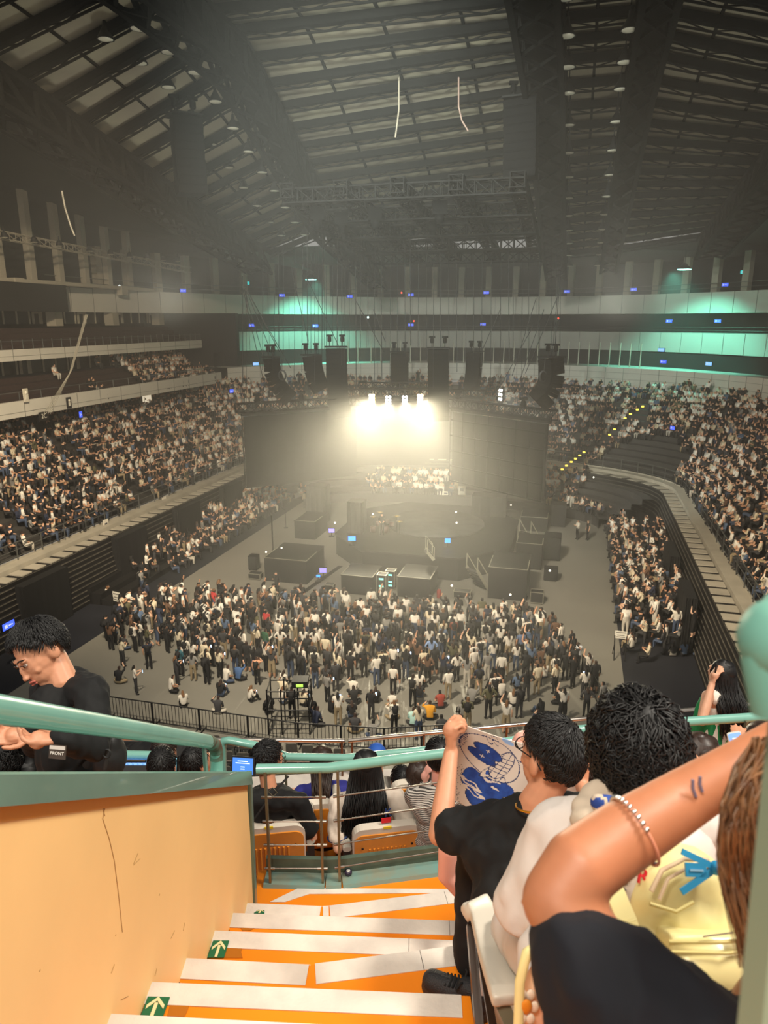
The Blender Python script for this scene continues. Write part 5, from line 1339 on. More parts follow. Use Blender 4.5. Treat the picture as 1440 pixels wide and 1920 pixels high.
def scalp_ok(d, low=-.45):     # d in head axes: behind the hairline?
    return d.z > low and (d.y < .12+.75*max(0, d.z-.2)) and not (abs(d.x) > .76 and d.z < .16 and d.y > -.34)
def hair_short(parent, H, F, mat, n=420, L=.045, thick=.0042, s=1.0, whorl=(0.1, -.5, .85), lift=.018, curl=0.0, low=-.5, mass=.006, seed=1, fringe=0.0, skin=None):
    rr = random.Random(seed); wh = V(whorl).normalized()
    rad = lambda d, e: H+F@V((d.x*(.076*s+e), (d.y*(.096*s+e))-.012*s, d.z*(.098*s+e)+.025*s))
    cl = Clay(); cl.ell(H+F@V((0, -.016*s, .03*s)), (.077*s+mass, .097*s+mass, .098*s+mass), F, 20, 14)
    base = cl.build('hair', mat, parent, voxel=.007, smooth=2)
    bm = bmesh.new(); bm.from_mesh(base.data); Fi = F.transposed()
    dead = [v for v in bm.verts if not scalp_ok(((Fi@(v.co-H))-V((0, -.016*s, .03*s))).normalized(), low)]
    bmesh.ops.delete(bm, geom=dead, context='VERTS'); bm.to_mesh(base.data); bm.free()
    if skin is not None:
        base.data.materials.append(skin); wp = H+F@(wh*.1*s)
        for p in base.data.polygons: p.material_index = 1 if (p.center-wp).length < .024*s else 0
    mb = MB(); k = 0; n = int(n*3.2); thick *= .5
    while k < n:
        d = V((rr.gauss(0, 1), rr.gauss(0, 1), rr.gauss(0, 1))).normalized()
        if not scalp_ok(d, low): continue
        k += 1
        away = (d-wh*d.dot(wh))
        away = (away+V((0, fringe if d.y > 0 else 0, -.15))); away = (away-d*away.dot(d)).normalized()
        side = d.cross(away); ph = rr.uniform(0, 6.28); ln = L*rr.uniform(.6, 1.25); cc = curl*rr.uniform(.5, 1.3)
        pts = []
        for i in range(6):
            u = i/5; q = (d+away*(u*ln/.095)+side*(cc*math.sin(ph+u*4.6)*u)).normalized()
            pts.append(rad(q, mass+.001+lift*(math.sin(u*2.4)*.8)*rr.uniform(.7, 1.2)+cc*.018*math.sin(ph*2+u*5)))
        mb.tube(pts, [thick*.8, thick, thick, thick*.85, thick*.6, thick*.2], 5, cap=False)
    o = mb.build('hair_strands', mat, base); o.matrix_parent_inverse = Matrix(); return base
def hair_long(parent, H, F, mat, length=.42, n=150, s=1.0, back=(0, -1, 0), spread=.11, wave=.012, seed=3, thick=.007, fall=None, out=.10):
    rr = random.Random(seed); bk = V(back).normalized(); sd = bk.cross(V((0, 0, 1))).normalized()
    cl = Clay(); c = H+F@V((0, -.018*s, .02*s)); cl.ell(c, (.086*s, .104*s, .106*s), F, 20, 14)
    lo = c+bk*.045+V((0, 0, -.16))
    cl.ell(c+bk*.035+V((0, 0, -.09)), (.082*s, .07*s, .12*s)); 
    base = cl.build('hair', mat, parent, voxel=.009, smooth=4)
    bm = bmesh.new(); bm.from_mesh(base.data); Fi = F.transposed()
    dead = [v for v in bm.verts if (Fi@(v.co-H)).y > .045*s+.4*max(0, (Fi@(v.co-H)).z-.02)]
    bmesh.ops.delete(bm, geom=dead, context='VERTS'); bm.to_mesh(base.data); bm.free()
    mb = MB(); n = int(n*2.2); thick *= .55
    for k in range(n):
        th = rr.uniform(-1.9, 1.9)
        d = (bk*math.cos(th)+sd*math.sin(th)); ph = rr.uniform(0, 6.28); ln = length*rr.uniform(.7, 1.08)
        pts = [c+F@V((0, .0, .106*s))+d*.01, c+d*.07*s+V((0, 0, .075*s)), c+d*.098*s+V((0, 0, .0))]
        w0 = pts[-1]; m = 7; cl_ = max(-1, min(1, th/1.5))
        for i in range(1, m+1):
            u = i/m; tgt = c+bk*(.10+.025*rr.random()+out*min(1, u*1.7))+sd*(cl_*spread)
            q = V((w0.x, w0.y, 0)).lerp(V((tgt.x, tgt.y, 0)), min(1, u*1.6)); q.z = c.z-ln*u
            q += sd*wave*math.sin(ph+u*9)*u+bk*wave*.6*math.cos(ph+u*7)*u
            if fall is not None: q += V(fall)*u*u
            pts.append(q)
        mb.tube(pts, [thick*.5, thick*.9]+[thick]*(m-2)+[thick*.8, thick*.5, thick*.15], 5, cap=False)
    o = mb.build('hair_strands', mat, base); o.matrix_parent_inverse = Matrix(); return base
def hand_clay(cl, wr, toward, pn, side=1, curl=.4, s=1.0, spread=.16):
    """palm + five separate fingers; toward: along the fingers, pn: palm normal (fingers curl that way), side: +1 thumb on the (toward x pn) side"""
    t = V(toward).normalized(); p = V(pn); p = (p-t*p.dot(t)).normalized(); x = t.cross(p)*side
    k = wr+t*.085*s
    cl.limb([wr, wr+t*.03*s, wr+t*.075*s], (.026*s, .03*s, .034*s), 10, .62)
    for i, (o, ln) in enumerate(((.030, .074), (.010, .083), (-.010, .078), (-.029, .06))):
        b = wr+t*.06*s+x*o*.8*s; q = wr+t*.092*s+x*o*s; d = (t+x*(o*spread*20)*.25).normalized(); a = curl*(1+.12*i)
        pts = [b, q]; c = q
        for j, f in enumerate((.42, .32, .26)):
            ang = a*(j+1)*.75; dd = d*math.cos(ang)+p*math.sin(ang); c = c+dd*ln*f*s; pts.append(c)
        cl.limb(pts, (.0105*s, .0098*s, .009*s, .0082*s, .007*s), 8)
    b = wr+t*.022*s+x*.022*s; d = (t*.62+x*.72+p*.25).normalized(); q = b+d*.036*s; d2 = (t*.85+x*.3+p*.35).normalized(); r = q+d2*.03*s; e = r+(t+p*.4).normalized()*.024*s
    cl.limb([b, q, r, e], (.014*s, .0115*s, .0105*s, .008*s), 8)
def glasses(parent, P, F, mat):
    mb = MB()
    for e in (-1, 1):
        mb.tube([P(e*.034+.024*math.cos(u), .098, .012+.019*math.sin(u)) for u in np.linspace(0, 2*PI, 15)[:-1]], .0022, 5, closed=True)
        mb.tube([P(e*.058, .096, .016), P(e*.077, .06, .016), P(e*.08, -.02, .012), P(e*.078, -.045, -.01)], .0022, 5)
    mb.tube([P(-.01, .1, .014), P(.01, .1, .014)], .002, 5); mb.build('glasses', mat, parent)
def human(label, H, rz, top, bot, skin, hair, sleeve='short', fwd=None, up=(0, 0, 1), s=1.0, over=None, vox=.011, group=None, hands=True, wide=1.0, arms=None, legs=True, hn=300, seed=1, curl=.5, noshirt=False, name='person', slv=.72):
    """seated figure; H: head centre, rz: facing; over: joints given in world space"""
    c, sn = math.cos(rz), math.sin(rz); Rz = Matrix(((c, -sn, 0), (sn, c, 0), (0, 0, 1)))
    L = lambda x, y, z: H+Rz@V((x*s, y*s, z*s))
    J = dict(neck0=L(0, -.03, -.07), neck1=L(0, -.05, -.2), chest=L(0, -.045, -.31), belly=L(0, -.04, -.5), pelvis=L(0, -.0, -.68),
             sl=L(-.175*wide, -.045, -.255), sr=L(.175*wide, -.045, -.255), el=L(-.235*wide, .03, -.52), er=L(.235*wide, .03, -.52), wl=L(-.13, .24, -.56), wr=L(.13, .24, -.56),
             hl=L(-.09, .02, -.70), hr=L(.09, .02, -.70), kl=L(-.13, .44, -.67), kr=L(.13, .44, -.67), al=L(-.13, .43, -1.1), ar=L(.13, .43, -1.1))
    if over: J.update(over)
    t = thing(name, label, 'person', J['pelvis'], group=group)
    F = rot_frame(fwd if fwd is not None else Rz@V((0, 1, 0)), up)
    cl = Clay(); P = head_clay(cl, H, F, s)
    cl.limb([H+F@V((0, -.02, -.06))*s, J['neck1'], J['chest']], (.05*s, .056*s, .09*s), 12); cl.limb([J['chest'], J['belly'], J['pelvis']], (.1*s, .1*s, .1*s), 10)
    for a in 'lr':
        cl.limb([J['chest'], J['s'+a]], (.05*s, .048*s)); cl.limb([J['s'+a], J['s'+a].lerp(J['e'+a], .5), J['e'+a]], (.047*s, .044*s, .038*s)); cl.limb([J['e'+a], J['e'+a].lerp(J['w'+a], .35), J['w'+a]], (.037*s, .038*s, .026*s), 12)
        if hands:
            tw, pn = (arms or {}).get(a, (J['w'+a]-J['e'+a], V((0, 0, -1))))
            hand_clay(cl, J['w'+a], tw, pn, 1 if a == 'l' else -1, curl, s)
    bo = cl.build('body', skin, t, voxel=vox*.62, smooth=3)
    sh = Clay(); Rm = Rz
    mid = (J['sl']+J['sr'])/2
    if sleeve == 'none': J['sl'], J['sr'] = J['sl'].lerp(mid, .4), J['sr'].lerp(mid, .4)
    sh.limb([J['sl'], mid+Rz@V((0, -.01, .02))*s, J['sr']], (.062*s, .075*s, .062*s), 12); sh.ell(J['chest'], (.17*s*wide, .115*s, .14*s), Rm); sh.ell(J['belly'], (.155*s*wide, .125*s, .17*s), Rm); sh.ell(J['pelvis']+V((0, 0, .06)), (.165*s*wide, .13*s, .09*s), Rm)
    for a in 'lr':
        S, E, Wr = J['s'+a], J['e'+a], J['w'+a]
        if sleeve == 'short': sh.limb([S, S.lerp(E, .4), S.lerp(E, slv)], (.064*s, .067*s, .07*s), 14)
        elif sleeve == 'long': sh.limb([S, S.lerp(E, .5), E], (.062*s, .058*s, .054*s), 14); sh.limb([E, E.lerp(Wr, .5), E.lerp(Wr, .94)], (.054*s, .05*s, .044*s), 14)
    if not noshirt: sh.build('shirt', top, t, voxel=vox, smooth=4, disp=wrinkle(.008*s, 13, (1, 1, .6)))
    if legs:
        tr = Clay(); tr.ell(J['pelvis']-V((0, 0, .02)), (.165*s, .14*s, .11*s), Rm)
        for a in 'lr':
            tr.limb([J['h'+a], J['h'+a].lerp(J['k'+a], .5), J['k'+a]], (.088*s, .082*s, .068*s), 14); tr.limb([J['k'+a], J['k'+a].lerp(J['a'+a], .4), J['a'+a]], (.066*s, .064*s, .055*s), 14)
        tr.build('trousers', bot, t, voxel=vox*1.1, smooth=4, disp=wrinkle(.006*s, 9))
        for a in 'lr':
            so = Clay(); dr = Rz@V((0, 1, 0)); q = J['a'+a]; so.limb([q+V((0, 0, -.02)), q+dr*.12-V((0, 0, .045))], (.042*s, .034*s)); so.build('shoe', c_black, t, voxel=.012)
    if hair:
        st, hm, kw = hair
        (hair_short if st == 'short' else hair_long)(t, H, F, hm, s=s, seed=seed, n=hn, **kw)
    return t, P, F, J
SHORT = dict(L=.035, lift=.012)
# ---------------- man holding up the printed cloth
H = at(1032, 1418, 2.2); rz = .16
tm, P, F, J = human('person in black T-shirt with glasses and gold chain holding up a printed cloth', H, rz, c_black, c_black, sk_a, ('short', h_black, dict(L=.04, lift=.013, whorl=(.35, -.42, .8), low=-.62, thick=.0032, skin=sk_a)), 'short', fwd=(-.5, .85, -.12), up=(.06, .1, 1), vox=.009, hn=700, wide=1.12,
    over=dict(neck1=at(1012, 1498, 2.2), chest=at(975, 1590, 2.28), belly=at(985, 1690, 2.22), pelvis=at(1010, 1800, 2.1), sl=at(930, 1540, 2.27), sr=at(1085, 1525, 2.2), el=at(824, 1565, 2.33), wl=at(846, 1408, 2.52), er=at(1130, 1560, 2.45), wr=at(1090, 1470, 2.62),
        hl=at(985, 1720, 2.25), hr=at(1050, 1740, 2.2), kl=at(893, 1585, 2.52), kr=at(1060, 1600, 2.75), al=at(880, 1800, 2.55), ar=at(1030, 1760, 2.9)), arms=dict(l=(V((.02, .2, .95)), V((.85, .3, 0))), r=(V((0, .3, .9)), V((-.6, .4, 0)))), curl=1.15, seed=11)
glasses(tm, P, F, c_black)
mb = MB(); nk = at(1008, 1507, 2.18); mb.tube([nk+F@V((.068*math.cos(u), .062*math.sin(u), -.004-.012*math.sin(u))) for u in np.linspace(0, 2*PI, 40)[:-1]], .0035, 6, closed=True); mb.build('gold_chain', M('gold chain', (222, 160, 50), .25, .9), tm)
# his near shoe in detail
so = thing('running_shoe', 'black running shoe of the man with the cloth, on the white step edge', 'shoe', at(850, 1835, 2.52))
heel, toe = at(903, 1862, 2.42), at(812, 1806, 2.50); dz = V((0, 0, 1)); d = (toe-heel); d.z = 0; d.normalize(); sd = d.cross(dz)
cl = Clay(); b = V((0, 0, .0))
zf = CZ-2.305
hp, tp = V((heel.x, heel.y, zf+.05)), V((toe.x, toe.y, zf+.04))
cl.limb([hp, hp.lerp(tp, .45), tp], (.038, .044, .040), 14); cl.limb([hp+V((0, 0, .04)), hp.lerp(tp, .3)+V((0, 0, .035))], (.036, .036)); cl.build('upper', M('black shoe mesh', (34, 34, 37), .6, bump=.4, bscale=220), so, voxel=.006, smooth=5)
cl = Clay(); cl.limb([hp+V((0, 0, -.036)), hp.lerp(tp, .5)+V((0, 0, -.034)), tp+V((0, 0, -.022))], (.04, .047, .042), 14, .45); cl.build('sole', M('brown black sole', (52, 42, 36), .6), so, voxel=.006, smooth=3)
mb = MB()
for i in range(6): c = hp.lerp(tp, .38+.075*i)+V((0, 0, .048-.004*i)); mb.tube([c-sd*.026, c+V((0, 0, .006)), c+sd*.026+d*.012], .0042, 6)
for u in (-1, 1): mb.tube([hp.lerp(tp, .36)+V((0, 0, .055)), hp.lerp(tp, .36)+V((0, 0, .075))+sd*u*.025, hp.lerp(tp, .42)+V((0, 0, .06))+sd*u*.045], .0035, 6)
mb.build('laces', c_black, so)
mb = MB()
for q in ((.2, .62), (.3, .55), (.12, .45)):
    for u in (-1, 1): mb.tube([hp.lerp(tp, q[0])+V((0, 0, -.018))+sd*u*.043, hp.lerp(tp, (q[0]+q[1])/2)+V((0, 0, .012))+sd*u*.043, hp.lerp(tp, q[1])+V((0, 0, -.014))+sd*u*.045], .0025, 5)
mb.build('side_stripes', M('bronze stripe', (112, 88, 70), .5), so)
cl = Clay(); cl.limb([hp+V((0, 0, .06)), hp+V((.01, 0, .13))], (.03, .028)); cl.build('sock', c_white, so, voxel=.008)
# the cloth: a grid draped from hand to hand, printed with blue doodles
NXc, NYc = 150, 130
def cloth_pt(u, v):     # u along the top edge from left hand, v downwards
    a, b = at(848, 1350, 2.58), at(1100, 1405, 2.72)
    top = a.lerp(b, u)+V((0, 0, -.035*math.sin(u*PI)))
    return top+V((.012*math.sin(v*5+u*4), .035*math.sin(u*7.5+v*2.0)*v+.10*v*0, -.34*v))
def doodle(u, v):
    x, y = u*252, v*190      # roughly picture pixels of the cloth
    E = lambda cx, cy, rx, ry, a=0: (((x-cx)*math.cos(a)+(y-cy)*math.sin(a))/rx)**2+((-(x-cx)*math.sin(a)+(y-cy)*math.cos(a))/ry)**2
    for cx, cy, rx, ry, a in ((62, 44, 27, 12, .3), (52, 60, 27, 11, .25)):          # two long eyes
        e = E(cx, cy, rx, ry, a)
        if e < 1:
            return 0 if E(cx, cy, 5, 1.2, a) < 1 or E(cx, cy, 1.4, 4, a) < 1 else 1
        if e < 1.22: return 2
    e = E(92, 62, 17, 38, .45)                       # wide toothy grin
    if e < 1: return 2 if (int((x+y*.35)/6.5) % 2 == 0 and (x+y*.35) % 6.5 < 1.2) or (y % 9 < 1.2) or e > .86 else 0
    e = E(80, 78, 9, 38, .72)
    if e < 1: return 1 if e < .35 else (2 if e > .8 else 0)
    e = E(68, 55, 62, 44, .3)
    if .93 < e < 1: return 2
    for cx, cy, r in ((62, 10, 12), (74, 12, 9)):
        if .7 < E(cx, cy, r*.5, r*1.3, -.3) < 1: return 2
    if E(14, 38, 7, 24, .25) < 1: return 2 if (x*1.3+y) % 5 < 1.6 else 0
    if E(96, 6, 12, 5, .3) < 1: return 3
    e = min(E(62, 128, 40, 30, .1), E(98, 112, 24, 16, -.1), E(40, 112, 14, 18, .4), E(70, 158, 36, 28, 0))        # big blue blob
    if e < 1:
        w = math.sin(x*.22+y*.1)*6
        for cx, cy in ((42, 132), (48, 146)):
            q = E(cx, cy+w*.4, 22, 6, .25)
            if q < 1: return 1 if q < .3 else 0
        if E(78, 104+w*.5, 18, 3, -.1) < 1 or E(86, 116, 8, 2.5, .2) < 1: return 0
        return 2 if e > .9 else 1
    q = y-100-7*math.sin(x*.30)
    if 60 < x < 112 and -1.2 < q-(-8) < 1.6: return 2
    if E(160, 44, 13, 34, 0) < 1 and (y+x*.4) % 12 < 5.5: return 1
    if 120 < x < 158 and abs(y-40-.02*(x-120)**2) < 1.2: return 2
    if x < 26 and y > 96 and (x*2+y*1.4+8*math.sin(y*.3)) % 17 < 1.8: return 4
    return 0
mb = MB(); G = [[cloth_pt(i/NXc, j/NYc) for i in range(NXc+1)] for j in range(NYc+1)]
mb.v = [tuple(p) for r in G for p in r]
for j in range(NYc):
    for i in range(NXc):
        k = j*(NXc+1)+i; mb.f.append((k, k+1, k+NXc+2, k+NXc+1)); mb.m.append(doodle((i+.5)/NXc, (j+.5)/NYc)); mb.sm.append(True)
cloth_m = [M('cream printed cloth', (222, 206, 192), .85), M('royal blue print', (44, 82, 165), .8, c2=(30, 58, 130), scale=30), M('dark blue outline', (52, 62, 104), .8), M('pale blue print', (150, 182, 226), .8), M('grey outline', (112, 104, 104), .8)]
o = mb.build('printed_cloth', cloth_m, label='cream cloth with blue doodle print held up beside the man in black', cat='cloth')
sm = o.modifiers.new('th', 'SOLIDIFY'); sm.thickness = .003
# ---------------- curly-haired man with a cloth round his neck
H = at(1194, 1418, 1.47); rz = .12
cm_, P, F, J = human('person with thick curly black hair and white T-shirt seen from behind', H, rz, c_white, c_white, sk_a, ('short', h_black, dict(L=.095, lift=.012, curl=.8, thick=.0040, whorl=(.05, -.62, .8), low=-.72, mass=.011, skin=sk_a)), 'short', fwd=(.05, .95, -.32), up=(0, .3, 1), vox=.009, hn=1250, wide=1.15, s=.92,
    over=dict(neck1=at(1185, 1510, 1.42), chest=at(1190, 1610, 1.44), belly=at(1170, 1740, 1.38), pelvis=at(1130, 1850, 1.38), sl=at(1048, 1555, 1.46), sr=at(1330, 1545, 1.42), el=at(985, 1690, 1.50), wl=at(1040, 1735, 1.68), er=at(1400, 1500, 1.6), wr=at(1310, 1445, 1.62),
        hl=at(1080, 1830, 1.42), hr=at(1200, 1850, 1.4), kl=at(965, 1745, 1.86), kr=at(1150, 1700, 1.95), al=at(955, 1900, 1.95), ar=at(1120, 1850, 2.0)), arms=dict(r=(V((-.5, .4, .6)), V((-.5, -.5, 0))), l=(V((.3, .9, -.2)), V((0, 0, -1)))), hands=True, curl=.7, seed=5, slv=1.02)
cl = Clay(); nk = at(1186, 1538, 1.37)
pts = [nk+V((.088*math.cos(u), .075*math.sin(u), .014*math.sin(u))) for u in np.linspace(PI*.55, PI*2.45, 14)]

for i_, q_ in enumerate(pts): cl.ell(q_, (.034, .026, .026+.006*math.sin(i_*2.1)))
cl.ell(at(1142, 1512, 1.32), (.044, .016, .022), Matrix.Rotation(.35, 3, 'Y'))
pc = at(1140, 1508, 1.30)
def paint_t(c, n):
    u, v = (c.x-pc.x)/.036, (c.z-pc.z)/.018
    return 1 if u*u+v*v < 1 and not abs(v+.5*math.sin(u*4)) < .22 else 0
cl.build('neck_cloth', [M('beige towel cloth', (190, 172, 152), .9), cloth_m[1]], None, paint=paint_t, voxel=.006, smooth=16, disp=wrinkle(.003, 18), label='cream cloth with blue print round the neck of the curly-haired person', cat='cloth')
# ---------------- woman with raised arm at the right edge
H = at(1535, 1560, .80)
t = thing('person', 'person with raised bare arm and navy sleeve at the right edge, nearest the viewer', 'person', at(1400, 1900, .8))
cl = Clay(); head_clay(cl, H, rot_frame((.1, .95, -.2), (0, 0, 1)), .95)
sho, elb, wri = at(1330, 2050, .75), at(1042, 1690, .84), at(1470, 1385, .93)
cl.limb([sho, sho.lerp(elb, .5), elb], (.05, .046, .042), 16)
fa = [elb, at(1085, 1628, .85), at(1160, 1575, .88), at(1280, 1500, .92), at(1370, 1445, .93), wri]
cl.limb(fa, (.041, .0445, .0425, .037, .032, .028), 18)
hand_clay(cl, wri, V((.5, .1, .5)), V((.3, -.8, -.3)), 1, .5, .95)
cl.limb([H+V((0, -.02, -.08)), at(1540, 1820, .80), at(1500, 2060, .85)], (.05, .06, .12), 12)
cl.build('body', sk_c, t, voxel=.006, smooth=6)
sh = Clay(); h0 = sho.lerp(elb, .62)
sh.limb([at(1480, 2090, .78), at(1320, 2030, .745), at(1200, 1905, .765), at(1096, 1805, .80)], (.098, .084, .074, .064), 18); sh.ell(at(1440, 2200, .85), (.2, .14, .22)); sh.ell(at(1130, 1930, .78), (.06, .05, .07))
sh.build('shirt', c_navy, t, voxel=.008, smooth=6, disp=wrinkle(.008, 13))
hb = Clay(); F_ = rot_frame((.1, .95, -.2), (0, 0, 1)); hb.ell(H+V((0, -.02, .02)), (.088, .105, .108), F_); ho = hb.build('hair', h_brown, t, voxel=.01, smooth=3)
mb = MB(); rr = random.Random(9)
for k in range(760):
    u = rr.random()
    top = at(1420+rr.uniform(-10, 60), 1400+rr.uniform(-20, 60), .72+rr.uniform(-.03, .08)); m1 = at(1352+u*85, 1520+rr.uniform(-20, 40), .70+rr.uniform(-.03, .08)); m2 = at(1362+u*85+rr.uniform(-16, 8), 1650+rr.uniform(-30, 30), .70+rr.uniform(-.02, .07)); e = at(1392+u*60+rr.uniform(-12, 14), 1760+rr.uniform(-70, 60), .70+rr.uniform(-.02, .06))
    mb.tube([top, top.lerp(m1, .5)+V((-.006, 0, .004)), m1, m1.lerp(m2, .5)+V((rr.uniform(-.004, .004), 0, 0)), m2, e], [.0010, .0014, .0015, .0014, .0011, .0004], 5, cap=False)
o = mb.build('hair_strands', h_brown, ho); o.matrix_parent_inverse = Matrix()
# two faint ink strokes on the forearm, bracelet
mb = MB()
for k in range(2):
    a, b = at(1299+14*k, 1462-6*k, .885), at(1305+12*k, 1494-10*k, .885); mb.tube([a, a.lerp(b, .5)+V((-.002, 0, 0)), b], .0022, 5)
mb.build('ink_marks', M('blue grey ink', (128, 112, 128), .6), t)
br = thing('bracelet', 'thin silver and cord bracelet round the raised bare arm', 'bracelet', at(1180, 1560, .87))
ax = (at(1280, 1500, .92)-at(1085, 1628, .85)).normalized(); bx, by, _ = frame_z(ax); bc_ = at(1190, 1558, .885)
ringp = [bc_+(bx*math.cos(u)+by*math.sin(u))*.0435+ax*.010*math.cos(u*1+.8) for u in np.linspace(0, 2*PI, 36)[:-1]]
mb = MB(); mb.tube(ringp, .0018, 6, closed=True); mb.build('cord', M('pink cord', (226, 150, 120), .5), br)
mb = MB()
for i, q in enumerate(ringp):
    if (q-V((0, 0, CZ))).length < bc_.length and 0 <= i < 36:
        x, y, c = proj(q)
        if y < 1568: mb.ell(q, .0036, 8, 6)
mb.build('silver_beads', M('silver beads', (230, 228, 222), .15, .95), br)
# ---------------- pale yellow backpack between them
m_bag = M('pale yellow leather', (240, 226, 160), .4, var=.03, scale=12, coat=.15); m_bag2 = M('deeper yellow lining', (216, 200, 128), .5); m_trimp = M('pinkish piping', (226, 196, 160), .6)
bgC = at(1262, 1742, 1.14); bg = thing('backpack', 'pale yellow leather backpack leaning behind the curly-haired person', 'bag', bgC)
BX, BZ = V((1, .06, -.10)).normalized(), V((-.05, .52, .84)); BZ = (BZ-BX*BZ.dot(BX)).normalized(); BY = BZ.cross(BX)      # BY towards front of scene
BM = lambda x, y, z: bgC+BX*x+BY*y+BZ*z
Rb = Matrix((BX, BY, BZ)).transposed()
cl = Clay(); cl.ell(BM(.032, .02, .005), (.092, .06, .118), Rb); cl.box(BM(.02, .03, -.07), (.19, .10, .13), BX, BY, BZ); cl.build('main_body', m_bag, bg, voxel=.007, smooth=7, disp=wrinkle(.004, 14))
cl = Clay(); cl.box(BM(.035, -.045, -.035), (.15, .06, .09), BX, BY, BZ); cl.ell(BM(.035, -.07, -.04), (.07, .028, .04), Rb); cl.build('front_pocket', m_bag, bg, voxel=.006, smooth=6)
mb = MB(); mb.tube([BM(-.045, -.076, .0), BM(.03, -.094, .006), BM(.11, -.078, .01)], .003, 6); mb.tube([BM(-.045, -.081, -.012), BM(.03, -.1, -.007), BM(.11, -.083, -.002)], .0024, 6); mb.build('zip', m_bag2, bg)
mb = MB(); mb.tube([BM(-.06, -.05, .045), BM(-.02, -.054, .036), BM(.01, -.052, .05)], .003, 6); mb.build('seams', m_bag2, bg)
mb = MB(); mb.tube([BM(-.05, -.036, .06), BM(-.03, -.034, .09), BM(.01, -.032, .108), BM(.05, -.034, .108)], .004, 6); mb.tube([BM(-.042, -.044, .05), BM(-.024, -.042, .08), BM(.012, -.04, .097), BM(.05, -.042, .097)], .003, 6); mb.build('top_piping', m_trimp, bg)
mb = MB()
def strap(pts, w, th, nrm):
    pts = [V(p) for p in pts]
    for p, q in zip(pts, pts[1:]): mb.bar(p-(q-p)*.04, q+(q-p)*.04, w, th, nrm)
strap([BM(-.13, -.0, .13), BM(-.118, -.03, .08), BM(-.098, -.05, .02), BM(-.082, -.06, -.04), BM(-.075, -.05, -.1)], .03, .007, -BY); mb.build('strap', m_bag, bg)
mb = MB(); mb.box(BM(-.088, -.063, -.012), (.036, .006, .036), BX, BY, BZ); mb.build('strap_loop', m_bag, bg)
mb = MB(); strap([BM(.12, -.02, .12), BM(.128, -.04, .02), BM(.122, -.04, -.1)], .02, .006, -BY); mb.build('side_strap', m_bag2, bg)
mb = MB()
for k in range(4): mb.tube([BM(-.03, -.05, -.135-.012*k), BM(.05, -.056, -.137-.012*k), BM(.115, -.05, -.133-.012*k)], .004, 6)
mb.box(BM(.04, -.03, -.15), (.16, .05, .06), BX, BY, BZ); mb.build('base_folds', m_trimp, bg)
m_rib = M('sky blue ribbon', (44, 160, 214), .5)
rb = thing('ribbon_charm', 'sky blue ribbon tag and chain hanging on the yellow backpack', 'charm', BM(.05, -.05, .11))
mb = MB(); c = BM(.05, -.055, .10)
for a, b in ((V((-.055, 0, .022)), .006), (V((-.06, 0, -.036)), .006), (V((.035, 0, -.012)), .007)): mb.bar(c, c+BX*a.x+BZ*a.z, b*1.6, .004, BY)
mb.ell(c, .011, 10, 8); mb.build('knot', m_rib, rb)
mb = MB(); mb.box(c+BX*-.034+BZ*-.004, (.034, .004, .02), BX, BY, BZ); mb.mi = 1; mb.box(c+BX*-.034+BZ*-.004-BY*.003, (.022, .001, .003), BX, BY, BZ); mb.build('tag', [m_rib, M('pale tag print', (150, 205, 235), .5)], rb)
mb = MB()
for i in range(7): q = c+BX*(.012+.006*i)+BZ*(.016-.005*i); mb.ell(q, .0042, 8, 6)
mb.build('chain', M('silver beads', (230, 228, 222), .15, .95), rb)
zc_ = thing('zip_charm', 'silver beaded charm on the pocket zip of the yellow backpack', 'charm', BM(.08, -.098, .022))
mb = MB()
for i, r in enumerate((.004, .009, .0075, .004, .003, .0035)): mb.ell(BM(.05+.011*i, -.098, .020+.003*i), r, 10, 8)
mb.build('beads', M('silver beads', (230, 228, 222), .15, .95), zc_)
mb = MB(); mb.tube([BM(.0, -.092, .012), BM(.045, -.098, .020)], .0012, 5); mb.build('wire', m_chrome, zc_)
# printing on the back of the white T-shirt, seen beside the bag
m_redp = M('red print', (214, 34, 44), .7); m_blk = M('dark print', (60, 60, 70), .8)
Xp, Zp = V((.97, .1, -.25)).normalized(), V((.2, .35, .9)); Zp = (Zp-Xp*Zp.dot(Xp)).normalized(); Yp = Xp.cross(Zp)
text_mesh('red_letter', 'R', .034, m_redp, cm_, axes(Xp, Zp, Yp, at(1205, 1644, 1.16)), .002)
text_mesh('red_letter', 'B', .030, m_redp, cm_, axes(Xp, Zp, Yp, at(1170, 1638, 1.17)), .002)
mb = MB()
for (x0, y0, x1, y1) in ((1169, 1658, 1176, 1657), (1168, 1665, 1173, 1670), (1226, 1618, 1233, 1620)): mb.tube([at(x0, y0, 1.165), at(x1, y1, 1.165)], .0022, 5)
mb.build('print_marks', m_blk, cm_)
# a panel of white shirt back under the print
cl = Clay(); cl.ell(at(1215, 1640, 1.27), (.13, .075, .12)); cl.ell(at(1160, 1650, 1.26), (.09, .07, .1)); cl.build('shirt_back', c_white, cm_, voxel=.008, smooth=4, disp=wrinkle(.004, 12))
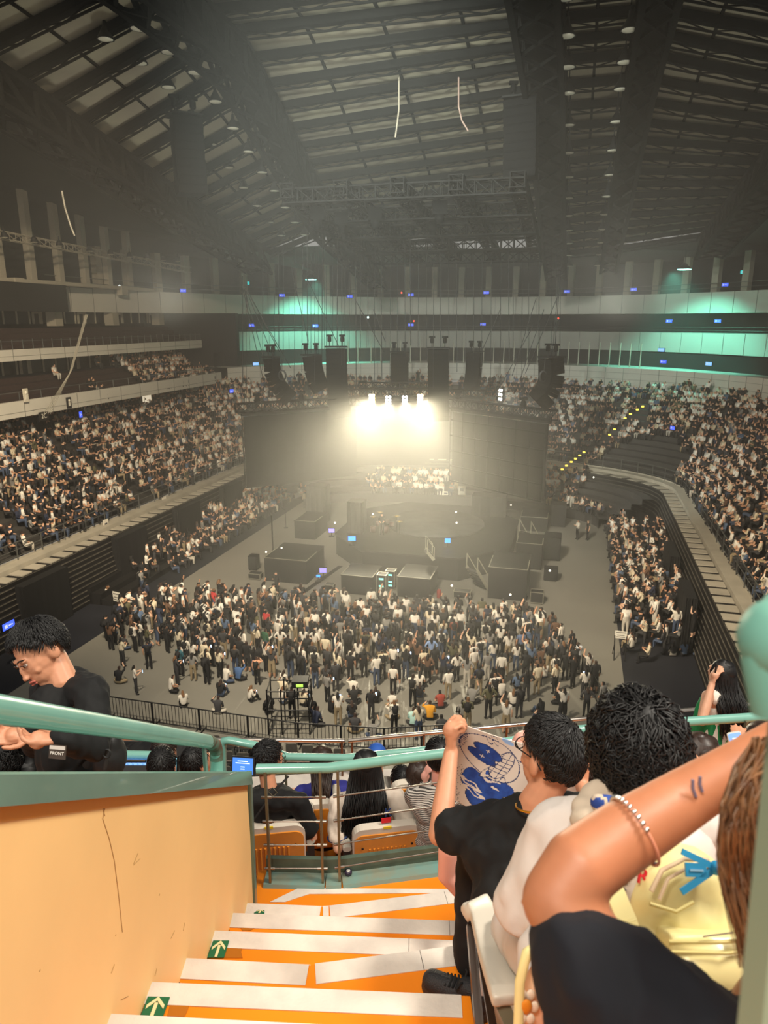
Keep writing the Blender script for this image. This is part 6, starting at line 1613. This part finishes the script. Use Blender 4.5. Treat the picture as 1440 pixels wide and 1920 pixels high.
# cream patterned tote bag at the bottom
tb = thing('tote_bag', 'cream bag with an orange flower at the bottom beside the armrest', 'bag', at(1010, 1880, 1.25))
cl = Clay(); cl.ell(at(1020, 1905, 1.28), (.05, .04, .13)); cl.build('bag_body', M('peach clear plastic', (232, 172, 140), .25, c2=(246, 206, 176), scale=20), tb, voxel=.007, smooth=5)
mb = MB(); mb.tube([at(972, 1925, 1.22), at(975, 1840, 1.22), at(988, 1786, 1.22), at(1004, 1772, 1.22), at(1022, 1800, 1.21), at(1040, 1870, 1.2), at(1052, 1935, 1.2)], [.009]*7, 8); mb.build('handle', m_bag, tb)
mb = MB(); mb.ell(at(987, 1888, 1.215), (.010, .005, .016), 10, 6)
mb.mi = 1
for k in range(6): mb.ell(at(987+15*math.cos(k*1.05), 1888+26*math.sin(k*1.05), 1.222), (.008, .004, .012), 8, 6)
mb.build('flower_print', [M('orange flower', (228, 140, 34), .6), M('cream petals', (246, 226, 204), .6)], tb)
# ---------------- people in the first rows below the guard rail
RZ9 = .16
b1, P, F, J = human('person in black jacket with glasses sitting in the leftmost orange seat, head turned right', at(503, 1424, 4.72), RZ9, c_black, c_black, sk_a, ('short', h_black, dict(L=.05, lift=.018, curl=.15)), 'short', fwd=(.75, .65, -.05), vox=.013, hn=320, wide=1.12, seed=21, over=dict(sl=at(455, 1500, 4.66), sr=at(560, 1502, 4.72), er=at(585, 1570, 4.8)))
glasses(b1, P, F, c_black)
mb = MB(); strp = [at(541, 1455, 4.56), at(519, 1480, 4.53), at(495, 1510, 4.53), at(470, 1545, 4.56)]; mb.tube(strp, .010, 6, flat=.4); mb.build('shoulder_strap', c_black2, b1)
mb = MB(); mb.tube([at(511+dx, 1484+dy, 4.515) for dx, dy in ((-8, 0), (0, -8), (9, 2), (1, 9))], .0025, 5, closed=True); mb.build('strap_buckle', m_postm, b1)
b2, P, F, J = human('person with long black hair in a cream baseball jersey sitting behind the guard rail', at(686, 1434, 5.02), RZ9, c_cream, c_denim, sk_b, ('long', h_black, dict(length=.52, wave=.022, spread=.15)), 'short', fwd=(-.1, .98, -.1), vox=.013, hn=190, wide=1.2, seed=4, over=dict(el=at(634, 1590, 4.9), er=at(768, 1560, 4.95)))
Xj, Zj = V((.985, .16, 0)).normalized(), V((0, .1, 1)).normalized(); Yj = Xj.cross(Zj)
text_mesh('jersey_letters', 'RIDK' if False else 'K', .085, M('navy jersey letter', (36, 58, 110), .7), b2, axes(Xj, Zj, Yj, at(728, 1524, 4.80)), .003)
mb = MB(); mb.box(at(724, 1538, 4.80), (.065, .006, .035), Xj, Yj, Zj); mb.build('jersey_patch', m_redp, b2)
mb = MB(); e = J['el']; mb.tube([J['sl'].lerp(e, .73)+V((.072*math.cos(u), .06*math.sin(u), .02*math.cos(u))) for u in np.linspace(0, 2*PI, 20)[:-1]], .006, 6, closed=True); mb.build('sleeve_trim', M('navy jersey letter', (36, 58, 110), .7), b2)
human('person in royal blue top with straight brown hair in the second row', at(604, 1424, 5.62), RZ9, c_blue, c_black, sk_d, ('long', h_soft, dict(length=.36, wave=.008, spread=.06)), 'short', fwd=(-.15, .98, 0), vox=.015, hn=130, seed=7)
human('person in striped grey top with raised hands behind the arm holding the cloth', at(822, 1418, 4.75), RZ9, M('thin striped cloth', (170, 166, 160), .85), c_grey, sk_d, ('short', h_black, dict(L=.05, lift=.015)), 'long', vox=.013, hn=260, seed=8, over=dict(el=at(796, 1530, 4.75), wl=at(797, 1474, 4.95)), arms=dict(l=(V((0, .1, 1)), V((1, .2, 0)))))
# stripes as a procedural pattern on that cloth
m_ = MATS['thin striped cloth']; nt = m_.node_tree; wv = nt.nodes.new('ShaderNodeTexWave'); wv.bands_direction = 'Z'; wv.inputs['Scale'].default_value = 24; cr = nt.nodes.new('ShaderNodeValToRGB'); cr.color_ramp.elements[0].color = (*lin((70, 66, 64)), 1); cr.color_ramp.elements[1].color = (*lin((206, 200, 192)), 1); cr.color_ramp.elements[0].position = .35; cr.color_ramp.elements[1].position = .5
tcn = nt.nodes.new('ShaderNodeTexCoord'); nt.links.new(tcn.outputs['Object'], wv.inputs['Vector']); nt.links.new(wv.outputs['Color'], cr.inputs['Fac']); nt.links.new(cr.outputs['Color'], nt.nodes['Principled BSDF'].inputs['Base Color'])
human('person in denim blue top with dark hair in the row ahead of the striped person', at(784, 1450, 5.6), RZ9, c_denim, c_black, sk_b, ('long', h_soft, dict(length=.26, wave=.012, spread=.08)), 'short', vox=.015, hn=120, seed=12)
human('person in black top bending beside the parapet, right of the long-haired jersey wearer', at(752, 1462, 6.0), RZ9, c_black, c_black, sk_b, ('short', h_black, SHORT), 'short', vox=.015, hn=180, seed=13)
human('person in blue cap at the front parapet behind the long-haired jersey wearer', at(706, 1420, 6.0), RZ9, c_grey, c_black, sk_b, ('short', M('blue cap cloth', (40, 90, 180), .7), dict(L=.02, lift=.004)), 'short', vox=.016, hn=60, seed=14)
human('person in black T-shirt ahead of the curly-haired person, bare forearm showing', at(1092, 1440, 3.25), RZ9, c_black, c_black, sk_d, ('short', h_soft, SHORT), 'short', vox=.012, hn=260, seed=15, over=dict(el=at(1065, 1500, 3.0), wl=at(1082, 1440, 3.1)))
human('person with dark brown hair directly behind the green skirt, below the steel rail', at(1308, 1415, 3.5), RZ9, c_black, c_black, sk_b, ('long', h_soft, dict(length=.24, wave=.008, spread=.08)), 'short', vox=.013, hn=200, seed=16)
ph, P, F, J = human('person holding a lit phone beside the green skirt', at(1425, 1395, 3.5), .3, c_black, c_black, sk_a, ('long', h_soft, dict(length=.2)), 'short', vox=.013, hn=140, seed=17, over=dict(el=at(1420, 1470, 3.55), wl=at(1398, 1420, 3.5), er=at(1470, 1480, 3.6)), arms=dict(l=(V((-.3, .2, .9)), V((.3, .5, 0)))))
pt = thing('phone', 'phone with a blue lit screen held up beside the green skirt', 'phone', at(1382, 1399, 3.5)); c = at(1382, 1399, 3.5); Xq = V((.95, -.1, .25)).normalized(); Zq = V((-.25, .35, .9)); Zq = (Zq-Xq*Zq.dot(Xq)).normalized(); Yq = Zq.cross(Xq)
mb = MB(); mb.rbox(c, (.068, .14, .008), .01, Xq, Zq, -Yq); mb.build('phone_case', m_paper, pt)
mb = MB(); mb.rbox(c-Yq*.006, (.06, .13, .003), .008, Xq, Zq, -Yq); mb.build('phone_screen', M('phone map screen', (120, 160, 225), .3, emit=.8), pt)
mb = MB()
for f, w_ in ((.04, .03), (.02, .035), (-.02, .02), (-.035, .04)): mb.box(c-Yq*.0085+Zq*f, (w_, .001, .007), Xq, Yq, Zq)
mb.build('screen_text', m_scrt, pt)
t = thing('person', 'bare pink knee and shin of a person in pale shorts beyond the black trouser leg', 'person', at(840, 1600, 2.95))
cl = Clay(); cl.limb([at(905, 1560, 3.2), at(845, 1590, 3.0)], (.06, .05)); cl.limb([at(843, 1592, 3.0), at(838, 1640, 3.02), at(890, 1700, 3.05)], (.05, .043, .035)); cl.limb([at(905, 1560, 3.2), at(960, 1500, 3.25), at(985, 1440, 3.25)], (.1, .11, .08)); cl.ell(at(985, 1405, 3.3), (.07, .08, .09)); cl.build('body', sk_d, t, voxel=.01)
cl = Clay(); cl.limb([at(905, 1555, 3.2), at(858, 1575, 3.05)], (.075, .062)); cl.limb([at(915, 1540, 3.2), at(965, 1490, 3.25)], (.12, .13)); cl.build('shorts', c_pinkc, t, voxel=.012)
# ---------------- woman with long wavy hair and green skirt at the steel rail
H = at(1352, 1262, 5.75)
gw, P, F, J = human('person with long wavy hair, white top and green skirt standing at the steel rail', H, .25, M('white knit top', (236, 226, 214), .85), c_green, sk_b, ('long', h_black, dict(length=.46, wave=.02, spread=.10, fall=(.05, 0, 0))), 'none', fwd=(-.45, .88, .05), vox=.013, hn=190, legs=False, seed=19, wide=.9, over=dict(el=at(1316, 1352, 5.55), wl=at(1335, 1282, 5.6), er=at(1390, 1360, 5.9), wr=at(1360, 1330, 6.1), sl=at(1327, 1305, 5.65)), arms=dict(l=(V((.25, .1, .95)), V((1, .3, 0)))))
cl = Clay(); p = J['pelvis']; cl.limb([p+V((0, 0, .34)), p, p+V((0, 0, -.25)), p+V((0, 0, -.75))], (.15, .18, .20, .23), 18); cl.build('skirt', c_green, gw, voxel=.016, smooth=4, disp=lambda q, n: .012*math.sin(math.atan2(q.y-p.y, q.x-p.x)*14))
cl = Clay()
for s_ in (-1, 1): cl.limb([p+V((.09*s_, 0, -.5)), p+V((.09*s_, 0, -.93))], (.06, .045))
cl.build('legs', sk_b, gw, voxel=.014)
c = J['wl']+V((.03, .02, .11)); pt = thing('phone', 'phone held to the ear by the person in the green skirt', 'phone', c); mb = MB(); mb.rbox(c, (.07, .14, .01), .01, V((.6, .8, 0)), V((0, 0, 1)), V((.8, -.6, 0))); mb.build('phone_case', m_black, pt)
# ---------------- leaning man in black on the left
f = V((-.42, -.80, -.40)); H = at(76, 1222, 3.0)
lean, P, F, J = human('person in black sweater leaning forward with outstretched hands behind the teal handrail', H, 1.35, c_black, c_black2, sk_a, ('short', h_black, dict(L=.046, lift=.022, whorl=(0, -.45, .9), low=-.42, thick=.0035, fringe=.4)), 'long', fwd=f, up=(-.35, .1, 1), s=1.06, vox=.009, hn=800, legs=False, seed=23, curl=.55,
    over=dict(neck1=at(118, 1272, 3.02), chest=at(122, 1320, 3.08), belly=at(133, 1395, 3.1), pelvis=at(140, 1470, 3.1), sl=at(172, 1296, 2.95), sr=at(82, 1300, 3.3), el=at(178, 1400, 2.85), wl=at(112, 1384, 2.68), er=at(70, 1395, 3.2), wr=at(64, 1376, 2.95)), arms=dict(l=(V((-.95, -.1, -.02)), V((.1, .3, .95))), r=(V((-.9, -.15, .0)), V((.3, -.5, .8)))))
for e in (-1, 1):
    mb = MB(); mb.ell(P(.031*e, .086, .012), (.0125, .009, .0065), 12, 8, F); mb.mi = 1; mb.ell(P(.031*e+.002, .0925, .011), (.0062, .004, .006), 10, 6, F); mb.build('eye', [M('eye white', (168, 152, 142), .4), M('dark iris', (30, 20, 16), .2)], lean)
    mb = MB(); mb.tube([P(.016*e, .098, .035), P(.034*e, .094, .041), P(.052*e, .080, .037)], [.003, .0036, .0018], 6); mb.build('eyebrow', h_black, lean)
    mb = MB(); mb.tube([P(.016*e, .099, .017), P(.032*e, .1, .021), P(.048*e, .09, .015)], [.0018, .0024, .0014], 6); mb.build('eyelid', M('lid line', (70, 42, 32), .6), lean)
mb = MB(); mb.tube([P(-.022, .098, -.062), P(0, .107, -.060), P(.022, .098, -.062)], [.003, .0055, .003], 8); mb.tube([P(-.019, .096, -.073), P(0, .106, -.074), P(.019, .096, -.073)], [.003, .006, .003], 8); mb.mi = 1; mb.tube([P(-.021, .101, -.067), P(0, .1105, -.067), P(.021, .101, -.067)], .0018, 6); mb.build('lips', [M('lips', (196, 112, 100), .45), M('mouth line', (96, 44, 40), .6)], lean)
tr = Clay(); tr.limb([at(138, 1418, 3.12), at(142, 1480, 3.12), at(150, 1600, 3.15)], (.15, .155, .14), 16, .8); tr.limb([at(120, 1600, 3.1), at(125, 1730, 3.2)], (.09, .07)); tr.limb([at(175, 1600, 3.2), at(180, 1730, 3.3)], (.09, .07)); tr.build('trousers', c_black2, lean, voxel=.012, smooth=4, disp=wrinkle(.006, 10))
sbg = thing('shoulder_bag', 'black shoulder bag with strap and buckle at the hip of the leaning person', 'bag', at(205, 1410, 3.0))
cl = Clay(); cl.ell(at(205, 1420, 3.0), (.07, .09, .1)); cl.ell(at(212, 1398, 2.98), (.035, .05, .06)); cl.build('bag_body', M('black nylon', (32, 30, 31), .55), sbg, voxel=.008, smooth=4)
mb = MB(); mb.tube([at(130, 1366, 2.84), at(165, 1392, 2.80), at(195, 1414, 2.86)], .012, 8, flat=.35); mb.tube([at(197, 1440, 2.88), at(200, 1415, 2.86), at(205, 1385, 2.88), at(212, 1370, 2.95)], .014, 8, flat=.5); mb.build('strap', M('charcoal strap', (44, 42, 42), .7), sbg)
mb = MB(); mb.tube([at(200+7*math.cos(u), 1413+8*math.sin(u), 2.83) for u in np.linspace(0, 2*PI, 12)[:-1]], .004, 6, closed=True); mb.build('buckle', m_black, sbg)
bd = thing('name_badge', 'dark pass card lettered FRONT hanging at the waist of the leaning person', 'badge', at(108, 1410, 2.62)); c = at(108, 1410, 2.62); Xb = V((.99, -.05, -.06)).normalized(); Zb = V((.05, .25, .96)); Zb = (Zb-Xb*Zb.dot(Xb)).normalized(); Yb = Xb.cross(Zb)
mb = MB(); mb.box(c, (.062, .006, .05), Xb, Yb, Zb); mb.build('card', M('dark brown card', (72, 60, 52), .5), bd)
mb = MB(); mb.box(c+Zb*.017-Yb*-.004, (.058, .002, .013), Xb, Yb, Zb); mb.build('header', M('pale card header', (214, 204, 196), .5), bd)
text_mesh('lettering', 'FRONT', .0158, M('white card print', (240, 234, 226), .5), bd, axes(Xb, Zb, Yb, c+Yb*.0045-Zb*.004), .0008)
# ---------------- heads behind the cream wall
human('person with curly black hair at the left edge below the outstretched hands', at(8, 1432, 3.3), .3, c_white, c_grey, sk_a, ('short', h_black, dict(L=.06, lift=.02, curl=.5, thick=.0055, mass=.01)), 'short', vox=.013, hn=360, seed=31)
human('person with long wavy brown hair beside the curly head at left', at(66, 1440, 3.75), .1, c_grey, c_grey, sk_b, ('long', h_soft, dict(length=.3, wave=.02)), 'short', vox=.014, hn=170, seed=32)
human('person with straight black hair just behind the cream wall cap at left', at(72, 1448, 3.35), .1, c_black, c_black, sk_b, ('long', h_black, dict(length=.25, wave=.004)), 'short', vox=.014, hn=190, seed=33)
human('person with short dark hair behind the cream wall, nearer of the two heads', at(304, 1436, 4.6), .1, c_black, c_black, sk_a, ('short', h_black, SHORT), 'short', vox=.014, hn=260, seed=34)
human('person with short dark hair behind the cream wall, farther of the two heads', at(308, 1408, 5.2), .1, c_black, c_black, sk_a, ('short', h_soft, SHORT), 'short', vox=.015, hn=220, seed=35)
human('person with dark hair facing right beside the rusty handrail elbow', at(370, 1430, 4.7), -.6, c_black, c_black, sk_a, ('short', h_black, SHORT), 'short', vox=.014, hn=240, seed=36)
# ================================================================== CAMERA, LIGHT, HAZE
cam_d = bpy.data.cameras.new('camera'); cam = bpy.data.objects.new('camera', cam_d); COL.objects.link(cam)
cam_d.sensor_fit = 'VERTICAL'; cam_d.sensor_height = 34.6; cam_d.lens = 34.6*FPX/1920
cam.location = (0, 0, CZ); cam.rotation_euler = (math.radians(90)-PITCH, 0, 0); cam_d.clip_end = 400; cam_d.clip_start = .05
cam_d.dof.use_dof = True; cam_d.dof.focus_distance = 5.0; cam_d.dof.aperture_fstop = 6.3
SC.camera = cam
w = bpy.data.worlds.new('world'); SC.world = w; w.use_nodes = True
w.node_tree.nodes['Background'].inputs[0].default_value = (.88, .86, .80, 1); w.node_tree.nodes['Background'].inputs[1].default_value = .42
def light(name, kind, loc, target, power, col=(255, 240, 215), size=.5, angle=60, blend=.6, sizey=None):
    d = bpy.data.lights.new(name, kind); o = bpy.data.objects.new(name, d); COL.objects.link(o)
    d.energy = power; d.color = lin(col); o.location = loc
    if kind == 'AREA':
        d.size = size
        if sizey: d.shape = 'RECTANGLE'; d.size_y = sizey
    else: d.shadow_soft_size = size
    if kind == 'SPOT': d.spot_size = math.radians(angle); d.spot_blend = blend
    if target is not None: o.rotation_euler = (V(target)-V(loc)).to_track_quat('-Z', 'Y').to_euler()
    return o
WARM = (255, 232, 196); NEAR = (255, 246, 230)
# house lamps over the near stand
light('house_lamp', 'AREA', (-1.5, -2.5, CZ+6.0), (0, 3.5, CZ-2.5), 690, NEAR, 3.0, sizey=1.5)
light('house_lamp', 'AREA', (5.0, 2.2, CZ+5.5), (-.6, 2.6, CZ-2.5), 800, NEAR, 2.5, sizey=1.2)
# stand lights: the lit rows of the near roof, above and behind the camera; the last one is added
NEU = (255, 236, 206)
light('stand_and_fill_lamp', 'SPOT', W(-14, 13, 30), W(-38, 47, 7), 95000, WARM, .8, 64, .9)
light('stand_and_fill_lamp', 'SPOT', W(-8, 13, 30), W(14, 46, 6), 78000, WARM, .8, 56, .9)
light('stand_and_fill_lamp', 'SPOT', W(-11, 14, 31), W(-8, 92, 6), 90000, (240, 242, 226), .8, 60, .9)
light('stand_and_fill_lamp', 'SPOT', W(-11, 14, 30), W(-11, 40, 0), 66000, NEU, .8, 62, .9)
light('stand_and_fill_lamp', 'SPOT', W(-11, 12, 26), W(-9, 101, 17.0), 110000, (232, 240, 228), .8, 52, .9)  # added spot with no fixture, brightens the far white fascias
# blinder lamps point out over the floor
for i, (x, y, pw) in enumerate(((697, 752, 44000), (728, 755, 19000), (759, 755, 19000), (788, 752, 44000))):
    p = onY(x, y, 64.5); light('blinder_light', 'SPOT', p, p+V((.35*(i-1.5), -5, -.72)), pw, (255, 241, 206), .2, 38, 1.0)
p = onY(938, 740, 59.6); light('blinder_light', 'SPOT', p, p+V((5, -1.2, -2.2)), 6000, (240, 245, 235), .2, 60, .8)
# added spots without fixtures, put in to brighten the roof panels from below
for w_, a_, z_ in ((-24, 40, 18), (2, 42, 18)): light('added_uplight', 'SPOT', W(w_, a_, z_), W(w_*.9-1, a_-8, 40), 1500, (240, 242, 226), 1.5, 165, .6)
TEAL = (120, 255, 222)
for (x, y, pw) in ((583, 522, 5200), (1283, 503, 5200)):
    p = onY(x, y, 93 if x < 900 else 80); c = (W(WC, 60, 0)-p); c.z = 0; c.normalize()
    p = p+c*2.0
    light('flood_lamp_light', 'SPOT', p+V((0, 0, -.3)), p+V((0, 0, -10))-c*3.5, pw*2.2, TEAL, .3, 110, .6)
# haze in the bowl
m_haze = bpy.data.materials.new('thin stage haze'); m_haze.use_nodes = True
nt = m_haze.node_tree; nt.nodes.remove(nt.nodes['Principled BSDF'])
vs = nt.nodes.new('ShaderNodeVolumeScatter'); vs.inputs['Density'].default_value = .0078; vs.inputs['Anisotropy'].default_value = .5
vs.inputs['Color'].default_value = (.97, .96, .93, 1)
nt.links.new(vs.outputs[0], nt.nodes['Material Output'].inputs['Volume'])
mb = MB(); mb.hexa([W(w, a, z) for z in (.02, 33.5) for w, a in ((-47, 25), (26, 25), (26, 99), (-47, 99))])
haze = mb.build('stage_haze', m_haze, label='thin grey stage haze hanging in the bowl of the hall', kind='structure')
vset = SC.view_settings
vset.view_transform = 'Standard'; vset.look = 'None'; vset.exposure = 0; vset.gamma = 1; vset.use_curve_mapping = False
cy = SC.cycles
cy.use_denoising = True; cy.max_bounces = 4; cy.diffuse_bounces = 2; cy.use_adaptive_sampling = True; cy.adaptive_threshold = .025; cy.glossy_bounces = 2; cy.volume_bounces = 0; cy.transmission_bounces = 3; cy.transparent_max_bounces = 6
cy.sample_clamp_indirect = 4; cy.sample_clamp_direct = 0
